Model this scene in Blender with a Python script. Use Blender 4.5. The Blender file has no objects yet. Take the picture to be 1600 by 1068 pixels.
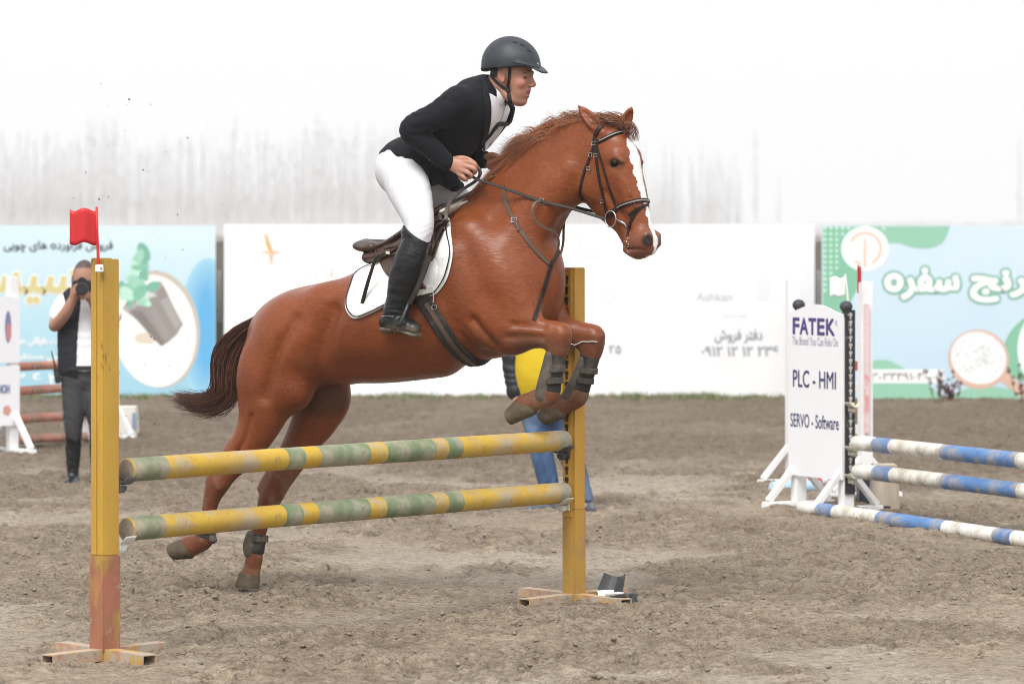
import bpy, bmesh, math, random, unicodedata
import numpy as np
from mathutils import Vector, Matrix
from mathutils.bvhtree import BVHTree
R = math.radians
SC = bpy.context.scene
COL = SC.collection
# ------------------------------------------------------------------ camera, sky, sun, exposure
F = 6450.0            # focal length in photo pixels (1600 wide, 36 mm sensor -> about 145 mm)
CAMZ, HOR = 1.8, 352.0
cam = bpy.data.cameras.new('camera')
cam.sensor_width = 36.0
cam.lens = F / 1600 * 36.0
cam.shift_y = -(534 - HOR) / 1600
cam.clip_start, cam.clip_end = 0.5, 4000
cam.dof.use_dof = True
cam.dof.focus_distance = 19.4
cam.dof.aperture_fstop = 4.4
camo = bpy.data.objects.new('camera', cam); COL.objects.link(camo)
camo.location = (0, 0, CAMZ); camo.rotation_euler = (R(90), 0, 0)
SC.camera = camo
SUN_EL, SUN_AZ = R(52), R(-25)        # sun behind the cloud, above and behind the photographer, a little left
world = bpy.data.worlds.new('World'); SC.world = world; world.use_nodes = True
nt = world.node_tree; nt.nodes.clear()
sky = nt.nodes.new('ShaderNodeTexSky'); sky.sky_type = 'NISHITA'; sky.sun_disc = False
sky.sun_elevation = SUN_EL; sky.sun_rotation = R(180) + SUN_AZ
sky.air_density = 1.0; sky.dust_density = 6.0
hs = nt.nodes.new('ShaderNodeHueSaturation'); hs.inputs['Saturation'].default_value = 0.12
mixw = nt.nodes.new('ShaderNodeMix'); mixw.data_type = 'RGBA'; mixw.inputs[0].default_value = 0.72
mixw.inputs[7].default_value = (7.4, 7.5, 7.7, 1)          # the even cloud layer
bgn = nt.nodes.new('ShaderNodeBackground'); bgn.inputs[1].default_value = 0.087
wo = nt.nodes.new('ShaderNodeOutputWorld')
nt.links.new(sky.outputs[0], hs.inputs['Color']); nt.links.new(hs.outputs[0], mixw.inputs[6])
nt.links.new(mixw.outputs[2], bgn.inputs[0]); nt.links.new(bgn.outputs[0], wo.inputs[0])
sun = bpy.data.lights.new('sun', 'SUN'); sun.energy = 1.5; sun.angle = R(24); sun.color = (1, 0.985, 0.965)
suno = bpy.data.objects.new('sun', sun); COL.objects.link(suno)
suno.rotation_euler = (R(90) - SUN_EL, 0, SUN_AZ)
SC.view_settings.view_transform = 'Standard'; SC.view_settings.look = 'None'
SC.view_settings.exposure = 1.05; SC.view_settings.gamma = 1.0
SC.view_settings.use_curve_mapping = False
SC.cycles.max_bounces = 8; SC.cycles.volume_bounces = 1
SC.cycles.use_denoising = True
SC.cycles.filter_width = 0.9

rng = np.random.default_rng(7)
random.seed(7)

def at(px, py, Y):
    return Vector(((px - 800) / F * Y, Y, CAMZ - (py - HOR) / F * Y))
def gY(py):                      # distance at which flat ground shows at photo row py
    return F * CAMZ / (py - HOR)

# ------------------------------------------------------------------ noise helpers (numpy)
_LAT = {}
def vnoise(x, y, seed=0):
    if seed not in _LAT: _LAT[seed] = np.random.default_rng(seed).random((256, 256)).astype(np.float32)
    L = _LAT[seed]
    xi = np.floor(x).astype(int); yi = np.floor(y).astype(int)
    fx = (x - xi); fy = (y - yi)
    fx = fx * fx * (3 - 2 * fx); fy = fy * fy * (3 - 2 * fy)
    xi %= 256; yi %= 256; xj = (xi + 1) % 256; yj = (yi + 1) % 256
    return (L[xi, yi] * (1 - fx) * (1 - fy) + L[xj, yi] * fx * (1 - fy)
            + L[xi, yj] * (1 - fx) * fy + L[xj, yj] * fx * fy)
def fbm(x, y, seed=0, oct=4):
    s = 0; a = 1; t = 0
    for i in range(oct):
        s = s + a * vnoise(x * 2 ** i, y * 2 ** i, seed + i); t += a; a *= 0.55
    return s / t

# ------------------------------------------------------------------ materials
_mats = {}
def srgb(r, g, b):
    f = lambda c: (c / 255 / 12.92 if c / 255 <= 0.04045 else ((c / 255 + 0.055) / 1.055) ** 2.4)
    return (f(r), f(g), f(b))
def alb(c):
    k = 0.74 + 0.22 * min(1.0, max(0.0, (min(c[0], c[1], c[2]) - .35) / .3))
    return (c[0] * k, c[1] * k, c[2] * k)
def mat(name, col, rough=0.6, spec=0.4, layers=(), bump=0.0, bscale=40.0, bstretch=(1, 1, 1), metallic=0.0,
        attr=None, sheen=0.0, coat=0.0, aniso=None, trans=0.0, bdetail=4, bump2=None, stretch_all=None):
    """layers: (colour, scale, lo, hi, strength, stretch) noise patches mixed over the base colour"""
    if name in _mats: return _mats[name]
    m = bpy.data.materials.new(name); m.use_nodes = True; _mats[name] = m; col = alb(col)
    t = m.node_tree; n = t.nodes; l = t.links
    b = n['Principled BSDF']
    b.inputs['Roughness'].default_value = rough; b.inputs['Specular IOR Level'].default_value = spec
    b.inputs['Metallic'].default_value = metallic
    if sheen: b.inputs['Sheen Weight'].default_value = sheen; b.inputs['Sheen Roughness'].default_value = 0.4
    if coat: b.inputs['Coat Weight'].default_value = coat; b.inputs['Coat Roughness'].default_value = 0.25
    tc = n.new('ShaderNodeTexCoord')
    if attr:
        a = n.new('ShaderNodeAttribute'); a.attribute_name = attr; cur = a.outputs['Color']
    else:
        rgb = n.new('ShaderNodeRGB'); rgb.outputs[0].default_value = (*col, 1); cur = rgb.outputs[0]
    for i, ly in enumerate(layers):
        c, s, lo, hi, st = ly[:5]; sv = ly[5] if len(ly) > 5 else (1, 1, 1)
        mp = n.new('ShaderNodeMapping'); mp.inputs['Scale'].default_value = sv
        mp.inputs['Location'].default_value = (i * 3.7, i * 1.3, i * 5.1)
        l.new(tc.outputs['Object'], mp.inputs[0])
        no = n.new('ShaderNodeTexNoise'); no.inputs['Scale'].default_value = s; no.inputs['Detail'].default_value = 6
        no.inputs['Roughness'].default_value = 0.62
        l.new(mp.outputs[0], no.inputs['Vector'])
        mr = n.new('ShaderNodeMapRange'); mr.inputs[1].default_value = lo; mr.inputs[2].default_value = hi
        mr.inputs[4].default_value = st
        l.new(no.outputs[0], mr.inputs[0])
        mx = n.new('ShaderNodeMix'); mx.data_type = 'RGBA'
        l.new(mr.outputs[0], mx.inputs[0]); l.new(cur, mx.inputs[6])
        if c == 'mul':
            mx.blend_type = 'MULTIPLY'; mx.inputs[7].default_value = (*ly[6], 1)
        else: mx.inputs[7].default_value = (*alb(c), 1)
        cur = mx.outputs[2]
    l.new(cur, b.inputs['Base Color'])
    if bump:
        mp = n.new('ShaderNodeMapping'); mp.inputs['Scale'].default_value = bstretch
        l.new(tc.outputs['Object'], mp.inputs[0])
        no = n.new('ShaderNodeTexNoise'); no.inputs['Scale'].default_value = bscale; no.inputs['Detail'].default_value = bdetail
        l.new(mp.outputs[0], no.inputs['Vector'])
        bp = n.new('ShaderNodeBump'); bp.inputs['Strength'].default_value = min(1, bump); bp.inputs['Distance'].default_value = 0.01 * max(1, bump)
        l.new(no.outputs[0], bp.inputs['Height']); last = bp.outputs[0]
        if bump2:
            no2 = n.new('ShaderNodeTexNoise'); no2.inputs['Scale'].default_value = bump2[0]; no2.inputs['Detail'].default_value = 3
            l.new(tc.outputs['Object'], no2.inputs['Vector'])
            bp2 = n.new('ShaderNodeBump'); bp2.inputs['Strength'].default_value = bump2[1]; bp2.inputs['Distance'].default_value = bump2[2]
            l.new(no2.outputs[0], bp2.inputs['Height']); l.new(last, bp2.inputs['Normal']); last = bp2.outputs[0]
        l.new(last, b.inputs['Normal'])
    return m

# ------------------------------------------------------------------ object helpers
def tag(o, label=None, cat=None, group=None, kind=None):
    if label: o['label'] = label
    if cat: o['category'] = cat
    if group: o['group'] = group
    if kind: o['kind'] = kind
    return o
def empty(name, loc=(0, 0, 0), label=None, cat=None, group=None, rotz=0):
    o = bpy.data.objects.new(name, None); COL.objects.link(o); o.location = loc; o.rotation_euler = (0, 0, rotz)
    o.empty_display_size = 0.1
    return tag(o, label, cat, group)
def link_mesh(name, verts, faces, mats, parent=None, origin=None, smooth=False, midx=None, local=False, uvless=True):
    """verts in world space (unless local); the mesh is stored relative to its parent / origin"""
    org = Vector((0, 0, 0))
    if origin is not None: org = Vector(origin)
    elif parent is not None and not local: org = parent_org(parent)
    V = np.asarray(verts, dtype=np.float64)
    if not local: V = V - np.array(org)
    me = bpy.data.meshes.new(name)
    me.from_pydata(V.tolist() if len(V) else [], [], faces if isinstance(faces, list) else faces.tolist())
    for m in (mats if isinstance(mats, (list, tuple)) else [mats]): me.materials.append(m)
    if midx is not None: me.polygons.foreach_set('material_index', np.asarray(midx, dtype=np.int32))
    if smooth: me.polygons.foreach_set('use_smooth', np.ones(len(me.polygons), dtype=bool))
    me.update()
    o = bpy.data.objects.new(name, me); COL.objects.link(o)
    if parent is not None: o.parent = parent
    elif origin is not None: o.location = org
    return o
def parent_org(p):
    v = Vector((0, 0, 0))
    while p is not None:
        v = v + p.location; p = p.parent
    return v
class MB:
    """collects boxes, tubes, prisms ... in world (or local) coordinates; build() makes ONE mesh object"""
    def __init__(s): s.v = []; s.f = []; s.mi = []; s.cur = 0
    def add(s, vs, fs):
        n = len(s.v); s.v += [tuple(p) for p in vs]
        for f in fs: s.f.append([n + i for i in f]); s.mi.append(s.cur)
        return s
    def m(s, i): s.cur = i; return s
    def box(s, c, size, M=None, bev=0.0, taper=None):
        hx, hy, hz = size[0] / 2, size[1] / 2, size[2] / 2
        if bev <= 0:
            vs = [Vector((x, y, z)) for z in (-hz, hz) for y in (-hy, hy) for x in (-hx, hx)]
            fs = [[0, 2, 3, 1], [4, 5, 7, 6], [0, 1, 5, 4], [2, 6, 7, 3], [0, 4, 6, 2], [1, 3, 7, 5]]
        else:
            bm = bmesh.new(); bmesh.ops.create_cube(bm, size=1)
            for v in bm.verts: v.co = Vector((v.co.x * size[0], v.co.y * size[1], v.co.z * size[2]))
            bmesh.ops.bevel(bm, geom=bm.edges[:], offset=bev, segments=2, affect='EDGES')
            bm.verts.index_update()
            vs = [v.co.copy() for v in bm.verts]; fs = [[v.index for v in f.verts] for f in bm.faces]; bm.free()
        if taper: vs = [Vector((v.x * (1 + taper * (v.z / hz)), v.y * (1 + taper * (v.z / hz)), v.z)) for v in vs]
        if M is not None: vs = [M @ v for v in vs]
        c = Vector(c); return s.add([v + c for v in vs], fs)
    def tube(s, pts, rad, n=8, cap=True, closed=False, flat=None, up=None):
        P = [Vector(p) for p in pts]; k = len(P)
        if not hasattr(rad, '__len__'): rad = [rad] * k
        T = []
        for i in range(k):
            a = P[i - 1] if (i > 0 or closed) else P[i]; b = P[(i + 1) % k] if (i < k - 1 or closed) else P[i]
            d = (b - a); T.append(d.normalized() if d.length > 1e-9 else Vector((0, 0, 1)))
        ref = Vector(up) if up is not None else (Vector((0, 0, 1)) if abs(T[0].z) < 0.9 else Vector((1, 0, 0)))
        N = (ref - T[0] * ref.dot(T[0])).normalized(); vs = []
        for i in range(k):
            if i: N = (N - T[i] * N.dot(T[i]))
            if N.length < 1e-6: N = T[i].orthogonal()
            N.normalize(); B = T[i].cross(N)
            r1 = rad[i]; r2 = r1 if flat is None else r1 * flat
            for j in range(n):
                a = 2 * math.pi * (j + 0.5) / n
                vs.append(P[i] + N * (math.cos(a) * r2) + B * (math.sin(a) * r1))
        fs = []
        for i in range(k if closed else k - 1):
            for j in range(n):
                a = i * n + j; b = i * n + (j + 1) % n; c = ((i + 1) % k) * n + (j + 1) % n; d = ((i + 1) % k) * n + j
                fs.append([a, b, c, d])
        if cap and not closed:
            fs.append(list(range(n))[::-1]); fs.append([(k - 1) * n + j for j in range(n)])
        return s.add(vs, fs)
    def lathe(s, prof, c, n=16, M=None):
        vs = []
        for r, z in prof:
            for j in range(n):
                a = 2 * math.pi * j / n; vs.append(Vector((r * math.cos(a), r * math.sin(a), z)))
        fs = []
        for i in range(len(prof) - 1):
            for j in range(n): fs.append([i * n + j, i * n + (j + 1) % n, (i + 1) * n + (j + 1) % n, (i + 1) * n + j])
        fs.append(list(range(n))[::-1]); fs.append([(len(prof) - 1) * n + j for j in range(n)])
        if M is not None: vs = [M @ v for v in vs]
        c = Vector(c); return s.add([v + c for v in vs], fs)
    def prism(s, poly, o, ax, ay, depth):
        """2D polygon in the plane o + x*ax + y*ay, extruded by the vector depth"""
        o = Vector(o); ax = Vector(ax); ay = Vector(ay); d = Vector(depth); k = len(poly)
        A = [o + ax * x + ay * y for x, y in poly]; Bk = [p + d for p in A]
        if d.length == 0: return s.add(A, [list(range(k))])
        fs = [list(range(k))[::-1], [k + i for i in range(k)]]
        fs += [[i, (i + 1) % k, k + (i + 1) % k, k + i] for i in range(k)]
        return s.add(A + Bk, fs)
    def ribbon(s, P, N, w, t, closed=False):
        """flat strap: path P, surface normals N, width w, thickness t"""
        P = [Vector(p) for p in P]; N = [Vector(q).normalized() for q in N]; k = len(P); vs = []
        ww = w if hasattr(w, '__len__') else [w] * k
        for i in range(k):
            a = P[i - 1] if (i > 0 or closed) else P[i]; b = P[(i + 1) % k] if (i < k - 1 or closed) else P[i]
            T = (b - a).normalized(); S = T.cross(N[i])
            S = S.normalized() * ww[i] / 2 if S.length > 1e-6 else T.orthogonal().normalized() * ww[i] / 2
            n = N[i] * t
            vs += [P[i] - S * 0.98, P[i] - S + n * 0.6, P[i] - S * 0.85 + n, P[i] + S * 0.85 + n, P[i] + S + n * 0.6, P[i] + S * 0.98]
        q = 6; fs = []
        for i in range(k if closed else k - 1):
            for j in range(q): fs.append([i * q + j, i * q + (j + 1) % q, ((i + 1) % k) * q + (j + 1) % q, ((i + 1) % k) * q + j])
        if not closed: fs += [list(range(q))[::-1], [(k - 1) * q + j for j in range(q)]]
        return s.add(vs, fs)
    def build(s, name, mats, parent=None, origin=None, smooth=False, local=False):
        o = link_mesh(name, s.v, s.f, mats, parent, origin, smooth, s.mi, local)
        bm = bmesh.new(); bm.from_mesh(o.data); bmesh.ops.recalc_face_normals(bm, faces=bm.faces[:]); bm.to_mesh(o.data); bm.free()
        return o
def autosmooth(o, ang=40):
    me = o.data; bm = bmesh.new(); bm.from_mesh(me)
    for f in bm.faces: f.smooth = True
    for e in bm.edges:
        if len(e.link_faces) == 2 and e.calc_face_angle(0) > R(ang): e.smooth = False
    bm.to_mesh(me); bm.free(); return o
def copy_tree(o, parent=None):
    c = o.copy(); COL.objects.link(c); c.parent = parent
    for ch in list(o.children): copy_tree(ch, c)
    return c
def catmull(P, n=8, closed=False):
    P = [np.asarray(p, dtype=float) for p in P]; k = len(P); out = []
    rngk = range(k if closed else k - 1)
    for i in rngk:
        p0 = P[i - 1] if (i > 0 or closed) else 2 * P[0] - P[1]
        p1 = P[i]; p2 = P[(i + 1) % k]
        p3 = P[(i + 2) % k] if (i + 2 < k or closed) else 2 * P[-1] - P[-2]
        for j in range(n):
            t = j / n
            out.append(0.5 * (2 * p1 + (p2 - p0) * t + (2 * p0 - 5 * p1 + 4 * p2 - p3) * t * t + (3 * p1 - p0 - 3 * p2 + p3) * t ** 3))
    if not closed: out.append(P[-1])
    return out
# ------------------------------------------------------------------ lettering (built-in font, joined Persian letter forms)
_FORMS = {}
for cp in list(range(0xFB50, 0xFDFF)) + list(range(0xFE70, 0xFEFF)):
    d = unicodedata.decomposition(chr(cp)).split()
    if len(d) == 2 and d[0] in ('<isolated>', '<initial>', '<medial>', '<final>'):
        _FORMS.setdefault(chr(int(d[1], 16)), {})[d[0][1:-1]] = chr(cp)
def fa(s):
    out = []
    for i, c in enumerate(s):
        if c not in _FORMS: out.append(c); continue
        pj = i > 0 and 'initial' in _FORMS.get(s[i - 1], {})
        nj = i < len(s) - 1 and 'initial' in _FORMS[c] and s[i + 1] in _FORMS
        f = 'medial' if pj and nj else 'final' if pj else 'initial' if nj else None
        out.append(_FORMS[c].get(f, c) if f else ('o' if c == '\u0647' else c))
    return ''.join(reversed(out))
def text(name, body, o, ax, ay, width, height, m, parent, off=0.0, stroke=0.0, spacing=1.0):
    """lettering fitted into width x height, lower-left corner at o, axes ax / ay (unit vectors)"""
    cu = bpy.data.curves.new('lettering', 'FONT'); cu.body = body; cu.size = 1; cu.offset = off; cu.space_character = spacing
    cu.resolution_u = 4
    ob = bpy.data.objects.new('lettering', cu); COL.objects.link(ob)
    bpy.context.view_layer.update()
    me = ob.to_mesh(); V = np.array([v.co[:] for v in me.vertices]); Fc = [list(p.vertices) for p in me.polygons]
    ob.to_mesh_clear(); bpy.data.objects.remove(ob); bpy.data.curves.remove(cu)
    mn = V.min(0); sz = V.max(0) - mn
    ax = np.array(ax); ay = np.array(ay); nn = np.cross(ax, ay)
    x = (V[:, 0] - mn[0]) / sz[0] * width; y = (V[:, 1] - mn[1]) / sz[1] * height
    W = np.array(o) + x[:, None] * ax + y[:, None] * ay
    if stroke:                              # heavier pen: the same letters stamped round a small circle
        Ws = []; Fs = []
        for k in range(10):
            a = 2 * math.pi * k / 10
            Ws.append(W + ax * stroke * math.cos(a) + ay * stroke * math.sin(a) + nn * (k * 6e-5)); Fs += [[i + k * len(W) for i in f] for f in Fc]
        W = np.vstack(Ws); Fc = Fs
    return link_mesh(name, W, Fc, m, parent)
# ================================================================== GROUND
def smooth01(x, a, b):
    t = np.clip((x - a) / (b - a), 0, 1); return t * t * (3 - 2 * t)
def churn_mask(x, y):
    c = smooth01(fbm(x * 0.55 + 3, y * 0.42 + 9, 11, 4), 0.45, 0.58)
    c = np.maximum(c, smooth01(fbm(x * 1.5, y * 1.0, 23, 4), 0.50, 0.62) * 0.85)
    return np.maximum(c, smooth01(y, 27, 34) * 0.75)
def build_ground():
    nr, ncol = 1000, 560
    Ys = 13.6 * np.exp(np.linspace(0, math.log(48 / 13.6), nr)); A = np.linspace(-0.205, 0.205, ncol)
    yy = np.repeat(Ys[:, None], ncol, 1); xx = yy * A[None, :]
    c = churn_mask(xx, yy)
    h = 0.026 * (fbm(xx * 1.1, yy * 1.1, 1, 3) - 0.5)
    n1 = fbm(xx * 6, yy * 6, 31, 4); n2 = fbm(xx * 15 + 5, yy * 17, 41, 5); n3 = fbm(xx * 26, yy * 30, 43, 3)
    h += c * (0.060 * (np.abs(n1 - 0.5) * 2) ** 0.8 + 0.060 * (n2 - 0.5)) + (1 - c) * (0.016 * (n1 - 0.5) + 0.018 * (n2 - 0.5)) + .014 * (n3 - .5) * (.4 + c)
    # scraped drag lines running across the arena
    h += 0.006 * np.sin((yy * 1.0 + 0.06 * xx + 0.4 * fbm(xx * .6, yy * .6, 77, 2)) * 24) * smooth01(fbm(xx * .3, yy * .5, 5, 2), .42, .6) * (1 - c)
    wet = np.zeros_like(h)
    r = np.random.default_rng(3)
    for k in range(620):                                   # hoof prints with pushed-up rims
        Y0 = 14.2 * math.exp(r.random() * math.log(44 / 14.2)); X0 = (r.random() - .5) * 0.36 * Y0
        rad = 0.06 + 0.02 * r.random(); dep = 0.014 + 0.018 * r.random(); an = r.random() * 6.28
        i0, i1 = np.searchsorted(Ys, [Y0 - .2, Y0 + .2]); sx = xx[i0:i1]; sy = yy[i0:i1]
        dx = sx - X0; dy = sy - Y0
        d = np.sqrt((dx * math.cos(an) + dy * math.sin(an)) ** 2 + 1.4 * (dx * math.sin(an) - dy * math.cos(an)) ** 2) / rad
        h[i0:i1] += -dep * np.exp(-(d / 0.8) ** 4) + dep * 0.55 * np.exp(-((d - 1.25) / 0.3) ** 2) * (0.5 + n2[i0:i1])
        wet[i0:i1] = np.maximum(wet[i0:i1], 0.7 * np.exp(-(d / 0.9) ** 4))
    # the take-off scuffs below the hind hooves
    for (X0, Y0, rad, dep) in ((-1.10, 20.0, .14, .012), (-.98, 19.7, .2, .018), (-1.55, 20.6, .18, .02)):
        i0, i1 = np.searchsorted(Ys, [Y0 - .6, Y0 + .6]); d = np.hypot(xx[i0:i1] - X0, (yy[i0:i1] - Y0)) / rad
        h[i0:i1] += dep * np.exp(-((d - 1) / 0.45) ** 2) * (n2[i0:i1] * 2 - .5)
        wet[i0:i1] = np.maximum(wet[i0:i1], np.exp(-d ** 2) * .8)
    i0, i1 = np.searchsorted(Ys, [19.3, 21.2]); dd = ((xx[i0:i1] + 1.30) / .13) ** 2 + ((yy[i0:i1] - 20.22) / .35) ** 2; h[i0:i1] = h[i0:i1] * (1 - np.exp(-dd)) - .012 * np.exp(-dd)      # the planted hoof stands in its own print
    edge = np.minimum(np.minimum(np.arange(nr)[:, None], np.arange(nr)[::-1][:, None]), np.minimum(np.arange(ncol), np.arange(ncol)[::-1])[None, :])
    h = np.where(edge < 6, -0.05 + (h + 0.05) * edge / 6, h)
    V = np.stack([xx, yy, h], -1).reshape(-1, 3)
    idx = np.arange(nr * ncol).reshape(nr, ncol)
    Fc = np.stack([idx[:-1, :-1], idx[:-1, 1:], idx[1:, 1:], idx[1:, :-1]], -1).reshape(-1, 4)
    n0 = len(V)
    ring = np.array([[-900, -40, -.045], [900, -40, -.045], [900, 900, -.045], [-900, 900, -.045]])
    V = np.vstack([V, ring]); Fl = Fc.tolist(); Fl.append([n0, n0 + 1, n0 + 2, n0 + 3])
    dryc = np.array([0.255, 0.207, 0.152]); moist = np.array([0.122, 0.091, 0.062]); pale = np.array([0.305, 0.266, 0.218])
    t = np.clip(0.72 * c + .62 * smooth01(yy, 24, 36) + 0.5 * (fbm(xx * 2.2, yy * 1.3, 91, 4) - .5) + wet * .6 - 14 * np.clip(h - .012, -.01, .02), 0, 1)[..., None]
    pl = .8 * smooth01(fbm(xx * .8 + 2, yy * .5, 61, 3), .5, .68)[..., None] * (1 - c[..., None])
    colr = dryc * (1 - t) + moist * t; colr = colr * (1 - .75 * pl) + pale * .75 * pl
    colr = colr.reshape(-1, 3) * 1.30; colr = np.vstack([colr, np.tile([0.15, 0.115, 0.082], (4, 1))])
    m = mat('arena_sand', (0, 0, 0), 0.72, 0.35, attr='Col', layers=[('mul', 46, .42, .62, .75, (.55, 1, 1), (.55, .50, .44)), ('mul', 13, .44, .66, .5, (.6, .8, 1), (.68, .63, .57)), ((.46, .40, .31), 30, .58, .70, .45, (.45, .9, 1)), ('mul', 120, .52, .66, .6, (.6, 1, 1), (.5, .45, .4)), ('mul', 26, .615, .655, .75, (.45, 1.1, 1), (.42, .36, .29)), ('mul', 9, .60, .66, .55, (.35, 1.2, 1), (.55, .48, .40))],  # crisp dark specks put crumb shadows and damp into the colour
            bump=1.6, bscale=60, bstretch=(.7, 1, 1), bdetail=8, bump2=(17, 1.0, .045))
    o = link_mesh('ground', V, Fl, m, smooth=True)
    ca = o.data.color_attributes.new('Col', 'FLOAT_COLOR', 'POINT')
    ca.data.foreach_set('color', np.hstack([colr, np.ones((len(colr), 1))]).astype(np.float32).ravel())
    tag(o, kind='structure')
    # heights on a lookup so that things can be stood on the soil
    def gz(x, y):
        i = int(np.clip(np.searchsorted(Ys, y), 0, nr - 1)); j = int(np.clip(round((x / y + .205) / .41 * (ncol - 1)), 0, ncol - 1)); return float(h[i, j])
    return o, gz
ground, gz = build_ground()

def build_clods():
    r = np.random.default_rng(12); V = []; Fc = []; n = 0
    base = [(1, 0, 0), (-1, 0, 0), (0, 1, 0), (0, -1, 0), (0, 0, 1), (0, 0, -.6)]
    tri = [(0, 2, 4), (2, 1, 4), (1, 3, 4), (3, 0, 4), (2, 0, 5), (1, 2, 5), (3, 1, 5), (0, 3, 5)]
    cnt = 0
    while cnt < 8000:
        Y0 = 15 * math.exp(r.random() * math.log(36 / 15)); X0 = (r.random() - .5) * 0.33 * Y0
        c = float(churn_mask(np.array([[X0]]), np.array([[Y0]]))[0, 0])
        near = math.exp(-((X0 + 1.05) ** 2 + (Y0 - 20.0) ** 2 * .3) / .3)
        if r.random() > 0.06 + 0.85 * c + .5 * near: continue
        s = 0.003 + 0.011 * r.random() ** 4 + (0.006 * r.random() if near > .3 else 0)
        z0 = gz(X0, Y0)
        for b in base:
            q = np.array(b) * s * (0.6 + 0.8 * r.random(3)) * (1.1, 1.1, .95)
            V.append((X0 + q[0] + .3 * s * r.standard_normal(), Y0 + q[1], z0 + q[2] + s * .25))
        Fc += [[n + i for i in t] for t in tri]; n += 6; cnt += 1
    m = mat('soil_clod', (.29, .235, .178), .85, .2, layers=[((.38, .32, .25), 30, .45, .6, .8), ((.21, .165, .12), 12, .5, .65, .7)])
    tag(link_mesh('soil_clods', V, Fc, m, smooth=True), kind='stuff', label='loose lumps of brown soil scattered over the arena ground', cat='soil')
build_clods()

# flecks of mud in the air behind the hind legs, thrown up by the hooves
def build_flecks():
    r = np.random.default_rng(5); mb = MB()
    for k in range(55):
        px = r.normal(235, 60) if k < 45 else r.normal(410, 60); py = 130 + 560 * r.random() if k < 45 else r.normal(830, 70)
        if py > 905: continue
        p = at(px, py, 20.2 + .5 * r.standard_normal()); s = 0.0013 + .0018 * r.random() ** 2
        mb.box(p, (s * 2, s * 2, s * 2.4), Matrix.Rotation(r.random() * 3, 3, 'X') @ Matrix.Rotation(r.random() * 3, 3, 'Y'))
    tag(mb.build('mud_flecks', mat('wet_mud', (.06, .048, .036), .6)), 'tiny flecks of mud flying in the air behind the horse', 'mud', kind='stuff')
build_flecks()

# ================================================================== BANNERS ALONG THE BACK OF THE ARENA
YB = 43.3
def bx(px, Y=YB): return (px - 800) / F * Y
def bz(py, Y=YB): return CAMZ - (py - HOR) / F * Y
def flat(name, poly_px, m, parent, off, Y=YB):
    off = .0012 + off * .12
    """a printed shape: polygon given by photo positions on the banner, laid off metres before its sheet"""
    mb = MB(); mb.add([(bx(x, Y), Y - off, bz(y, Y)) for x, y in poly_px], [list(range(len(poly_px)))])
    return mb.build(name, m, parent)
def ell(cx, cy, rx, ry, n=40, a0=0, a1=360, rot=0):
    out = []
    for i in range(n):
        a = R(a0 + (a1 - a0) * i / (n - (0 if a1 - a0 == 360 else 1))); x = rx * math.cos(a); y = ry * math.sin(a)
        out.append((cx + x * math.cos(rot) - y * math.sin(rot), cy + x * math.sin(rot) + y * math.cos(rot)))
    return out
def sheet(name, x0, x1, y0, y1, m, label, Y=YB, wav=0.0, seed=0):
    root = empty(name, (bx((x0 + x1) / 2, Y), Y, 0), label, 'banner')
    nx, nz = int((x1 - x0) / 9), 14
    V = []; r = np.random.default_rng(seed)
    for k in range(2):
        for j in range(nz + 1):
            for i in range(nx + 1):
                x = bx(x0 + (x1 - x0) * i / nx, Y); z = bz(y1 + (y0 - y1) * j / nz, Y)
                d = wav * (vnoise(np.array([x * 1.3 + 50.]), np.array([z * 2.5 + 9.]), seed)[0] - .8)
                V.append((x, Y + .012 * k + max(0, d + wav * .8), z))
    w = nx + 1; h = nz + 1; Fc = []
    for j in range(nz):
        for i in range(nx):
            a = j * w + i; Fc.append([a, a + 1, a + 1 + w, a + w]); b = a + w * h; Fc.append([b, b + w, b + 1 + w, b + 1])
    for i in range(nx): Fc.append([i, i + w * h, i + 1 + w * h, i + 1]); a = nz * w + i; Fc.append([a, a + 1, a + 1 + w * h, a + w * h])
    for j in range(nz): a = j * w; Fc.append([a, a + w, a + w + w * h, a + w * h]); b = a + nx; Fc.append([b, b + w * h, b + w + w * h, b + w])
    link_mesh('printed_sheet', V, Fc, m, root, smooth=False)
    fm = mat('banner_rail', (.42, .40, .37), .7)
    mb = MB(); zt = bz(y0, Y) - .03
    mb.box((bx((x0 + x1) / 2, Y), Y + .055, zt), ((x1 - x0) / F * Y - .04, .04, .04)); mb.build('back_rail', fm, root)
    mb = MB(); mb.box((bx((x0 + x1) / 2, Y), Y + .055, .22), ((x1 - x0) / F * Y - .04, .04, .04)); mb.build('back_rail', fm, root)
    return root
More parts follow.
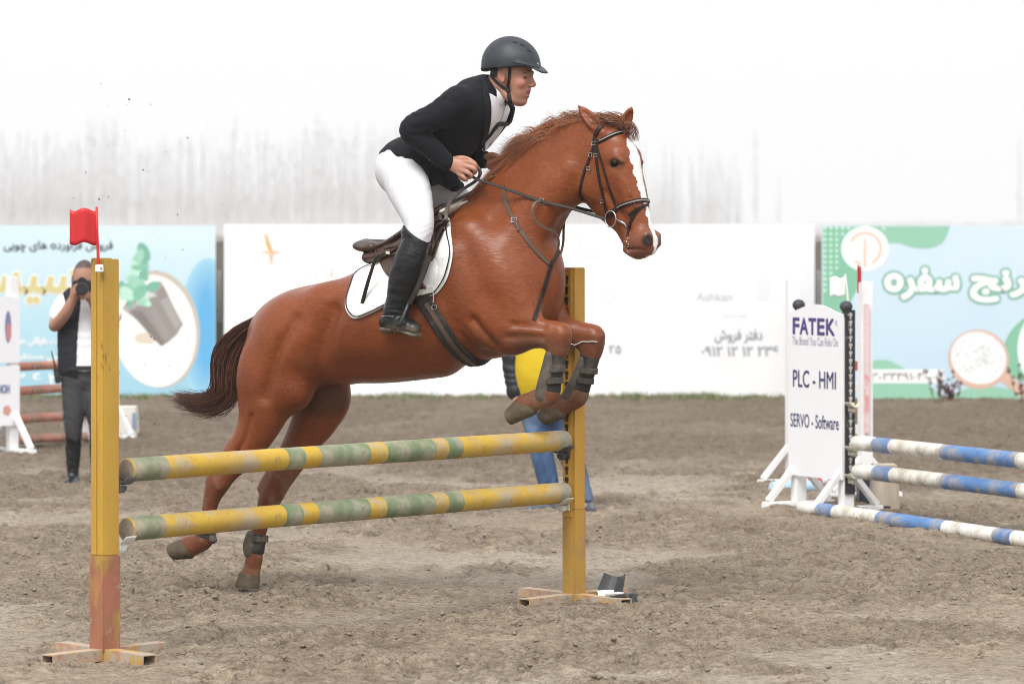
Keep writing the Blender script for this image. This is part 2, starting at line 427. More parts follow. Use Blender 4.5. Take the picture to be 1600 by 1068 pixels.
def grad_mat(name, stops, horizontal=False, scale=(1, 0), noise=.06):
    """print ink that changes colour along the sheet (object x or z), a little mottled"""
    m = bpy.data.materials.new(name); m.use_nodes = True; n = m.node_tree.nodes; l = m.node_tree.links; b = n['Principled BSDF']
    tc = n.new('ShaderNodeTexCoord'); sp = n.new('ShaderNodeSeparateXYZ'); l.new(tc.outputs['Object'], sp.inputs[0])
    no = n.new('ShaderNodeTexNoise'); no.inputs['Scale'].default_value = 1.6; no.inputs['Detail'].default_value = 5; l.new(tc.outputs['Object'], no.inputs['Vector'])
    ma = n.new('ShaderNodeMath'); ma.operation = 'MULTIPLY_ADD'; l.new(sp.outputs[0 if horizontal else 2], ma.inputs[0]); ma.inputs[1].default_value = scale[0]; ma.inputs[2].default_value = scale[1]
    ad = n.new('ShaderNodeMath'); ad.operation = 'MULTIPLY_ADD'; l.new(no.outputs[0], ad.inputs[0]); ad.inputs[1].default_value = noise * 4; l.new(ma.outputs[0], ad.inputs[2])
    cr = n.new('ShaderNodeValToRGB'); l.new(ad.outputs[0], cr.inputs[0])
    e = cr.color_ramp.elements
    while len(e) < len(stops): e.new(.5)
    for q, (p, c) in zip(e, stops): q.position = p; q.color = (*[v * .78 for v in c], 1)
    l.new(cr.outputs[0], b.inputs['Base Color']); b.inputs['Roughness'].default_value = .55; b.inputs['Specular IOR Level'].default_value = .3
    return m
ink = lambda n, c: mat(n, c, .55, .3)
AX, AZ = (1, 0, 0), (0, 0, 1)
# --- left: light blue banner with potted plant
b1 = sheet('printed_banner', -170, 337, 352, 619, grad_mat('blue_print', [(0.0, (.36, .66, .80)), (.35, (.46, .74, .86)), (.62, (.60, .83, .91)), (1, (.76, .91, .95))], scale=(.5, .0)),
           'light blue banner with a potted plant on a white wood slice', seed=1)
for k in range(7):
    g = k / 6; flat('blue_glow', [(min(x, 336.5), y) for x, y in ell(326 - 4 * g, 515, 46 * (1 - g * .75), 112 * (1 - g * .45))], ink('blue_glow_ink%d' % k, (.40 - .24 * g, .72 - .20 * g, .90 - .02 * g)), b1, .001 + .0008 * k)
flat('wood_slice', ell(246, 514, 66, 92, rot=-.12), ink('pale_wood_ink', (.62, .55, .47)), b1, .008)
flat('wood_slice', ell(242, 517, 64, 88, rot=-.12), ink('white_wood_ink', (.86, .84, .79)), b1, .011)
flat('soil_stain', ell(228, 528, 18, 9), ink('stain_ink', (.74, .64, .52)), b1, .014)
flat('pot', [(192, 482), (203, 477), (226, 470), (244, 453), (252, 440), (259, 452), (272, 480), (286, 506), (276, 523), (262, 535), (252, 541), (236, 525), (214, 500)], ink('pot_ink', (.38, .34, .32)), b1, .015)
flat('pot_shade', [(214, 500), (236, 525), (252, 541), (258, 537), (236, 505), (222, 486), (205, 484)], ink('pot_shade_ink', (.28, .245, .23)), b1, .0158)
flat('pot_light', [(250, 470), (262, 463), (283, 505), (275, 516)], ink('pot_light_ink', (.46, .43, .41)), b1, .0160)
flat('pot_light', [(232, 486), (242, 478), (264, 522), (258, 530)], ink('pot_mid_ink', (.41, .375, .355)), b1, .0162)
flat('pot_soil', ell(223, 461, 35, 9, 24, rot=-.62), ink('pot_soil_ink', (.20, .16, .14)), b1, .0165)
flat('pot_rim', [(190, 480), (212, 470), (238, 452), (250, 438), (254, 445), (240, 461), (216, 478), (197, 488)], ink('pot_rim_ink', (.50, .46, .44)), b1, .017)
rr = np.random.default_rng(2)
for k in range(34):
    cx = rr.normal(207, 17); cy = rr.normal(422, 20) if k < 15 else rr.normal(458, 10)
    flat('leaf', ell(cx, cy, 8 + 9 * rr.random(), 4 + 6 * rr.random(), 10, rot=rr.random() * 3), ink('leaf_ink%d' % (k % 4), [(.28, .62, .45), (.40, .72, .55), (.24, .55, .42), (.52, .80, .66)][k % 4]), b1, .018 + .0004 * k)
for k in range(7):
    flat('root', [(212 + 3 * k, 455), (214 + 3 * k, 455), (222 + 4 * k, 468 - k), (220 + 4 * k, 469 - k)], ink('root_ink', (.72, .80, .72)), b1, .03)
dk = ink('dark_ink', (.10, .12, .15))
text('lettering', fa('فروش فرآورده های چوبی'), (bx(6), YB - .0025, bz(394)), AX, AZ, (176 - 6) / F * YB, 20 / F * YB, dk, b1, stroke=.5 / F * YB)
text('lettering', fa('سیس'), (bx(-55), YB - .0022, bz(476)), AX, AZ, 176 / F * YB, 54 / F * YB, ink('white_ink', (.85, .85, .83)), b1, stroke=4.2 / F * YB)
text('lettering', fa('سیس'), (bx(-55), YB - .0040, bz(476)), AX, AZ, 176 / F * YB, 54 / F * YB, ink('yellow_ink', (.80, .70, .34)), b1, stroke=2.2 / F * YB)
text('lettering', fa('صنعت طولانی خرید'), (bx(20), YB - .0030, bz(540)), AX, AZ, 90 / F * YB, 14 / F * YB, ink('white_ink', 0), b1, stroke=.5 / F * YB)
text('lettering', fa('قبل مستقیم'), (bx(20), YB - .0030, bz(565)), AX, AZ, 76 / F * YB, 14 / F * YB, ink('white_ink', 0), b1, stroke=.5 / F * YB)
text('lettering', '۲ ۳ ۶ ۳', (bx(-6), YB - .0030, bz(602)), AX, AZ, 100 / F * YB, 19 / F * YB, ink('white_ink', 0), b1, stroke=.5 / F * YB)
# --- middle: long white banner
wm = mat('white_vinyl', (.80, .80, .80), .5, .3, layers=[((.72, .72, .72), 1.5, .5, .75, .5), ((.62, .57, .5), 3, .70, .85, .35, (1, 1, .4))])
b2 = sheet('printed_banner', 350, 1273, 350, 620, wm, 'long white banner with small grey Persian lettering and phone number', seed=2)
gr = ink('grey_ink', (.34, .36, .39)); fg = ink('faint_ink', (.68, .69, .72))
text('lettering', fa('دفتر فروش'), (bx(1117), YB - .0025, bz(536)), AX, AZ, 74 / F * YB, 22 / F * YB, gr, b2, stroke=.5 / F * YB)
text('lettering', '۰۹۱۲ ۱۲ ۱۲ ۲۳۶', (bx(1096), YB - .0025, bz(556)), AX, AZ, 120 / F * YB, 15 / F * YB, gr, b2, stroke=.5 / F * YB)
text('lettering', '۲۵', (bx(952), YB - .0025, bz(552)), AX, AZ, 18 / F * YB, 13 / F * YB, gr, b2, stroke=.5 / F * YB)
text('lettering', 'Ashkan', (bx(1088), YB - .0025, bz(470)), AX, AZ, 56 / F * YB, 13 / F * YB, ink('faint_grey_ink', (.52, .53, .57)), b2)
text('lettering', 'SINCE 1980', (bx(1127), YB - .0025, bz(496)), AX, AZ, 40 / F * YB, 5 / F * YB, fg, b2)
flat('crest_print', ell(1192, 452, 13, 18), ink('ghost_ink', (.745, .75, .76)), b2, .007)
flat('crest_print', ell(952, 455, 14, 20), ink('ghost_ink', 0), b2, .007)
flat('panel_print', [(907, 360), (941, 360), (941, 404), (907, 404)], ink('ghost_ink', 0), b2, .007)
og = ink('orange_ink', (.90, .50, .14)); og2 = ink('pale_orange_ink', (.92, .62, .38)); pk = ink('pale_red_ink', (.88, .70, .68))
flat('emblem', [(414, 366), (417, 366), (421, 378), (425, 389), (428, 396), (424, 400), (420, 391), (416, 382)], og, b2, .008)
flat('emblem', [(407, 393), (424, 392), (441, 393), (424, 398)], og2, b2, .010)
flat('emblem', [(421, 398), (427, 398), (425, 413), (423, 413)], og2, b2, .012)
for x, y0, y1 in ((475, 425, 447), (493, 424, 444), (509, 413, 438), (516, 420, 438), (518, 415, 432), (466, 440, 452)):
    flat('lettering', [(x, y0), (x + 2.5, y0 + 2), (x + 3, y1), (x, y1)], pk, b2, .008)
flat('seam', [(905.3, 352), (906.3, 352), (906.3, 618), (905.3, 618)], fg, b2, .008)
# --- right: green and blue banner
Y3 = 42.6
gm = grad_mat('pale_blue_print', [(0, (.55, .74, .86)), (.5, (.62, .80, .91)), (1, (.74, .87, .95))], scale=(.35, .1), noise=.12)
b3 = sheet('printed_banner', 1284, 1800, 352, 624, gm, 'pale blue and green banner with large white Persian title and rice spoon', Y=Y3, seed=3)
g1 = ink('green_ink', (.28, .62, .42)); g2 = ink('mid_green_ink', (.36, .68, .50)); wk = ink('white_print', (.86, .87, .86))
def f3(n, p, m, o): return flat(n, p, m, b3, o, Y3)
f3('green_field', [(1286, 354), (1345, 354), (1350, 400), (1345, 440), (1330, 470), (1322, 500), (1286, 505)], g1, .006)
f3('green_wave', [(1340, 353)] + catmull([(1348, 380), (1375, 383), (1400, 379), (1425, 386), (1448, 388), (1470, 381), (1480, 366), (1484, 353)], 5), g2, .007)
f3('green_hill', catmull([(1345, 575), (1362, 564), (1385, 562), (1408, 572), (1432, 588), (1455, 604), (1475, 622)], 5) + [(1345, 622)], g2, .006)
f3('green_hill', catmull([(1475, 622), (1500, 610), (1530, 604), (1565, 605), (1600, 612), (1640, 622)], 5), g2, .007)
f3('green_swirl', [(tuple(p)) for p in catmull([(1566, 560), (1572, 530), (1590, 505), (1615, 490), (1640, 500)], 5)] + [(1660, 560), (1620, 600), (1580, 590)], g1, .007)
f3('white_bowl', ell(1632, 545, 42, 60), wk, .010)
f3('round_badge', ell(1351.5, 388.5, 37, 35), wk, .010)
for k in range(22):                        # broken ring of the badge and its ear of wheat
    a = -150 + 13 * k
    if 60 < a < 110: continue
    f3('badge_ring', ell(1351.5 + 24.5 * math.cos(R(a)), 388.5 + 24.5 * math.sin(R(a)), 4.2 if k % 2 else 3.0, 2.6, 8, rot=R(a + 90)), ink('salmon_ink', (.88, .60, .46)), .013 + .0002 * k)
f3('badge_wheat', [(1350, 372), (1353, 372), (1354, 418), (1349, 418)], ink('salmon_ink', 0), .014)
for j in range(4):
    for s in (-1, 1): f3('badge_wheat', ell(1351.5 + s * 6.5, 377 + 7 * j, 5.5, 1.8, 8, rot=s * -.6), ink('pale_salmon_ink', (.86, .72, .65)), .016)
for j in range(12):                        # dotted corner
    y = 356.5 + 8.8 * j
    for i in range(11 if j == 0 else max(1, 6 - j // 2)):
        x = 1289 + 9.2 * i
        if math.hypot(x - 1351.5, y - 388.5) < 40: continue
        f3('dot', ell(x, y, 2.3, 2.3, 8), ink('pale_green_ink', (.62, .82, .72)), .009)
def big(body, x0, x1, yb, yt):
    for st, dy, ml in ((6.5, .0022, ink('outline_green_ink', (.27, .56, .43))), (2.6, .0040, wk)):
        text('title_lettering', body, (bx(x0, Y3), Y3 - dy, bz(yb, Y3)), AX, AZ, (x1 - x0) / F * Y3, (yb - yt) / F * Y3, ml, b3, stroke=st / F * Y3)
big(fa('سفره'), 1384, 1497, 466, 420)
big(fa('برنج'), 1518, 1624, 470, 424)
f3('number_strip', [(1350, 577), (1474, 577), (1474, 598), (1350, 598)], wk, .012)
text('lettering', '۳-۳۴۴۹۱۰۴۰-۰۵', (bx(1361, Y3), Y3 - .0032, bz(594, Y3)), AX, AZ, 110 / F * Y3, 12 / F * Y3, ink('brown_ink', (.40, .34, .32)), b3, stroke=.5 / F * YB)
f3('rice_spoon', ell(1529, 561, 48, 46, rot=.5) , ink('wood_spoon_ink', (.78, .52, .40)), .013)
f3('spoon_handle', [(1556, 590), (1573, 580), (1640, 640), (1600, 623)], ink('wood_spoon_ink', 0), .014)
f3('rice', ell(1529, 559, 44, 40, rot=.5), ink('rice_ink', (.80, .80, .79)), .017)
for k in range(60):
    f3('rice_grain', ell(rr.normal(1529, 18), rr.normal(560, 15), 4, 1.2, 6, rot=rr.random() * 3), ink('rice_shade_ink', (.60, .61, .62)), .019 + .0002 * k)
b4 = sheet('printed_banner', -1150, -184, 351, 620, wm, 'plain white banner beyond the left end of the blue one', seed=4)
b5 = sheet('printed_banner', 1814, 2750, 352, 622, wm, 'plain white banner beyond the right end of the green one', seed=5)
# --- weathered posts that carry the banners
wood = mat('weathered_post', (.22, .19, .16), .85, .2, layers=[((.12, .10, .085), 6, .45, .6, .8, (1, 1, .15)), ((.34, .31, .28), 10, .55, .7, .6, (1, 1, .2))], bump=.6, bscale=20, bstretch=(1, 1, .15))
def fence_post(px, label, lean):
    root = empty('fence_post', (bx(px, 43.9), 43.9, 0), label, 'post', 'posts behind the banners')
    mb = MB(); x = bx(px, 43.9)
    pts = [(x + lean * t + .008 * math.sin(t * 9), 43.9, -.15 + 1.78 * t) for t in np.linspace(0, 1, 8)]
    mb.tube(pts, [.075, .073, .07, .072, .068, .066, .066, .064], 7); autosmooth(mb.build('post', wood, root), 50)
    mb = MB(); mb.box((x + lean * .6, 43.82, 1.05), (.05, .05, .55)); mb.build('batten', mat('grey_batten', (.42, .40, .37), .8, layers=[((.25, .23, .2), 8, .5, .7, .7)]), root)
fence_post(343, 'weathered wooden post in the gap between blue and white banners', .01)
fence_post(1279, 'weathered wooden post in the gap between white and green banners', -.012)
# weeds along the foot of the banners
def build_weeds():
    r = np.random.default_rng(8); V = []; Fc = []; n = 0; mi = []
    spots = [(px, 1, .5) for px in r.uniform(-60, 340, 150)] + [(px, 1, .45) for px in r.uniform(350, 1270, 190)] + [(r.normal(c, 14), 1.2, 1) for c in (1065, 1100, 640, 985) for _ in range(26)] + [(px, .8, .4) for px in r.uniform(1290, 1680, 60)]
    for px, hh, den in spots:
        Y = 42.3 + .75 * r.random() if px < 1284 else 41.7 + .7 * r.random(); x = bx(px, Y)
        for b in range(9):
            a = r.random() * 6.28; L = (.03 + .05 * r.random()) * hh; w = .006; d = np.array([math.cos(a), math.sin(a)]) * L * .6
            ox, oy = .06 * r.standard_normal(2)
            V += [(x + ox - w, Y + oy, 0), (x + ox + w, Y + oy, 0), (x + ox + d[0], Y + oy + d[1], L)]; Fc.append([n, n + 1, n + 2]); mi.append(int(r.random() < .3)); n += 3
    o = link_mesh('grass_tufts', V, Fc, [mat('grass_blade', (.12, .17, .05), .6), mat('dry_grass_blade', (.30, .27, .15), .7)], midx=mi)
    tag(o, 'low green grass and weeds along the foot of the banners', 'grass', kind='stuff')
build_weeds()
def red_weed(px, label, s, seed):
    r = random.Random(seed); Y = 41.6; x = bx(px, Y); root = empty('red_weed', (x, Y, 0), label, 'plant', 'reddish weeds before the green banner')
    mb = MB(); lf = MB()
    for k in range(6):
        a = r.uniform(-.45, .45); h = s * r.uniform(.6, 1); pts = [(x + .02 * k - .05 + a * h * t, Y + r.uniform(-.02, .02) * t, h * t) for t in (0, .35, .7, 1)]
        mb.tube(pts, [.006, .005, .004, .002], 4)
        for j in range(9):
            t = r.uniform(.25, 1); c = Vector((x + .02 * k - .05 + a * h * t, Y, h * t)); d = Vector((r.uniform(-1, 1), r.uniform(-1, .4), r.uniform(.2, 1))).normalized() * r.uniform(.03, .07); q = d.cross(Vector((0, 1, .3))).normalized() * .013
            lf.add([c, c + d * .5 + q, c + d, c + d * .5 - q], [[0, 1, 2, 3]])
    mb.build('stem', mat('weed_stem', (.20, .07, .06), .7), root); lf.build('leaves', mat('weed_leaf', (.22, .08, .08), .7, layers=[((.10, .12, .05), 20, .5, .6, .8)]), root)
red_weed(1470, 'spindly reddish weed growing before the white rice spoon print', .36, 1)
red_weed(1487, 'short reddish weed beside the spindly one under the banner', .22, 2)
red_weed(1597, 'bushy reddish weed at the right edge before the green banner', .42, 3)

# ================================================================== BARE TREES IN THE MIST
bark = mat('mist_paled_bark', (.58, .58, .58), .9, .15, layers=[((.64, .64, .64), 4, .45, .6, .7, (1, 1, .3))])  # bark lightened so part of the mist fade sits in its colour
def tree_mesh(seed, H, spread):
    r = random.Random(seed); tr = MB(); cr = MB()
    wob = [(0, 0)]
    for k in range(1, 9): wob.append((wob[-1][0] + r.uniform(-.07, .07), wob[-1][1] + r.uniform(-.07, .07)))
    P = lambda t: Vector((np.interp(t * 8, range(9), [w[0] for w in wob]), np.interp(t * 8, range(9), [w[1] for w in wob]), H * t - .3))
    tr.tube([P(t) for t in np.linspace(0, 1, 9)], [.17 * (1 - t) ** .8 + .015 for t in np.linspace(0, 1, 9)], 6)
    for k in range(46):
        t = r.uniform(.18, .97); a = r.uniform(0, 6.28); L = spread * (1 - t * .75) * r.uniform(.5, 1.1); up = r.uniform(.9, 2.0)
        d = Vector((math.cos(a), math.sin(a), up)); p0 = P(t); p1 = p0 + d * L * .5; p2 = p1 + Vector((d.x * .6, d.y * .6, up * 1.2)) * L * .5
        cr.tube([p0, p1, p2], [.035 * (1.1 - t), .022, .008], 3, cap=False)
        for q in range(4):
            s = r.uniform(.2, 1); b0 = p0.lerp(p2, s); a2 = r.uniform(0, 6.28); d2 = Vector((math.cos(a2), math.sin(a2), r.uniform(.8, 1.8))) * L * r.uniform(.2, .45)
            cr.tube([b0, b0 + d2 * .5, b0 + d2 + Vector((0, 0, .1))], [.014, .011, .005], 3, cap=False)
    return tr, cr
protos = []
for i, (H, sp) in enumerate(((15, 1.4), (13.5, 1.2), (16, 1.1), (12.5, 1.5), (14.5, 1.7))):
    tr, cr = tree_mesh(100 + i, H, sp)
    protos.append((tr, cr))
tree_data = []
def place_tree(i, px, Y, s, rz, label, group):
    x = bx(px, Y)
    if i >= len(tree_data):
        pass
    root = empty('bare_tree', (x, Y, -.045), label, 'tree', group, rz); root.scale = (s, s, s)
    if protos[i][0] is not None and len(tree_data) <= i: pass
    for nm, me in zip(('trunk', 'crown'), tree_mesh_data[i]):
        o = bpy.data.objects.new(nm, me); COL.objects.link(o); o.parent = root
    return root
tree_mesh_data = []
for tr, cr in protos:
    pair = []
    for nm, q in (('trunk', tr), ('crown', cr)):
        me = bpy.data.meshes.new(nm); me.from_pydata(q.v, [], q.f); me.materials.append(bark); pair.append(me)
    tree_mesh_data.append(pair)
r = random.Random(4)
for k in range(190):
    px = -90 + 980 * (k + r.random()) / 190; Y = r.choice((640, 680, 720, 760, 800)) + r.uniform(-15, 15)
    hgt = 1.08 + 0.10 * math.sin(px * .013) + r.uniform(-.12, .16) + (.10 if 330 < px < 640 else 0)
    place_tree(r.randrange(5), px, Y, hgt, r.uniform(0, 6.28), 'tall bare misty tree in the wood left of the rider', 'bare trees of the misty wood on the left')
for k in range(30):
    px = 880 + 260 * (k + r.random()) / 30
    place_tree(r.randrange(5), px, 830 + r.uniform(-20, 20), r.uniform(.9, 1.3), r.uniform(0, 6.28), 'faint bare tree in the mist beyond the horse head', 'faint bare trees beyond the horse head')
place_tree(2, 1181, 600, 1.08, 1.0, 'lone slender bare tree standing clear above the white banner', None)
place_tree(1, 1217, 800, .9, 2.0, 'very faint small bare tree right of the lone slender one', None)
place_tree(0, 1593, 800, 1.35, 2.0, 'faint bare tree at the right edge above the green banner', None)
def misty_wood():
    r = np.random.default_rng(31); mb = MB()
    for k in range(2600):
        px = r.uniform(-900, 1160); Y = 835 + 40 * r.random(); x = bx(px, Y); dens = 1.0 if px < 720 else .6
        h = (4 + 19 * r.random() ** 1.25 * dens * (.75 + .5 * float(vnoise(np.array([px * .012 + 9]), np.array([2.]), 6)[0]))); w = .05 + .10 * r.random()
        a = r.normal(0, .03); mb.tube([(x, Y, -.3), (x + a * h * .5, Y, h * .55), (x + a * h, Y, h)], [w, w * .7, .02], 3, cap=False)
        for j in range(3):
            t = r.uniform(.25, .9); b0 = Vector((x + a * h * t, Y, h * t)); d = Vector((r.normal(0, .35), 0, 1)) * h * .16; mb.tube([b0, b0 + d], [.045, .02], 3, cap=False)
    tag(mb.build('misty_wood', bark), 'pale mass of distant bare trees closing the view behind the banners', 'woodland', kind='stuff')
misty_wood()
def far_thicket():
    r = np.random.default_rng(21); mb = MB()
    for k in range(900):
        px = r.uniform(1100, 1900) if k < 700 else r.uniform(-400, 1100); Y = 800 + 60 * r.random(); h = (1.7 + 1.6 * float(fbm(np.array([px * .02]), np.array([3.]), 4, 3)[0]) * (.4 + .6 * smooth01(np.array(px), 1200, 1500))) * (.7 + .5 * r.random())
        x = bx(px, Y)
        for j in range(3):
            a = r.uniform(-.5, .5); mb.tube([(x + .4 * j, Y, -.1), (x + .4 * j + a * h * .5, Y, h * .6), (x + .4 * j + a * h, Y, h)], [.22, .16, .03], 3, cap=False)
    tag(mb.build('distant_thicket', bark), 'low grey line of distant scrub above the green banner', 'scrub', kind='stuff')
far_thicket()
# misty air
hz = MB(); hz.box((0, 430, 14), (1900, 1000, 30.2))
hm = bpy.data.materials.new('misty_air'); hm.use_nodes = True; hn = hm.node_tree; hn.nodes.clear()
ho = hn.nodes.new('ShaderNodeOutputMaterial'); pv = hn.nodes.new('ShaderNodeVolumePrincipled')
pv.inputs['Color'].default_value = (.98, .98, .98, 1); pv.inputs['Density'].default_value = 0.00055; pv.inputs['Anisotropy'].default_value = 0.0
hn.links.new(pv.outputs[0], ho.inputs['Volume'])
haze = hz.build('haze', hm); tag(haze, 'pale even mist filling the air over the whole arena', 'mist', kind='stuff')
haze.display_type = 'WIRE'
# ================================================================== THE YELLOW JUMP IN THE FOREGROUND
dirt = (.30, .25, .19)
yel = mat('yellow_paint', (.66, .39, .055), .5, .35, layers=[((.54, .31, .050), 5, .40, .60, .8, (1, 1, .25)), ((.50, .35, .06), 3, .52, .64, .5, (1, 1, .30)), ((.20, .14, .06), 12, .66, .70, .8, (1, 1, .4)), ((.28, .18, .07), 38, .66, .72, .9, (1, 1, .5)), (dirt, 9, .62, .74, .5)], bump=.15, bscale=30, bstretch=(1, 1, .1))
yel2 = mat('yellow_steel_paint', (.66, .36, .045), .42, .4, layers=[((.56, .28, .05), 6, .42, .62, .7, (1, 1, .3)), ((.25, .15, .06), 45, .68, .74, .9), (dirt, 9, .62, .74, .6)], bump=.1, bscale=40)
sleeve = mat('rusty_sleeve_paint', (.43, .185, .105), .6, .3, layers=[((.30, .12, .075), 4, .42, .6, .7, (1, 1, .6)), ((.52, .33, .07), 7, .5, .6, .9, (1, 1, .45)), ((.56, .17, .13), 5, .56, .66, .8), ((.50, .42, .34), 16, .62, .70, .7), (dirt, 6, .6, .75, .6, (1, 1, .5))], bump=.2, bscale=35)
sleeve2 = mat('worn_yellow_sleeve_paint', (.56, .31, .055), .55, .3, layers=[((.48, .20, .10), 6, .50, .60, .9, (1, 1, .4)), ((.46, .29, .06), 4, .5, .62, .6, (1, 1, .4)), ((.55, .48, .38), 22, .64, .70, .8), (dirt, 6, .6, .75, .6)], bump=.2, bscale=35)
foot_m = mat('worn_base_paint', (.60, .42, .30), .6, .3, layers=[((.58, .36, .08), 9, .46, .56, .9), ((.52, .22, .16), 7, .52, .62, .8), ((.50, .44, .36), 14, .46, .60, .9), ((.22, .17, .12), 20, .58, .68, .7)], bump=.2, bscale=30)
blackp = mat('black_plastic', (.05, .052, .056), .5, .4, layers=[((.22, .20, .17), 14, .52, .68, .6)])
greyp = mat('grey_plastic', (.13, .14, .155), .5, .4, layers=[((.30, .27, .23), 14, .5, .66, .7)])
creamp = mat('cream_plastic', (.66, .63, .52), .5, .4, layers=[((.45, .40, .31), 12, .55, .7, .6)])
whitep = mat('white_plastic', (.78, .78, .76), .45, .4, layers=[((.5, .46, .4), 10, .6, .72, .5)])
hole_m = mat('hole_dark', (.035, .028, .02), .8)
Q45 = Matrix.Rotation(R(45), 3, 'Z')
LP = Vector((bx(164, 17.17), 17.17, 0)); RP = Vector((bx(897, 19.74), 19.74, 0))
PD = (RP - LP).normalized(); PL = (RP - LP).length

def cross_base(root, c, arm, w, h):
    for k, a in enumerate((232, 308, 128, 52)):
        d = Vector((math.cos(R(a)), math.sin(R(a)), 0)); M = Matrix.Rotation(R(a), 3, 'Z'); mb = MB(); t = .005; L = arm; z0 = -.004
        mid = c + d * (L / 2 + .03)
        mb.box(mid + Vector((0, 0, z0 + h - t / 2)), (L, w, t), M); mb.box(mid + Vector((0, 0, z0 + t / 2)), (L, w, t), M)
        s = M @ Vector((0, w / 2 - t / 2, 0))
        mb.box(mid + s + Vector((0, 0, z0 + h / 2)), (L, t, h - 2 * t), M); mb.box(mid - s + Vector((0, 0, z0 + h / 2)), (L, t, h - 2 * t), M)
        mb.box(mid - d * L * .3 + Vector((0, 0, z0 + h / 2)), (.01, w - 2 * t, h - 2 * t), M)
        mb.build('base_arm', foot_m, root)
def standard(c, label, arm, sl_top, ss, sl_mat):
    root = empty('jump_standard', c, label, 'jump standard', 'yellow jump standards')
    mb = MB(); mb.box(c + Vector((0, 0, (sl_top + .03) / 2)), (ss, ss, sl_top - .03), Q45, bev=.004); mb.build('base_sleeve', sl_mat, root)
    cross_base(root, c, arm, .068, .048)
    return root
# left standard: wooden post
ls = standard(LP, 'tall yellow wooden jump standard at the left with rusty red foot', .31, .43, .093, sleeve)
zt = CAMZ - (403 - HOR) / F * 17.17
mb = MB(); o1 = Q45 @ Vector((0, .0215, 0)); o2 = Q45 @ Vector((0, -.0215, 0))
mb.box(LP + Vector((0, 0, (zt + .43) / 2)) + o1, (.086, .0424, zt - .43), Q45, bev=.004); mb.build('post_board', yel, ls)
mb = MB(); mb.box(LP + Vector((0, 0, (zt - .004 + .43) / 2)) + o2, (.0855, .0424, zt - .434), Q45, bev=.004); mb.build('post_board', yel, ls)
# right standard: steel post with a keyhole track
rs = standard(RP, 'yellow steel jump standard with keyhole track in front of the white banner', .36, .445, .082, sleeve2)
zt2 = CAMZ - (418 - HOR) / F * 19.74
mb = MB(); mb.box(RP + Vector((0, 0, (zt2 + .445) / 2)), (.076, .076, zt2 - .445), Q45, bev=.004); mb.build('post', yel2, rs)
nT = Vector((-math.sqrt(.5), -math.sqrt(.5), 0)); sT = Vector((math.sqrt(.5), -math.sqrt(.5), 0))      # track face normal and its sideways axis
mb = MB(); tc = RP + nT * (.038 + .006)
mb.box(tc + Vector((0, 0, (zt2 - .005 + .41) / 2)), (.012, .058, zt2 - .415), Q45, bev=.003); mb.build('keyhole_track', yel2, rs)
zk = zt2 - .055
while zk > .47:
    mb = MB(); pol = ell(0, .007, .0130, .0105, 12) ; mb.prism([(x, y) for x, y in pol], tc + nT * .0068 + Vector((0, 0, zk)), sT, (0, 0, 1), nT * .0012)
    mb.prism([(-.0068, -.022), (.0068, -.022), (.0068, 0), (-.0068, 0)], tc + nT * .0066 + Vector((0, 0, zk)), sT, (0, 0, 1), nT * .001)
    mb.build('keyhole', hole_m, rs); zk -= .0505

# ------------------------------------------------------------------ poles
def pole_paint(nm, c, extra=()):
    return mat(nm, c, .55, .3, layers=list(extra) + [((.50, .43, .33), 7, .50, .64, .8), ((.25, .20, .14), 26, .60, .69, .7), ((.40, .33, .25), 2.5, .50, .68, .5), ((.30, .25, .19), 60, .60, .70, .6)], bump=.25, bscale=26)
p_yel = pole_paint('pole_yellow', (.70, .45, .055), [((.62, .36, .04), 5, .45, .6, .7)])
p_grn = pole_paint('pole_green', (.20, .27, .14), [((.44, .42, .30), 5, .44, .58, .9), ((.12, .24, .10), 8, .55, .65, .7), ((.52, .43, .12), 12, .66, .73, .5)])
p_end = mat('end_grain', (.36, .29, .22), .85, layers=[((.20, .16, .12), 18, .45, .6, .7)])
def pole(name, A, B, rad, stripes, mats, label, cat='pole', group=None, ball=True, ns=20, wob=.0015):
    """stripes: list of (t0, t1, material index)"""
    root_o = (A + B) / 2; d = (B - A).normalized(); L = (B - A).length
    sx = d.cross(Vector((0, 0, 1))).normalized(); up = sx.cross(d)
    mb = MB(); r = random.Random(len(label))
    cuts = sorted(set([0, 1] + [t for s in stripes for t in s[:2]] + [k / 24 for k in range(1, 24)]))
    prof = []
    for t in cuts:
        prof.append((t * L, rad * (1 + wob * 8 * math.sin(t * 9 + len(label))), Vector((0, 0, wob * math.sin(t * 5)))))
    e = [(-.0, rad * .86)] if True else []
    prof = [(-.006, rad * .9, Vector((0, 0, 0)))] + prof
    if ball: prof += [(L + rad * .35, rad * .93, Vector((0, 0, 0))), (L + rad * .6, rad * .72, Vector((0, 0, 0))), (L + rad * .7, rad * .4, Vector((0, 0, 0)))]
    else: prof += [(L + .006, rad * .9, Vector((0, 0, 0)))]
    V = []; Fc = []; mi = []
    for (q, rr_, w) in prof:
        for j in range(ns):
            a = 2 * math.pi * j / ns; V.append(A + d * q + w + sx * math.cos(a) * rr_ + up * math.sin(a) * rr_)
    for i in range(len(prof) - 1):
        tm = (prof[i][0] + prof[i + 1][0]) / 2 / L; k = 0
        for (t0, t1, mm) in stripes:
            if t0 <= tm <= t1: k = mm
        if tm > 1: k = stripes[-1][2]
        for j in range(ns): Fc.append([i * ns + j, i * ns + (j + 1) % ns, (i + 1) * ns + (j + 1) % ns, (i + 1) * ns + j]); mi.append(k)
    Fc.append(list(range(ns))[::-1]); mi.append(len(mats) - 1); Fc.append([(len(prof) - 1) * ns + j for j in range(ns)]); mi.append(stripes[-1][2] if ball else len(mats) - 1)
    o = link_mesh(name, V, Fc, mats, None, root_o, True, mi); autosmooth(o, 50); tag(o, label, cat, group); return o
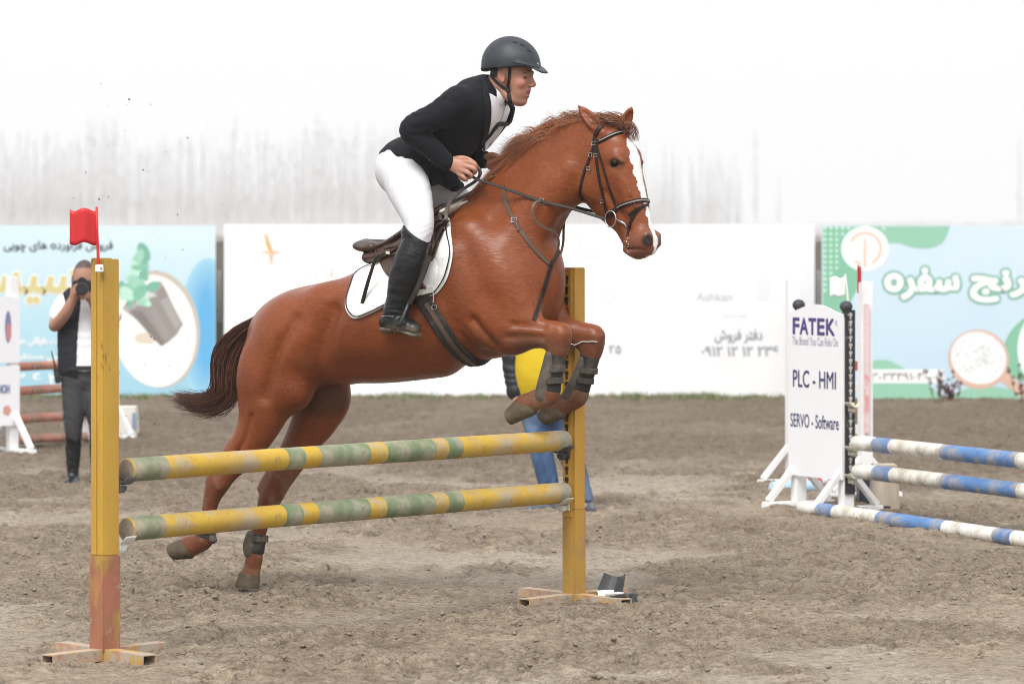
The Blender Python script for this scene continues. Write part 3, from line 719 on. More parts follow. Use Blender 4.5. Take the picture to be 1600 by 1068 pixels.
def pole_t(px, z, t0, t1):
    # photo column -> parameter along the pole between its two ends
    best = 0; bd = 1e9
    for k in range(401):
        t = k / 400; p = LP + PD * (t0 + (t1 - t0) * t); x = 800 + F * p.x / p.y
        if abs(x - px) < bd: bd = abs(x - px); best = t
    return best
T0, T1 = .135, PL - .095
for z, st, lab in ((.777, [252, 440, 466, 490, 568, 594, 670, 690, 712, 864], 'upper yellow and green striped pole of the foreground jump'),
                   (.530, [246, 435, 462, 487, 568, 592, 668, 690, 714, 865], 'lower yellow and green striped pole of the foreground jump')):
    ts = [0] + [pole_t(x, z, T0, T1) for x in st] + [1]
    pole('jump_pole', LP + PD * T0 + Vector((0, 0, z)), LP + PD * T1 + Vector((0, 0, z)), .0495,
         [(ts[i], ts[i + 1], 1 if i % 2 == 0 else 0) for i in range(len(ts) - 1)], [p_yel, p_grn, p_end], lab, 'pole', 'poles of the foreground jump')
# ------------------------------------------------------------------ cups
def cup(name, c, d, m, label, group, s=1.0, tilt=None):
    """jump cup: back plate on the post, shallow curved dish reaching out along d"""
    d = Vector(d).normalized(); sx = d.cross(Vector((0, 0, 1))).normalized(); up = Vector((0, 0, 1))
    if tilt is not None: d, sx, up = tilt @ d, tilt @ sx, tilt @ up
    root = empty(name, c, label, 'jump cup', group); c = Vector(c)
    mb = MB(); M = Matrix((d, sx, up)).transposed()
    mb.box(c + d * .006 * s - up * .005 * s, (.012 * s, .045 * s, .06 * s), M, bev=.003); mb.build('back_plate', m, root)
    mb = MB(); n = 9; V = []; t = .006 * s
    for layer in (0, 1):
        for i in range(n):
            a = -1 + 2 * i / (n - 1)
            for j in range(4):
                V.append(c + d * (.01 + j * .024) * s + sx * a * (.054 - .003 * j) * s + up * ((.030 * a * a) - (t if layer else 0)) * s)
    Fc = []
    w = 4; h = n
    for i in range(h - 1):
        for j in range(w - 1):
            a = i * w + j; Fc.append([a, a + 1, a + 1 + w, a + w]); b = a + w * h; Fc.append([b, b + w, b + w + 1, b + 1])
    for i in range(h - 1):
        for j in (0, w - 1): a = i * w + j; Fc.append([a, a + w, a + w + w * h, a + w * h])
    for j in range(w - 1):
        for i in (0, h - 1): a = i * w + j; Fc.append([a, a + 1, a + 1 + w * h, a + w * h])
    mb.add(V, Fc); mb.build('dish', m, root, smooth=False)
    mb = MB(); mb.box(c + d * .035 * s - up * .024 * s, (.05 * s, .03 * s, .03 * s), M, bev=.006, taper=.25); mb.build('rib', m, root)
    return root
cp = PD; cz = .051 + .004
lf_face = LP + PD * .062; rt_face = RP + nT * .053
cup('jump_cup', lf_face + Vector((0, 0, .777 - cz)), PD, greyp, 'dark grey cup holding the left end of the upper striped pole', 'cups of the foreground jump')
cup('jump_cup', lf_face + Vector((0, 0, .530 - cz)), PD, whitep, 'white cup holding the left end of the lower striped pole', 'cups of the foreground jump')
cup('jump_cup', rt_face + Vector((0, 0, .777 - cz)), -PD, blackp, 'black cup holding the right end of the upper striped pole', 'cups of the foreground jump')
cup('jump_cup', rt_face + Vector((0, 0, .530 - cz)), -PD, creamp, 'cream cup holding the right end of the lower striped pole', 'cups of the foreground jump')
def spare(px, py, rz, m, label, s=1.15, rx=0):
    p = at(px, py, gY(py)); p.z = .03
    cup('jump_cup', p, (1, 0, 0), m, label, 'spare cups on the ground', s, Matrix.Rotation(R(rz), 3, 'Z') @ Matrix.Rotation(R(rx), 3, 'Y'))
spare(957, 940, 60, blackp, 'spare black cup lying upended behind the right foot of the steel standard', 1.25, -60)
spare(970, 944, 200, whitep, 'spare white cup lying between two black ones on the ground', 1.2, 0)
spare(992, 947, 150, blackp, 'spare black cup lying farthest right beside the steel standard', 1.25, 10)
# ------------------------------------------------------------------ red flag on the left standard
redm = mat('red_flag_plastic', (.74, .035, .04), .45, .35, layers=[((.66, .03, .035), 6, .4, .6, .6)])
def flag_cloth(root, x0, x1, y0, y1, Y, m, nm='flag_sheet', phase=0.0, amp=2.5, tear=False):
    V = []; nx, nz = 16, 8
    for lay in (0, 1):
        for j in range(nz + 1):
            for i in range(nx + 1):
                u = i / nx; px = x0 + (x1 - x0) * u; py = y0 + (y1 - y0) * j / nz + amp * math.sin(u * 8.5 + phase)
                p = at(px, py, Y); p.y += .012 * math.sin(u * 7 + 1.2) + .0015 * lay; V.append(p)
    w = nx + 1; h = nz + 1; Fc = []
    for j in range(nz):
        for i in range(nx):
            a = j * w + i; Fc.append([a, a + 1, a + 1 + w, a + w]); b = a + w * h; Fc.append([b, b + w, b + w + 1, b + 1])
    for i in range(nx):
        for j in (0, nz): a = j * w + i; Fc.append([a, a + 1, a + 1 + w * h, a + w * h])
    for j in range(nz):
        for i in (0, nx): a = j * w + i; Fc.append([a, a + w, a + w + w * h, a + w * h])
    mb = MB(); mb.add(V, Fc); return mb.build(nm, m, root, smooth=True)
YF = 17.17 - .075
fr = empty('jump_flag', at(153, 425, YF), 'red plastic flag on a red stick atop the left yellow post', 'flag')
mb = MB(); mb.tube([at(151, 323, YF), at(152, 365, YF), at(153.5, 405, YF), at(154.5, 425, YF)], [.0055, .0055, .007, .011], 8); mb.build('stick', redm, fr, smooth=True)
flag_cloth(fr, 108.5, 150.5, 327, 381, YF, redm)
mb = MB(); mb.box(at(155.5, 419, YF) + Vector((0, -.008, 0)), (.034, .012, .031), bev=.003); mb.build('bracket', whitep, fr)
mb = MB(); mb.box(at(158.5, 419, YF) + Vector((0, -.016, 0)), (.005, .004, .006)); mb.build('screw', hole_m, fr)

# ================================================================== WHITE WINGS
wpaint = mat('white_gloss_paint', (.82, .82, .815), .45, .4, layers=[((.70, .68, .64), 4, .52, .72, .5), ((.45, .39, .32), 14, .67, .76, .5)])
panelw = mat('printed_panel_white', (.82, .82, .84), .45, .35, layers=[((.78, .78, .80), 3, .4, .7, .5)])
finial_m = mat('finial_dark', (.055, .058, .065), .5, .3, layers=[((.12, .12, .12), 20, .5, .7, .5)])
purple = mat('purple_ink', (.085, .055, .26), .5); navy = mat('navy_ink', (.035, .035, .14), .5); lilac = mat('lilac_ink', (.32, .30, .46), .5)
def wing_frame(root, P0, P1, zb, zt_, arch, m_panel, post_w=.075, foot_span=.44, foot_h=.22, feet=True, panel=True, post_top=None):
    """two posts P0 / P1 with a panel between them and trestle feet across"""
    ax = (P1 - P0).normalized(); W = (P1 - P0).length; nrm = Vector((ax.y, -ax.x, 0))
    if nrm.y > 0: nrm = -nrm
    A = math.atan2(ax.y, ax.x); M = Matrix.Rotation(A, 3, 'Z'); UP = Vector((0, 0, 1))
    pt = post_top if post_top else zt_ - .02
    for P in (P0, P1):
        mb = MB(); mb.box(P + UP * ((pt + .02) / 2), (post_w, post_w, pt - .02), M, bev=.004); mb.build('post', wpaint, root)
        if feet:
            mb = MB(); mb.box(P + UP * .022, (post_w * .9, foot_span, .044), M, bev=.006); mb.build('foot_beam', wpaint, root)
            for s in (-1, 1):
                a = P + nrm * s * (post_w / 2 - .01) + UP * (foot_h + .03); b = P + nrm * s * (foot_span / 2 - .035) + UP * .048
                mid = (a + b) / 2; dd = (b - a); ang = math.atan2(dd.z, dd.dot(nrm))
                rot = Matrix.Rotation(math.atan2(nrm.y, nrm.x), 3, 'Z') @ Matrix.Rotation(-ang, 3, 'Y')
                mb = MB(); mb.box(mid, (dd.length, post_w * .62, .036), rot, bev=.003); mb.build('brace', wpaint, root)
    if panel:
        mb = MB(); n = 24; e = post_w / 2
        poly = [(-e, zb), (W + e, zb)] + [(W + e - (W + 2 * e) * i / n, zt_ + arch * math.sin(math.pi * i / n) ** 1.5) for i in range(n + 1)]
        mb.prism(poly, P0 + nrm * (post_w / 2 + .002), ax, UP, nrm * .012); mb.build('panel', m_panel, root)
    return ax, nrm, W
def finial(root, P, z):
    mb = MB(); mb.lathe([(.036, 0), (.036, .016), (.028, .02), (.022, .028), (.026, .036), (.036, .046), (.041, .060), (.040, .074), (.033, .088), (.02, .097), (.004, .101)], P + Vector((0, 0, z)), 16)
    autosmooth(mb.build('finial', finial_m, root), 40)
YL, YR = 26.35, 25.85
W0 = Vector((bx(1248, YL), YL, 0)); W1 = Vector((bx(1322, YR), YR, 0))
fw = empty('jump_wing', (W0 + W1) / 2, 'white jump wing with purple lettering panel, black track and dark ball finials', 'jump wing')
zb = CAMZ - (745 - HOR) / F * 26.1; ztp = CAMZ - (489 - HOR) / F * 26.1
axw, nw, Ww = wing_frame(fw, W0, W1, zb, ztp, .055, panelw, foot_span=.52, foot_h=.24)
finial(fw, W0, ztp - .02 + .002); finial(fw, W1, ztp - .02 + .002)
def wtext(body, u0, u1, z0, z1, m, stroke=0.0, nm='lettering'):
    e = .0375; w = Ww + 2 * e; o = W0 - axw * e + axw * (u0 * w) + nw * (.0375 + .002 + .012 + .0012) + Vector((0, 0, z0))
    text(nm, body, o, axw, Vector((0, 0, 1)), (u1 - u0) * w, z1 - z0, m, fw, stroke=stroke)
zpx = lambda y: CAMZ - (y - HOR) / F * 26.05
x_u = lambda x: (x - 1237) / (1331.5 - 1237)
for ch, a, b in (('F', 1245, 1256), ('A', 1257.5, 1271.5), ('T', 1273, 1285.5), ('E', 1288.5, 1300.5), ('K', 1304, 1318)):
    wtext(ch, x_u(a), x_u(b), zpx(522.5), zpx(498), purple, stroke=.005)
wtext('R', x_u(1319.5), x_u(1323.5), zpx(508), zpx(499.5), lilac)
wtext('The Brand You Can Relu On', x_u(1243.5), x_u(1324), zpx(540), zpx(527), lilac)
wtext('PLC - HMI', x_u(1245), x_u(1320.5), zpx(606), zpx(579.5), navy, stroke=.0016)
wtext('SERVO - Software', x_u(1240.5), x_u(1325.5), zpx(669), zpx(648), navy, stroke=.0010)
# black keyhole track on the outer side of the right post
trk = W1 + axw * (.0375 + .008); zt3 = CAMZ - (484 - HOR) / F * 25.8
blk = mat('black_track', (.022, .023, .026), .45, .45, layers=[((.30, .29, .27), 26, .60, .68, .8)])
Mw = Matrix.Rotation(math.atan2(axw.y, axw.x), 3, 'Z')
mb = MB(); mb.box(trk + Vector((0, 0, (zt3 + .12) / 2)), (.014, .072, zt3 - .12), Mw, bev=.003); mb.build('keyhole_track', blk, fw)
axh = Vector((-axw.y, axw.x, 0)); zk = zt3 - .035
keyw = mat('keyhole_light', (.50, .49, .46), .6)
while zk > .2:
    mb = MB(); mb.prism(ell(0, .006, .013, .012, 12), trk + axw * .0075 + Vector((0, 0, zk)), axh, (0, 0, 1), axw * .001)
    mb.prism([(-.006, -.022), (.006, -.022), (.006, 0), (-.006, 0)], trk + axw * .0073 + Vector((0, 0, zk)), axh, (0, 0, 1), axw * .001); mb.build('keyhole', keyw, fw); zk -= .0475
# blue and white poles
p_wht = pole_paint('pole_white', (.76, .74, .68), [((.62, .57, .46), 4, .52, .68, .8)]); p_blu = pole_paint('pole_blue', (.10, .235, .52), [((.17, .33, .60), 5, .45, .6, .7)])
D2 = Vector((1.06, -2.6, 0)).normalized(); L2 = 3.3
def bw(px0, py0, Y0, z0, z1, stripes, label, ball=False):
    A = Vector((bx(px0, Y0), Y0, z0)); B = A + D2 * L2; B.z = z1
    pole('jump_pole', A, B, .047, stripes, [p_wht, p_blu, p_end], label, 'pole', 'blue and white poles', ball=False)
    return A, B
def tt(A, pxs):
    out = []
    for x in pxs:
        k = (x - 800) / F; s = (k * A.y - A.x) / (D2.x - k * D2.y); out.append(max(0, min(1, s / L2)))
    return out
def stripes_for(A, pxs, first=0):
    t = [0] + tt(A, pxs) + [1]; return [(t[i], t[i + 1], (i + first) % 2) for i in range(len(t) - 1)]
Ya = 25.7
A = Vector((bx(1339, Ya), Ya, 0)); bw(1339, 0, Ya, .447, .447, stripes_for(A, [1370, 1397, 1477, 1596, 1625]), 'top blue and white pole resting on the lettered wing')
A = Vector((bx(1341, Ya), Ya, 0)); bw(1341, 0, Ya, .272, .272, stripes_for(A, [1371, 1398, 1478, 1597, 1625]), 'middle blue and white pole below the top one')
Yg = 25.75; A = Vector((bx(1255, Yg), Yg, 0)); bw(1255, 0, Yg, .04, .04, stripes_for(A, [1283, 1308, 1377, 1480, 1560, 1588]), 'blue and white pole lying on the ground before the wing')
for z, lab in ((.447, 'grubby cream cup under the top blue and white pole'), (.272, 'cream cup under the middle blue and white pole'), (.72, 'cream cup high on the black track with no pole')):
    cup('jump_cup', trk + axw * .01 + Vector((0, 0, z - .05)), D2, creamp, lab, 'cream cups on the lettered wing', .95)
wing_far = empty('jump_wing', (0, 0, 0), 'plain white wing carrying the far right ends of the blue poles', 'jump wing')
E2 = A = Vector((bx(1339, Ya), Ya, 0)) + D2 * (L2 + .1); wing_far.location = E2
wing_frame(wing_far, E2 , E2 + Vector((.38, -.45, 0)), .2, 1.25, .05, panelw, foot_span=.5, foot_h=.24)
cup('jump_cup', E2 - D2 * .045 + Vector((0, 0, .397)), -D2, creamp, 'cream cup at the out-of-sight end of the top blue pole', 'cream cups on the far wing', .95)
cup('jump_cup', E2 - D2 * .045 + Vector((0, 0, .222)), -D2, creamp, 'cream cup at the out-of-sight end of the middle blue pole', 'cream cups on the far wing', .95)
# white flag standing on the lettered wing
wf = empty('jump_flag', at(1325, 480, 26.0), 'small white flag beside the right ball finial of the lettered wing', 'flag')
mb = MB(); mb.tube([at(1325.5, 482, 26.02), at(1324, 455, 26.02), at(1320.5, 428, 26.02)], .006, 8); mb.build('stick', whitep, wf)
flag_cloth(wf, 1297, 1321, 433, 463, 26.02, mat('white_flag_cloth', (.85, .85, .85), .6), phase=2.2, amp=1.6)
# second white wing standing behind it, edge on
YW = 27.2
V0 = Vector((bx(1352, YW), YW, 0)); V1 = Vector((bx(1238, 28.6), 28.6, 0))
w2 = empty('jump_wing', V0, 'white jump wing behind the lettered one, post with red slats', 'jump wing')
wing_frame(w2, V0, V1, .3, 1.0, 0, wpaint, post_w=.08, foot_span=.5, foot_h=.24, panel=False, post_top=CAMZ - (440 - HOR) / F * YW)
a2 = (V1 - V0).normalized()
for k in range(5):
    mb = MB(); zz = .45 + .14 * k; mb.box(V0 + (V1 - V0) * .5 + Vector((0, 0, zz)), ((V1 - V0).length - .09, .02, .06), Matrix.Rotation(math.atan2(a2.y, a2.x), 3, 'Z')); mb.build('slat', [wpaint, mat('red_slat_paint', (.55, .09, .09), .5)][k % 2], w2)
mb = MB(); mb.box(V0 + Vector((.005, -.06, .86)), (.03, .02, .85)); mb.build('edge_strip', mat('pink_strip', (.72, .55, .55), .5, layers=[((.8, .3, .3), 8, .5, .6, .8)]), w2)
rf2 = empty('jump_flag', at(1340, 458, 27.0), 'red flag seen edge on behind the right ball finial', 'flag')
mb = MB(); mb.tube([at(1340.5, 458, 27.05), at(1340.5, 414, 27.05)], .005, 8); mb.build('stick', redm, rf2)
flag_cloth(rf2, 1341, 1346, 416, 441, 27.05, redm, phase=.5, amp=1)
# planter blocks and gear behind the lettered wing
palew = mat('pale_wood', (.58, .50, .40), .7, layers=[((.42, .34, .25), 5, .45, .6, .7, (1, 1, .12)), ((.66, .58, .48), 9, .5, .62, .6, (1, 1, .1))], bump=.2, bscale=12, bstretch=(1, 1, .1))
def block(name, px0, px1, py0, py1, m, label, slot=None, dep=.25, tap=-.06, cat='block'):
    Y = gY(py1) + dep / 2; w = (px1 - px0) / F * (Y - dep / 2); h = (py1 - py0) / F * (Y - dep / 2); c = Vector((bx((px0 + px1) / 2, Y - dep / 2), Y, 0))
    root = empty(name, c, label, cat); mb = MB(); mb.box(c + Vector((0, 0, h / 2 - .01)), (w, dep, h), bev=.012, taper=tap); mb.build('body', m, root)
    mb = MB(); mb.box(c + Vector((0, 0, h - .012)), (w * .9, dep * .9, .02), bev=.004); mb.build('lid', m, root)
    if slot:
        mb = MB(); mb.box(c + Vector((slot[0] * w, -dep / 2 - .004, slot[1] * h)), (slot[2], .012, slot[3]), bev=.004); mb.build('hand_slot', hole_m, root)
    return root, c, w, h, dep
block('wooden_block', 1364, 1405, 726, 799, palew, 'pale wooden block with black hand slot behind the lettered wing', (.02, .10, .05, .015))
block('wooden_block', 1343, 1366, 742, 789, mat('dark_blue_board', (.04, .045, .075), .5), 'dark blue board with white stroke behind the blue poles')
b_, c_, w_, h_, d_ = block('white_block', 181, 213, 635, 683, mat('cream_block', (.70, .67, .60), .5, layers=[((.55, .5, .42), 5, .5, .7, .5)]), 'cream plastic block with blue sticker right of the yellow post', (-.3, .10, .05, .012))
mb = MB(); mb.box(c_ + Vector((w_ * .40, -d_ / 2 - .006, h_ * .55)), (.03, .014, .13)); mb.build('sticker', mat('blue_sticker', (.30, .38, .55), .5), b_)
Ybp = 27.6; A = Vector((bx(1207, Ybp), Ybp, .045)); B = A + Vector((1.0, .5, 0)) * .32
pole('jump_pole', A, B, .045, [(0, .25, 0), (.25, 1, 0)], [mat('light_blue_pole_paint', (.45, .65, .80), .5), p_blu, mat('light_blue_end', (.6, .75, .85), .5)], 'light blue pole lying on the ground behind the lettered wing', 'pole', ball=False)
Yrp = 28.3; A = Vector((bx(1258, Yrp), Yrp, .04)); B = A + Vector((.30, .30, 0))
pole('jump_pole', A, B, .032, [(0, .1, 1), (.1, .2, 0), (.2, .34, 1), (.34, .5, 0), (.5, 1, 1)], [wpaint, mat('red_pole_paint', (.62, .07, .08), .5), p_end], 'thin red and white pole lying behind the lettered wing', 'pole', ball=False)
# ------------------------------------------------------------------ left wing with logos, orange poles
YQ = 32.6
Q1 = Vector((bx(19, YQ), YQ, 0)); Q0 = Vector((bx(-48, YQ - .25), YQ - .25, 0))
w3 = empty('jump_wing', Q1, 'white jump wing with two logo boards at the left edge', 'jump wing')
wing_frame(w3, Q0, Q1, .3, 1.0, 0, panelw, post_w=.075, foot_span=.62, foot_h=.30, panel=False, post_top=CAMZ - (432 - HOR) / F * YQ)
aq = (Q1 - Q0).normalized(); nq = Vector((aq.y, -aq.x, 0)); nq = nq if nq.y < 0 else -nq
for (y0, y1) in ((463, 566), (571, 664)):
    z1, z0 = CAMZ - (y0 - HOR) / F * YQ, CAMZ - (y1 - HOR) / F * YQ; mb = MB()
    mb.prism([(-.0375, z0), ((Q1 - Q0).length + .0375, z0), ((Q1 - Q0).length + .0375, z1), (-.0375, z1)], Q0 + nq * .04, aq, (0, 0, 1), nq * .012); mb.build('logo_board', panelw, w3)
def lf3(poly, m, k, nm='logo'):
    mb = MB(); mb.add([Vector((bx(x, YQ - .12), YQ - .125 - .002 * k - (19 - x) / F * YQ * -.75 * 0, CAMZ - (y - HOR) / F * YQ)) for x, y in poly], [list(range(len(poly)))]); return mb
def logo(poly, m, k):
    L = (Q1 - Q0).length; mb = MB(); V = []
    for x, y in poly:
        u = (x + 48) / (19 + 48) * L; V.append(Q0 + aq * u + nq * (.0535 + .001 * k) + Vector((0, 0, CAMZ - (y - HOR) / F * YQ)))
    mb.add(V, [list(range(len(V)))]); mb.build('logo', m, w3)
logo(ell(7, 510, 5, 25, 20), mat('logo_blue', (.25, .28, .50), .5), 0); logo(ell(8, 518, 4, 14, 16), mat('logo_red', (.75, .30, .30), .5), 1)
logo(ell(5, 640, 7, 9, 5), mat('logo_orange', (.82, .42, .32), .5), 0)
text('lettering', 'NOH', Q0 + aq * ((-8 + 48) / 67 * (Q1 - Q0).length) + nq * .0545 + Vector((0, 0, CAMZ - (613 - HOR) / F * YQ)), aq, Vector((0, 0, 1)), 20 / F * YQ, 13 / F * YQ, mat('logo_blue', 0), w3, stroke=.003)
p_org = pole_paint('pole_orange', (.60, .215, .13), [((.66, .28, .19), 5, .45, .6, .8)]); p_gry = mat('pole_band_grey', (.20, .16, .145), .6)
YE = 34.2; G0 = Vector((bx(138, YE), YE, 0))
w4 = empty('jump_wing', G0, 'white jump wing hidden behind the photographer holding orange poles', 'jump wing')
wing_frame(w4, G0, G0 + Vector((.16, .5, 0)), .3, .95, 0, panelw, post_w=.075, foot_span=.40, foot_h=.26, panel=False, post_top=.62)
for k in range(3):
    mb = MB(); mb.box(G0 + Vector((.08, .25, .25 + .13 * k)), (.44, .02, .08), Matrix.Rotation(1.26, 3, 'Z')); mb.build('slat', wpaint, w4)
for y0, y1, lab in ((573, 568, 'topmost of four orange poles behind the photographer'), (611, 604, 'second orange pole from the top behind the photographer'), (655, 648, 'third orange pole from the top behind the photographer'), (687, 681, 'lowest orange pole near the ground behind the photographer')):
    a = at(23, y0, YQ + .05); b = at(132, y1, YE - .05)
    pole('jump_pole', a, b, .036, [(0, .18, 0), (.18, .20, 1), (.20, .25, 0), (.25, .27, 1), (.27, .30, 0), (.30, .32, 1), (.32, .62, 0), (.62, .64, 1), (.64, .68, 0), (.68, .70, 1), (.70, 1, 0)], [p_org, p_gry, p_end], lab, 'pole', 'orange poles of the far left jump', ball=False)
    cup('jump_cup', a - (b - a).normalized() * .0 + Vector((0, 0, -.042)), (b - a), creamp, 'cream cup on the left wing under the ' + lab.split(' behind')[0], 'cream cups on the left wing', .7)
mb = None
# flat white board lying on the ground near the cream block
# ================================================================== BODY SURFACES: smooth-blended volumes meshed with surface nets
class Field:
    def __init__(s, lo, hi, res):
        s.lo = np.array(lo, float); s.res = res; s.n = np.ceil((np.array(hi) - s.lo) / res).astype(int) + 1
        s.D = np.full(s.n, 0.4, np.float32); s.ax = [(s.lo[i] + res * np.arange(s.n[i])).astype(np.float32) for i in range(3)]
    def box(s, lo, hi):
        i0 = np.clip(np.floor((np.array(lo) - s.lo) / s.res).astype(int), 0, s.n - 1); i1 = np.clip(np.ceil((np.array(hi) - s.lo) / s.res).astype(int) + 1, 0, s.n)
        sl = tuple(slice(a, b) for a, b in zip(i0, i1)); return sl, [s.ax[i][sl[i]].reshape([-1 if j == i else 1 for j in range(3)]) for i in range(3)]
    def comb(s, sl, d, k, mode):
        a = s.D[sl]
        if mode == 'add':
            if k > 0: h = np.maximum(k - np.abs(a - d), 0) / k; s.D[sl] = np.minimum(a, d) - h * h * k * 0.25
            else: s.D[sl] = np.minimum(a, d)
        else:
            d = -d
            if k > 0: h = np.maximum(k - np.abs(a - d), 0) / k; s.D[sl] = np.maximum(a, d) + h * h * k * 0.25
            else: s.D[sl] = np.maximum(a, d)
    def chain(s, pts, h, b, L=(0, 1, 0), k=.03, mode='add', n=5, sk=0.0, mar=.06, spl=True):
        """swept ellipse: centres pts, half-size h in the plane across L, half-size b along L"""
        m = len(pts); h = np.broadcast_to(h, m).astype(float); b = np.broadcast_to(b, m).astype(float); sk = np.broadcast_to(sk, m).astype(float)
        Q = np.hstack([np.asarray(pts, float), h[:, None], b[:, None], sk[:, None]])
        if spl and m > 2: Q = np.array(catmull(Q, n))
        L = np.asarray(L, float); L = L / np.linalg.norm(L)
        lo = (Q[:, :3] - np.maximum(Q[:, 3], Q[:, 4])[:, None]).min(0) - mar; hi = (Q[:, :3] + np.maximum(Q[:, 3], Q[:, 4])[:, None]).max(0) + mar
        sl, _ = s.box(lo, hi); acc = np.full([q.stop - q.start for q in sl], 0.4, np.float32)
        if acc.size == 0: return
        off = [q.start for q in sl]
        for a, c in zip(Q[:-1], Q[1:]):
            rr_ = max(a[3], a[4], c[3], c[4]) + mar
            sb, (X, Yv, Z) = s.box(np.minimum(a[:3], c[:3]) - rr_, np.maximum(a[:3], c[:3]) + rr_)
            d = c[:3] - a[:3]; l2 = max(1e-9, d @ d)
            qx = X - a[0]; qy = Yv - a[1]; qz = Z - a[2]
            t = np.clip((qx * d[0] + qy * d[1] + qz * d[2]) / l2, 0, 1)
            rx = qx - t * d[0]; ry = qy - t * d[1]; rz = qz - t * d[2]
            rl = rx * L[0] + ry * L[1] + rz * L[2]
            rh2 = np.maximum(rx * rx + ry * ry + rz * rz - rl * rl, 0)
            hh = a[3] + t * (c[3] - a[3]); bb = a[4] + t * (c[4] - a[4])
            if a[5] or c[5]:
                nn = np.cross(L, d / math.sqrt(l2)); rv = rx * nn[0] + ry * nn[1] + rz * nn[2]
                bb = bb * (1 + (a[5] + t * (c[5] - a[5])) * np.clip(rv / hh, -1, 1))
            k0 = np.sqrt(rh2 / hh ** 2 + (rl / bb) ** 2); k1 = np.sqrt(rh2 / hh ** 4 + (rl / bb ** 2) ** 2)
            dd = np.where(k1 > 1e-6, k0 * (k0 - 1) / np.maximum(k1, 1e-6), -np.minimum(hh, bb)).astype(np.float32)
            sa = tuple(slice(q.start - o, q.stop - o) for q, o in zip(sb, off))
            # the segment box may poke out of the chain box by rounding
            tr = tuple(slice(max(0, -x.start), None) for x in sa); sa = tuple(slice(max(0, x.start), x.stop) for x in sa)
            dv = dd[tr]; tgt = acc[sa]; dv = dv[:tgt.shape[0], :tgt.shape[1], :tgt.shape[2]]
            np.minimum(tgt, dv, out=tgt)
        s.comb(sl, acc, k, mode)
    def ell(s, c, r, ax=None, k=.03, mode='add', mar=.06):
        """ellipsoid with radii r along the rows of ax"""
        c = np.asarray(c, float); r = np.asarray(r, float); A = np.eye(3) if ax is None else np.asarray(ax, float)
        R_ = r.max() + mar; sl, (X, Yv, Z) = s.box(c - R_, c + R_)
        q = [(X - c[0]) * A[i, 0] + (Yv - c[1]) * A[i, 1] + (Z - c[2]) * A[i, 2] for i in range(3)]
        k0 = np.sqrt(sum((q[i] / r[i]) ** 2 for i in range(3))); k1 = np.sqrt(sum((q[i] / r[i] ** 2) ** 2 for i in range(3)))
        s.comb(sl, np.where(k1 > 1e-6, k0 * (k0 - 1) / np.maximum(k1, 1e-6), -r.min()).astype(np.float32), k, mode)
    def plane_cut(s, p, n, lo, hi, k=.004):
        """remove what lies on the +n side of the plane within a box"""
        sl, (X, Yv, Z) = s.box(lo, hi); n = np.asarray(n, float) / np.linalg.norm(n)
        d = (X - p[0]) * n[0] + (Yv - p[1]) * n[1] + (Z - p[2]) * n[2]
        s.comb(sl, (-d).astype(np.float32), k, 'sub')
    def wrinkle(s, lo, hi, amp, freq, dirv, seed=0, p=None, rad=None):
        """ripple the surface inside a box: folds running across dirv"""
        sl, (X, Yv, Z) = s.box(lo, hi); d = np.asarray(dirv, float); d = d / np.linalg.norm(d)
        ph = (X * d[0] + Yv * d[1] + Z * d[2]) * freq + 1.3 * np.sin(X * freq * .43 + seed) + 1.1 * np.sin(Yv * freq * .37 + 2 * seed) + .9 * np.sin(Z * freq * .51 + seed * .7)
        w = 1.0
        if p is not None: w = np.exp(-(((X - p[0]) ** 2 + (Yv - p[1]) ** 2 + (Z - p[2]) ** 2) / rad ** 2))
        s.D[sl] -= (amp * w * (np.abs(np.sin(ph)) - .6)).astype(np.float32)
    def mesh(s):
        D = s.D; n = D.shape; inside = D < 0
        # active cells
        c = inside[:-1, :-1, :-1].astype(np.int8)
        cnt = np.zeros([i - 1 for i in n], np.int8)
        for i in (0, 1):
            for j in (0, 1):
                for k in (0, 1): cnt += inside[i:n[0] - 1 + i, j:n[1] - 1 + j, k:n[2] - 1 + k]
        act = (cnt > 0) & (cnt < 8); ci = np.argwhere(act); vid = np.full(act.shape, -1, np.int32); vid[act] = np.arange(len(ci))
        acc = np.zeros((len(ci), 3)); num = np.zeros(len(ci))
        corners = [(i, j, k) for i in (0, 1) for j in (0, 1) for k in (0, 1)]
        val = {c_: D[ci[:, 0] + c_[0], ci[:, 1] + c_[1], ci[:, 2] + c_[2]] for c_ in corners}
        for a in corners:
            for d in range(3):
                if a[d] == 0:
                    b = list(a); b[d] = 1; b = tuple(b); va, vb = val[a], val[b]; m = (va < 0) != (vb < 0)
                    t = np.where(m, va / np.where(m, va - vb, 1), 0); p = np.array(a, float)[None, :].repeat(len(ci), 0); p[:, d] += t
                    acc[m] += p[m]; num[m] += 1
        V = s.lo + (ci + acc / num[:, None]) * s.res
        Fs = []
        for d in range(3):
            e1, e2 = [(1, 2), (2, 0), (0, 1)][d]
            sl_a = [slice(None)] * 3; sl_b = [slice(None)] * 3; sl_a[d] = slice(0, n[d] - 1); sl_b[d] = slice(1, n[d])
            A = inside[tuple(sl_a)]; B = inside[tuple(sl_b)]; x = np.argwhere(A != B)
            ok = (x[:, e1] > 0) & (x[:, e2] > 0) & (x[:, e1] < n[e1] - 1) & (x[:, e2] < n[e2] - 1); x = x[ok]
            fl = A[x[:, 0], x[:, 1], x[:, 2]]
            q = []
            for (o1, o2) in ((0, 0), (1, 0), (1, 1), (0, 1)):
                y = x.copy(); y[:, e1] -= o1; y[:, e2] -= o2; q.append(vid[y[:, 0], y[:, 1], y[:, 2]])
            q = np.stack(q, 1); q[fl] = q[fl][:, ::-1]; Fs.append(q)
        return V, np.vstack(Fs)
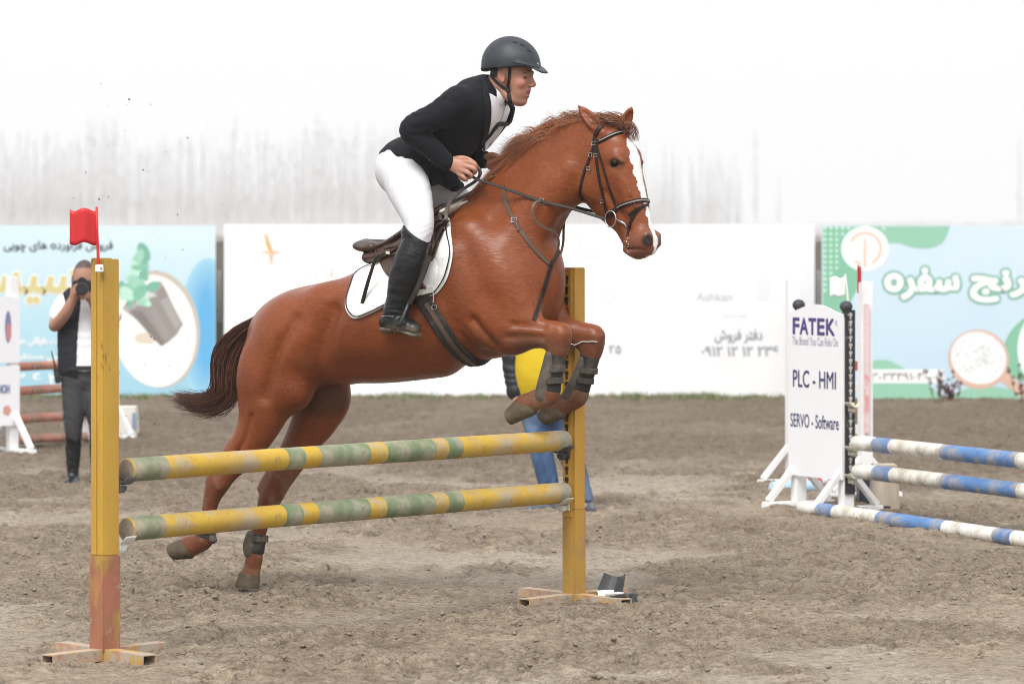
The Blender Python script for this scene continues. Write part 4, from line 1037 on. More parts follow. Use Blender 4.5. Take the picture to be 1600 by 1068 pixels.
def relax(V, Fc, it=2, lam=.5):
    """light Laplacian smoothing of a quad mesh"""
    E = np.vstack([Fc[:, [0, 1]], Fc[:, [1, 2]], Fc[:, [2, 3]], Fc[:, [3, 0]]]); E = np.vstack([E, E[:, ::-1]])
    deg = np.bincount(E[:, 0], minlength=len(V)).astype(float)
    for k in range(it * 2):
        S = np.stack([np.bincount(E[:, 0], weights=V[E[:, 1], i], minlength=len(V)) for i in range(3)], 1) / np.maximum(deg, 1)[:, None]
        V = V + (lam if k % 2 == 0 else -lam * 1.04) * (S - V)
    return V
def set_col(o, C, name='Col'):
    ca = o.data.color_attributes.new(name, 'FLOAT_COLOR', 'POINT'); C = np.asarray(C, np.float32)
    ca.data.foreach_set('color', np.hstack([C, np.ones((len(C), 1), np.float32)]).ravel())
def keep_big(V, Fc, min_share=.02):
    """drop loose crumbs"""
    par = np.arange(len(V))
    for _ in range(60):
        m = par[Fc].min(1); new = par.copy()
        for j in range(4): np.minimum.at(new, Fc[:, j], m)
        new = new[new]
        if (new == par).all(): break
        par = new
    while True:
        q = par[par]
        if (q == par).all(): break
        par = q
    return V, Fc
# ================================================================== THE HORSE
TH = R(25); C0 = np.array([(870 - 800) / F * 19.54, 19.54, 0.0])
DV = np.array([math.cos(TH), -math.sin(TH), 0]); NV = np.array([-math.sin(TH), -math.cos(TH), 0]); ZV = np.array([0, 0, 1.0])
FR = np.stack([DV, NV, ZV])                    # rows: forward, toward the camera side (the horse's right), up
def ray(px, py): return np.array([(px - 800) / F, 1.0, -(py - HOR) / F])
def onplane(px, py, lat, org=C0, N=NV):
    """world point where the photo ray meets the plane lat metres to the horse's right of the plane (org, N)"""
    r = ray(px, py); o = np.array([0, 0, CAMZ]); Y = (lat + (org - o) @ N) / (r @ N); return o + r * Y
def toL(p): return FR @ (np.asarray(p) - C0)
def toW(q): return np.asarray(q) @ FR + C0
def P(px, py, lat=0.0): return toL(onplane(px, py, lat))
PX = 1 / 326.0                                   # metres per photo pixel at the horse
HY = R(18)                                      # the head is turned a little further toward the camera
HO = onplane(945, 200, 0)
HD = np.array([math.cos(TH + HY), -math.sin(TH + HY), 0]); HN = np.array([-math.sin(TH + HY), -math.cos(TH + HY), 0])
def H(px, py, lat=0.0): return toL(onplane(px, py, lat, HO, HN))
def MI(px, py, w, s=1):
    q = P(px, py, w); return q * np.array([1, s, 1])       # the point seen on the near side, or its twin on the far side
HOl = toL(HO)
def HM(px, py, w, s=1):
    q = H(px, py, w); return q if s > 0 else q - 2 * ((q - HOl) @ (FR @ HN)) * (FR @ HN)
HNl = FR @ HN; HDl = FR @ HD
def tb(stations, fn=P):
    """(top px, top py, bottom px, bottom py, half width) -> centres, half heights, half widths"""
    c = []; h = []; b = []
    for s in stations:
        t = fn(s[0], s[1]); q = fn(s[2], s[3]); c.append((t + q) / 2); h.append(np.linalg.norm(t - q) / 2); b.append(s[4])
    return c, h, b
def legc(st, lat):
    """(px, py, half px, half width m[, lat]) """
    return [P(s[0], s[1], s[4] if len(s) > 4 else lat) for s in st], [s[2] * PX for s in st], [s[3] for s in st]
def build_horse_body():
    f = Field((-1.95, -.42, -.02), (.82, .44, 2.42), .0072)
    # trunk
    c, h, b = tb([(446, 500, 424, 560, .12), (458, 470, 436, 592, .185), (484, 452, 462, 606, .235), (515, 442, 505, 602, .262), (556, 431, 560, 588, .262), (615, 404, 620, 586, .27),
                  (665, 370, 684, 579, .265), (708, 340, 742, 565, .235), (748, 326, 796, 552, .21), (772, 340, 804, 516, .175), (782, 372, 812, 478, .14)])
    f.chain(c, h, b, k=.05, n=6, sk=[.0, .04, .06, .08, .12, .18, .22, .25, .2, .1, .0])
    # neck
    c, h, b = tb([(716, 332, 812, 512, .165), (752, 304, 802, 446, .125), (784, 279, 818, 398, .100), (816, 250, 850, 354, .090), (852, 222, 886, 330, .088), (892, 200, 906, 311, .082), (932, 188, 928, 304, .078)])
    f.chain(c, h, b, k=.06, n=6, sk=[.2, .25, .28, .28, .22, .15, .05])
    # crest, windpipe line and jugular groove
    f.chain([P(720, 331), P(765, 297), P(800, 268), P(846, 229), P(892, 203), P(935, 192)], [.035, .035, .034, .034, .032, .032], [.036, .034, .030, .028, .026, .026], k=.05)
    f.chain([P(859, 345), P(832, 392), P(820, 440)], [.036, .042, .05], [.045, .055, .07], k=.05)
    # chest, points of the shoulder, breast muscles
    for s in (1, -1):
        f.ell(MI(798, 452, .09, s), (.122, .10, .17), k=.07)
        f.chain([MI(732, 372, .135, s), MI(772, 425, .17, s), MI(803, 470, .168, s), MI(820, 490, .16, s)], [.10, .11, .09, .075], [.065, .072, .068, .06], k=.06)        # shoulder blade
        f.chain([MI(708, 405, .185, s), MI(735, 465, .192, s), MI(766, 512, .165, s)], [.085, .10, .07], [.06, .066, .06], k=.05)      # triceps
        f.ell(MI(605, 500, .10, s), (.36, .19, .205), k=.08)                      # barrel
        f.ell(MI(512, 474, .15, s), (.12, .09, .09), k=.08)                     # hip
        f.ell(MI(462, 522, .13, s), (.18, .115, .17), k=.09)                     # quarter
        f.chain([MI(860, 290, .055, s), MI(826, 335, .085, s), MI(790, 388, .115, s)], [.04, .05, .05], [.030, .035, .04], k=.09)
        f.chain([MI(890, 268, .052, s), MI(862, 322, .058, s), MI(828, 385, .082, s), MI(806, 430, .115, s)], [.032, .034, .04, .05], [.03, .03, .035, .04], k=.07)
    # forelegs -------------------------------------------------------------------------------------------------
    near = [(770, 500, 44, .085, .16), (798, 514, 38, .078, .165), (828, 518, 27, .064, .165), (850, 521, 22, .054, .165), (868, 525, 22, .050, .165), (872, 541, 19, .047, .165), (868, 557, 15.5, .038, .165), (865, 575, 14, .033, .165), (861, 597, 14, .033, .165), (857, 615, 18.5, .040, .165), (845, 622, 17, .036, .165), (831, 628, 16.5, .036, .165), (822, 632, 17.5, .041, .165)]
    c, h, b = legc(near, .165); f.chain(c, h, b, k=.045, n=5)
    f.ell(P(797, 535, .165), (.07, .05, .045), k=.05)                                        # elbow muscle
    f.ell(P(880, 521, .165), (.035, .04, .045), k=.03); f.ell(P(856, 532, .165), (.03, .035, .035), k=.03)
    far = [(800, 480, 36, .085, -.13), (840, 498, 30, .075, -.125), (875, 514, 23, .058, -.12), (905, 522, 20, .052, -.12), (922, 527, 20, .049, -.12), (925, 543, 18.5, .046, -.12), (921, 560, 15, .037, -.12), (914, 582, 13.5, .033, -.12), (907, 602, 14, .033, -.12), (902, 617, 18, .039, -.12), (890, 626, 17, .036, -.12), (876, 634, 16.5, .036, -.12), (868, 638, 17.5, .041, -.12)]
    c, h, b = legc(far, -.12); f.chain(c, h, b, k=.045, n=5)
    f.ell(P(932, 524, -.12), (.032, .038, .042), k=.03); f.ell(P(911, 537, -.12), (.03, .033, .033), k=.03)
    # hind legs ------------------------------------------------------------------------------------------------
    nh = [(452, 545, 62, .12, .135), (428, 590, 55, .115, .14), (415, 630, 44, .10, .145), (402, 668, 34, .078, .15), (380, 704, 28, .060, .15), (355, 732, 22, .048, .15), (341, 754, 19.5, .046, .15), (331, 778, 14, .038, .15), (326, 803, 12, .031, .15), (322, 826, 12, .031, .15), (319, 842, 15.5, .038, .15), (308, 849, 15.5, .036, .15), (295, 854, 17.5, .040, .15)]
    c, h, b = legc(nh, .15); f.chain(c, h, b, k=.05, n=5)
    f.ell(P(462, 615, .15), (.075, .075, .075), k=.09)                                       # stifle
    f.ell(P(398, 585, .13), (.075, .08, .15), k=.07)                                         # hamstrings
    f.chain([P(345, 722, .15), P(336, 735, .15), P(329, 748, .15)], [.020, .022, .022], [.018, .02, .02], k=.025)   # point of hock
    f.chain([P(362, 690, .15), P(350, 712, .15), P(338, 732, .15)], [.014, .012, .014], [.012, .012, .014], k=.03)  # Achilles cord
    fh = [(485, 575, 60, .11, -.12), (500, 615, 50, .10, -.125), (493, 650, 40, .088, -.13), (475, 682, 31, .07, -.13), (454, 718, 26, .054, -.13), (435, 750, 22.5, .048, -.13), (423, 775, 20, .046, -.13), (413, 802, 14.5, .038, -.13), (406, 826, 12.5, .032, -.13), (400, 850, 12, .032, -.13), (397, 872, 14.5, .037, -.13), (394, 886, 14.5, .035, -.13), (391, 896, 16.5, .040, -.13)]
    c, h, b = legc(fh, -.13); f.chain(c, h, b, k=.05, n=5)
    f.ell(P(515, 622, -.13), (.07, .075, .08), k=.08)
    f.chain([P(428, 730, -.13), P(416, 747, -.13), P(408, 762, -.13)], [.018, .02, .02], [.018, .02, .02], k=.025)
    f.chain([P(455, 690, -.13), P(440, 715, -.13), P(424, 740, -.13)], [.013, .012, .014], [.012, .012, .014], k=.03)
    # belly line / sheath, dock of the tail
    f.chain([P(545, 576, 0), P(600, 576, 0), P(690, 566, 0)], [.055, .06, .06], [.12, .14, .13], k=.08)
    f.chain([P(430, 492, 0), P(412, 500, 0), P(396, 512, 0)], [.035, .03, .024], [.035, .03, .024], k=.04)
    # flank hollow, groove before the shoulder, groove behind the elbow, groove along the gaskin
    f.chain([P(514, 486, .305), P(494, 535, .320), P(487, 582, .31)], [.030, .040, .034], [.060, .085, .080], k=.075, mode='sub')
    f.chain([P(735, 500, .28), P(768, 542, .265)], [.013, .012], [.05, .05], k=.04, mode='sub')
    f.chain([P(455, 500, .30), P(425, 560, .305), P(408, 620, .285)], [.012, .014, .012], [.04, .045, .04], k=.06, mode='sub')
    # head -----------------------------------------------------------------------------------------------------
    c, h, b = tb([(943, 190, 915, 262, .070), (966, 198, 914, 292, .085), (983, 222, 914, 309, .090), (991, 252, 922, 322, .085), (1000, 285, 940, 337, .070), (1008, 316, 958, 352, .060), (1015, 345, 970, 369, .056), (1018, 368, 979, 386, .058)], H)
    f.chain(c, h, b, L=HNl, k=.035, n=6, sk=[-.1, -.18, -.22, -.2, -.12, -.08, .0, .05])
    f.ell(H(1004, 375), (.062, .066, .068), k=.03)                                            # muzzle
    f.chain([H(984, 390), H(997, 396)], [.022, .022], [.042, .044], L=HNl, k=.015)             # lower lip and chin
    f.ell(H(1016, 389), (.026, .040, .028), k=.02)
    for s in (1, -1):
        o = lambda px, py, w: HM(px, py, w, s)
        f.ell(o(930, 287, .060), (.085, .030, .078), k=.03)                                   # jowl
        f.ell(o(961, 243, .058), (.044, .030, .034), k=.045)                                   # brow
        f.chain([o(965, 272, .070), o(978, 300, .058), o(986, 322, .048)], [.016, .014, .012], [.012, .010, .008], k=.05)   # facial crest
        f.ell(o(1010, 374, .036), (.030, .020, .036), k=.025)                                  # nostril rim
        f.ell(o(1013, 375, .058), (.015, .026, .024), ax=[[.9, 0, .43], [0, 1, 0], [-.43, 0, .9]], k=.010, mode='sub')
        f.ell(o(961.5, 255, .094), (.025, .018, .018), k=.01, mode='sub')                       # eye socket
        f.chain([o(950, 253, .074), o(960, 247, .080), o(972, 253, .071)], .0075, .0075, k=.018)                  # upper lid
        f.chain([o(951, 262, .074), o(961, 265, .078), o(970, 261, .071)], .007, .007, k=.014)
        f.chain([o(980, 388, .044), o(995, 389, .054), o(1008, 391, .050)], .0045, .012, k=.008, mode='sub')        # mouth
        f.chain([o(945, 300, .088), o(968, 333, .070), o(982, 358, .058)], .008, .010, k=.03, mode='sub')
    # ears
    EN = HNl
    def ear(base, mid, tip, face, w):
        b0, m0, t0 = base, mid, tip
        d = (t0 - b0); d /= np.linalg.norm(d); fc = face - d * (face @ d); fc /= np.linalg.norm(fc)
        q = [b0 - d * .015, b0 * .6 + m0 * .4, m0, m0 * .45 + t0 * .55, t0]
        f.chain(q, [w * .72, w * .92, w, w * .72, w * .16], [.027, .024, .017, .012, .007], L=fc, k=.018, n=5)
        f.chain([b0 * .5 + m0 * .5 + fc * .020, m0 + fc * .017, m0 * .5 + t0 * .5 + fc * .012], [w * .5, w * .62, w * .4], [.017, .014, .010], L=fc, k=.008, mode='sub')
    ear(H(940, 205, .055), H(924, 187, .070), H(904, 166, .078), np.array([.35, .9, .1]), .033)
    ear(H(972, 204, -.055), H(979, 187, -.075), H(987, 168, -.085), np.array([.7, .5, .2]), .030)
    for (kx, ky, lt_) in ((878, 527, .165), (931, 530, -.12)):
        f.ell(P(kx + 4, ky - 6, lt_), (.024, .036, .022), k=.018); f.ell(P(kx + 4, ky + 8, lt_), (.021, .034, .018), k=.016)
        f.ell(P(kx - 24, ky + 6, lt_), (.016, .022, .022), k=.018); f.ell(P(kx - 2, ky - 1, lt_ + .030), (.024, .014, .024), k=.016)
    for (hx, hy, lt_) in ((343, 757, .15), (425, 776, -.13)):
        f.ell(P(hx, hy, lt_ + .026), (.026, .018, .028), k=.018); f.ell(P(hx + 10, hy - 6, lt_), (.018, .026, .024), k=.018)
    def vein(pts, r_, k=.008): f.chain(pts, r_, r_, k=k, n=4, mar=.02)
    vein([HM(985, 300, .064), HM(978, 318, .064), HM(968, 330, .064)], .0038); vein([HM(990, 322, .054), HM(978, 318, .064)], .0032); vein([HM(972, 278, .076), HM(985, 300, .064), HM(996, 330, .050)], .0034)
    f.chain([MI(800, 507, .245), MI(826, 509, .235), MI(848, 512, .222)], .007, .010, k=.03, mode='sub')        # extensor groove
    f.chain([MI(792, 527, .245), MI(822, 526, .235), MI(846, 527, .222)], .006, .009, k=.03, mode='sub')
    f.chain([MI(392, 650, .24), MI(380, 690, .22), MI(360, 722, .20)], .006, .014, k=.025, mode='sub')           # gaskin groove
    # soft creases: neck folds, skin over the shoulder
    f.wrinkle(P(720, 560, 0) - (.25, .0, .1), P(720, 560, 0) + (.2, .35, .2), .0016, 55, (1, 0, .6), 1)
    V, Fc = f.mesh(); V = relax(V, Fc, 2)
    return f, V, Fc
hf, HV, HF = build_horse_body()
HW = toW(HV)
hbvh = BVHTree.FromPolygons([tuple(p) for p in HW], HF.tolist())
horse_root_loc = toW(np.array([-1.0, 0, 0])); horse_root_loc[2] = 0
# coat colours by place on the animal
def horse_colours(V):
    W = toW(V); hd = V - FR @ (HO - C0)                                # head frame
    base = np.array([.192, .0520, .0165]); C = np.tile(base, (len(V), 1))
    n = lambda s, sd: fbm(V[:, 0] * s + 40, V[:, 2] * s * .8 + V[:, 1] * s * .6 + 40, sd, 3)
    def mixc(C, col, t): t = np.clip(t, 0, 1)[:, None]; return C * (1 - t) + np.array(col) * t
    C = mixc(C, (.105, .025, .0070), smooth01(n(2.2, 71), .45, .7) * .55)
    C = mixc(C, (.205, .064, .023), smooth01(n(3.5, 72), .52, .75) * .35)
    # along-head coordinate t (0 poll .. 1 muzzle) and side coordinate w
    A = H(950, 195); B = H(1012, 390); d = B - A; Ld = np.linalg.norm(d); d = d / Ld; q = V - A; t = q @ d / Ld; w = q @ HNl; up = np.cross(HNl, d); v = q @ up
    if (H(1010, 300) - A) @ up < 0: v = -v
    inh = (V[:, 0] > P(905, 300)[0]) & (V[:, 2] > P(0, 415)[2])
    edge = .004 * np.sin(t * 60) + .010 * (n(16, 73) - .5)
    wid = np.interp(t, [.12, .2, .35, .55, .75, .95, 1.1], [.004, .026, .038, .024, .014, .014, .016]) + edge
    blaze = inh & (t > .17) & (np.abs(w + .006) < wid) & (v > np.interp(t, [0, .4, .8, 1.1], [.03, .0, .0, -.02]))
    C[blaze] = (.80, .775, .74)
    mz = inh & (t > .80); C = mixc(C, (.19, .085, .060), np.where(mz, smooth01(t, .80, .97), 0) * .75 * ~blaze)
    nz = np.linalg.norm(V - HM(1013, 375, .056, 1), axis=1); C = mixc(C, (.030, .016, .013), smooth01(-nz, -.048, -.026)); C = mixc(C, (.16, .05, .05), smooth01(-nz, -.016, -.006) * .4)  # near nostril: shade of the opening painted dark, pink inside
    nz2 = np.linalg.norm(V - HM(1013, 375, .056, -1), axis=1); C = mixc(C, (.135, .085, .085), smooth01(-nz2, -.044, -.030))
    li = np.linalg.norm((V - H(990, 394)) / (.030, .05, .016), axis=1); C = mixc(C, (.52, .43, .38), smooth01(-li, -1.2, -.7) * .8)
    for s in (1, -1):
        e = np.linalg.norm((V - HM(961.5, 255, .088, s)) / (1.25, 1, .95), axis=1); C = mixc(C, (.050, .020, .011), smooth01(-e, -.036, -.022) * .85)
    # darker points of the legs, dusty knees and pasterns
    z = V[:, 2]; fore = V[:, 0] > P(700, 500)[0]
    knee = np.where(fore, smooth01(-z, -P(0, 500)[2], -P(0, 528)[2]), 0); C = mixc(C, (.125, .058, .036), knee * .75 * smooth01(V[:, 0], P(815, 500)[0], P(850, 500)[0]))
    dust = knee * smooth01(V[:, 0], P(825, 500)[0], P(862, 500)[0]) * smooth01(n(9, 74), .42, .6); C = mixc(C, (.17, .115, .080), dust * .5)
    hind = np.where(~fore, smooth01(-z, -P(0, 690)[2], -P(0, 760)[2]), 0); C = mixc(C, (.115, .042, .022), hind * .75)
    C = mixc(C, (.26, .19, .14), hind * smooth01(n(11, 75), .55, .7) * .4)
    lowd = np.where(~fore, smooth01(-z, -P(0, 835)[2], -P(0, 900)[2]), 0); C = mixc(C, (.19, .085, .05), lowd * .7)
    fa_ = np.linalg.norm((V - P(812, 530, .16)) / (.16, .14, .075), axis=1); C = mixc(C, (.085, .030, .014), smooth01(-fa_, -1.2, -.5) * .55)  # forearm: darker hair plus shading painted into the coat
    ax_ = np.linalg.norm((V - P(752, 545, .22)) / (.13, .16, .10), axis=1); C = mixc(C, (.095, .032, .014), smooth01(-ax_, -1.2, -.4) * .5)  # shading behind the elbow painted into the coat colour
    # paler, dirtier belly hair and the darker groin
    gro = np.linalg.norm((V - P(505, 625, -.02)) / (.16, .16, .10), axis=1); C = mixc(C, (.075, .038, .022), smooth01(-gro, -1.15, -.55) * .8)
    C = np.where(blaze[:, None], C, C * np.array([.97, .91, .82]))
    ear_in = np.linalg.norm(V - H(922, 186, .09), axis=1)
    return C
coat = bpy.data.materials.new('chestnut_coat'); coat.use_nodes = True
def coat_nodes(m, stretch):
    t = m.node_tree; n = t.nodes; l = t.links; b = n['Principled BSDF']
    a = n.new('ShaderNodeAttribute'); a.attribute_name = 'Col'; tc = n.new('ShaderNodeTexCoord')
    mp = n.new('ShaderNodeMapping'); mp.inputs['Rotation'].default_value = (0, R(35), -TH); mp.inputs['Scale'].default_value = stretch; l.new(tc.outputs['Object'], mp.inputs[0])
    no = n.new('ShaderNodeTexNoise'); no.inputs['Scale'].default_value = 80; no.inputs['Detail'].default_value = 5; l.new(mp.outputs[0], no.inputs['Vector'])
    mr = n.new('ShaderNodeMapRange'); mr.inputs[1].default_value = .3; mr.inputs[2].default_value = .7; mr.inputs[3].default_value = .84; mr.inputs[4].default_value = 1.14; l.new(no.outputs[0], mr.inputs[0])
    mx = n.new('ShaderNodeMix'); mx.data_type = 'RGBA'; mx.blend_type = 'MULTIPLY'; mx.inputs[0].default_value = 1; l.new(a.outputs['Color'], mx.inputs[6]); l.new(mr.outputs[0], mx.inputs[7]); l.new(mx.outputs[2], b.inputs['Base Color'])
    # specks of dried mud
    nv = n.new('ShaderNodeTexVoronoi'); nv.inputs['Scale'].default_value = 38; l.new(tc.outputs['Object'], nv.inputs['Vector'])
    nm = n.new('ShaderNodeTexNoise'); nm.inputs['Scale'].default_value = 4; l.new(tc.outputs['Object'], nm.inputs['Vector'])
    th = n.new('ShaderNodeMapRange'); th.inputs[1].default_value = .50; th.inputs[2].default_value = .72; th.inputs[3].default_value = .02; th.inputs[4].default_value = .13; l.new(nm.outputs[0], th.inputs[0])
    lt = n.new('ShaderNodeMath'); lt.operation = 'LESS_THAN'; l.new(nv.outputs['Distance'], lt.inputs[0]); l.new(th.outputs[0], lt.inputs[1])
    ms = n.new('ShaderNodeMix'); ms.data_type = 'RGBA'; ms.inputs[7].default_value = (.26, .19, .13, 1); l.new(lt.outputs[0], ms.inputs[0]); l.new(mx.outputs[2], ms.inputs[6]); l.new(ms.outputs[2], b.inputs['Base Color'])
    b.inputs['Roughness'].default_value = .35; b.inputs['Specular IOR Level'].default_value = .24
    b.inputs['Sheen Weight'].default_value = .0; b.inputs['Sheen Roughness'].default_value = .5; b.inputs['Sheen Tint'].default_value = (1, .75, .6, 1)
    n2 = n.new('ShaderNodeTexNoise'); n2.inputs['Scale'].default_value = 95; n2.inputs['Detail'].default_value = 4; l.new(mp.outputs[0], n2.inputs['Vector'])
    bp = n.new('ShaderNodeBump'); bp.inputs['Strength'].default_value = .35; bp.inputs['Distance'].default_value = .005; l.new(n2.outputs[0], bp.inputs['Height'])
    n3 = n.new('ShaderNodeTexNoise'); n3.inputs['Scale'].default_value = 7; n3.inputs['Detail'].default_value = 3; l.new(tc.outputs['Object'], n3.inputs['Vector'])
    bp2 = n.new('ShaderNodeBump'); bp2.inputs['Strength'].default_value = .2; bp2.inputs['Distance'].default_value = .02; l.new(n3.outputs[0], bp2.inputs['Height']); l.new(bp.outputs[0], bp2.inputs['Normal']); l.new(bp2.outputs[0], b.inputs['Normal'])
coat_nodes(coat, (.3, 1, 1))
horse = empty('horse', horse_root_loc, 'chestnut horse with white blaze leaping over the yellow striped poles', 'horse')
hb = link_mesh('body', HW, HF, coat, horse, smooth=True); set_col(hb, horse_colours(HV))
# eyes
eyem = mat('horse_eye', (.006, .004, .003), .22, .15)
for s in (1, -1):
    mb = MB(); c = toW(HM(961.5, 255.5, .071, s)); mb.lathe([(.0245 * math.sin(R(a)), .0245 * math.cos(R(a))) for a in (179, 160, 140, 115, 90, 65, 40, 20, 1)], c, 18); mb.build('eye', eyem, horse, smooth=True)
# hooves
hoofm = mat('muddy_hoof', (.105, .082, .052), .8, .25, layers=[((.16, .125, .082), 14, .45, .6, .8), ((.07, .052, .034), 8, .52, .66, .7)], bump=.5, bscale=45)
def hoof_mesh(cor, cor2, toe, heel, lat, wid):
    """four outline points in the photo: front of coronet, back of coronet (heel bulb), toe, heel of the sole"""
    a, b2, t, h_ = [P(*q, lat) for q in (cor, cor2, toe, heel)]; lt = np.array([0, 1.0, 0]); V = []; n = 22
    rows = [(-.12, .0), (-.10, .85), (0, .97), (.06, 1.04), (.35, 1.06), (.7, 1.16), (.96, 1.22), (1.0, 1.18), (1.0, .0)]
    for (u, g) in rows:
        u_ = max(u, 0); fr = a + (t - a) * u; bk = b2 + (h_ - b2) * u; c = (fr + bk) / 2; hx = (fr - bk) / 2
        for j in range(n):
            an = 2 * math.pi * j / n; ca, sa = math.cos(an), math.sin(an); k = g if g else 0
            V.append(c + hx * ca * (1 if g else 0) * (1.0 if g >= 1 else g if g else 0) + lt * sa * wid * k * (1 - .18 * max(0, -ca)))
    Fc = []
    for i in range(len(rows) - 1):
        for j in range(n): Fc.append([i * n + j, i * n + (j + 1) % n, (i + 1) * n + (j + 1) % n, (i + 1) * n + j])
    mb = MB(); mb.add([toW(v) for v in V], Fc); o = mb.build('hoof', hoofm, horse); autosmooth(o, 45); return o
hoof_mesh((838, 647), (813, 616), (800, 663), (791, 640), .165, .041)
hoof_mesh((884, 652), (862, 625), (856, 664), (840, 645), -.12, .041)
hoof_mesh((301, 872), (292, 837), (275, 874), (263, 850), .15, .041)
hoof_mesh((375, 893), (406, 898), (368, 915), (404, 919), -.13, .042)
# ------------------------------------------------------------------ mane, forelock and tail: many fine tapered locks
hairm = bpy.data.materials.new('horse_hair'); hairm.use_nodes = True
def hair_nodes(m):
    n = m.node_tree.nodes; l = m.node_tree.links; b = n['Principled BSDF']; a = n.new('ShaderNodeAttribute'); a.attribute_name = 'Col'
    l.new(a.outputs['Color'], b.inputs['Base Color']); b.inputs['Roughness'].default_value = .42; b.inputs['Specular IOR Level'].default_value = .45
hair_nodes(hairm)
def locks(name, strands, parent, n=7, ns=3):
    """strands: list of (list of local points, root radius, colour)"""
    V = []; Fc = []; C = []; base = 0
    for pts, r0, col in strands:
        Q = np.array(catmull(pts, max(2, n // (len(pts) - 1) + 1))); k = len(Q); T = np.gradient(Q, axis=0); T /= np.linalg.norm(T, axis=1)[:, None] + 1e-9
        N = np.cross(T, [.3, .9, .2]); N /= np.linalg.norm(N, axis=1)[:, None] + 1e-9; B = np.cross(T, N)
        t = np.linspace(0, 1, k); rr_ = r0 * (1 - .85 * t ** 1.6)
        for j in range(ns):
            a = 2 * math.pi * j / ns; V.append(Q + (N * math.cos(a) + B * math.sin(a)) * rr_[:, None]); C.append(np.tile(col, (k, 1)))
        for j in range(ns):
            a0 = base + j * k; b0 = base + ((j + 1) % ns) * k; i = np.arange(k - 1); Fc.append(np.stack([a0 + i, b0 + i, b0 + i + 1, a0 + i + 1], 1))
        base += ns * k
    V = toW(np.vstack(V)); o = link_mesh(name, V, np.vstack(Fc), hairm, parent, smooth=True); set_col(o, np.vstack(C) * .8); return o
hr = np.random.default_rng(17)
def lerp_path(A, B, s): return [(a[0] * (1 - s) + b[0] * s, a[1] * (1 - s) + b[1] * s) for a, b in zip(A, B)]
# tail
TLp = [(422, 487), (396, 496), (366, 512), (342, 533), (332, 556), (332, 582), (335, 604), (322, 619), (298, 622), (274, 619)]
TRp = [(414, 512), (404, 522), (396, 540), (388, 562), (382, 586), (377, 606), (370, 626), (352, 642), (330, 649), (306, 640)]
st = []
for k in range(1150):
    s = float(np.clip(hr.beta(.9, 1.7), 0, 1)); pth = lerp_path(TLp, TRp, s); lat = hr.normal(0, .028); sp = hr.normal(0, 1, 2)
    ln = len(pth) if hr.random() < .6 else int(hr.integers(5, len(pth) + 1)); j0 = int(hr.integers(0, 2)) if hr.random() < .8 else int(hr.integers(2, 5))
    pts = []
    for i, (x, y) in enumerate(pth[j0:ln]):
        w = (i + j0) / 9; pts.append(P(x + sp[0] * 8 * w * w + hr.normal(0, 1.1) * (.3 + w), y + sp[1] * 7 * w * w + hr.normal(0, 1.1) * (.3 + w), lat * (.5 + w) + .01))
    if len(pts) < 3: continue
    g = hr.random(); dark = np.array([.030, .011, .007]); lite = np.array([.30, .10, .042]); col = dark + (lite - dark) * (g ** 2 * .7 + .3 * (1 if i < 3 else .5) * g) + np.array([.06, .035, .02]) * (max(0, s - .75) * 2 * hr.random())
    st.append((pts, .0016 + .0012 * hr.random(), col))
locks('tail', st, horse, 12)
# mane: roots on the crest, swept up and back by the leap, falling to the far side
crest = catmull([(742, 314), (765, 298), (790, 277), (815, 252), (846, 229), (875, 210), (905, 197), (930, 191)], 12)
st = []
for c_ in range(170):                       # the hair hangs together in locks
    u0 = (c_ + hr.random()) / 170; upk = .35 + .85 * hr.random(); bkk = .6 + .8 * hr.random(); sdk = hr.standard_normal(); cl = hr.normal(0, .012); lk = hr.random(); ph = hr.random() * 6.28; wild = hr.random() < .14
    for k in range(32):
        u = min(1, max(0, u0 + hr.normal(0, .012))); x, y = crest[min(len(crest) - 1, int(u * (len(crest) - 1)))]
        lat = hr.uniform(-.03, .022); root = P(x + hr.normal(0, 1.2), y + 3 + hr.normal(0, 1.2), lat)
        up = np.interp(u, [0, .2, .45, .75, 1], [.018, .045, .095, .09, .06]) * (upk + hr.normal(0, .14)); back = np.interp(u, [0, .3, 1], [.05, .085, .095]) * (bkk + hr.normal(0, .10))
        side = -.03 + .035 * sdk + hr.normal(0, .012); drop = .035 * (1 - upk) ** 2 + .01 * hr.random()
        dirb = np.array([-.80, 0, -.50])            # backwards down the neck
        wv = .008 * math.sin(ph + k * .05)
        p1 = root + np.array([0, side * .25, up * .60]) + dirb * back * .26
        p2 = root + np.array([0, side * .6, up + cl * .6 + wv]) + dirb * back * .75
        p3 = root + np.array([0, side * .9, up * 1.12 + cl - wv - drop * .5 + hr.normal(0, .003)]) + dirb * back * 1.3
        p4 = root + np.array([0, side + hr.normal(0, .006), up * 1.05 + cl * 1.6 + wv * 1.6 - drop * 1.6 + hr.normal(0, .006) + (.045 * hr.random() if wild else 0)]) + dirb * back * (1.85 + .12 * hr.standard_normal())
        g = np.clip(lk * .7 + .3 * hr.random() + hr.normal(0, .08), 0, 1); col = np.array([.11, .034, .014]) * (1 - g) + np.array([.60, .21, .078]) * g
        st.append(([root, p1, p2, p3, p4], .0009 + .0007 * hr.random(), col))
locks('mane', st, horse, 8)
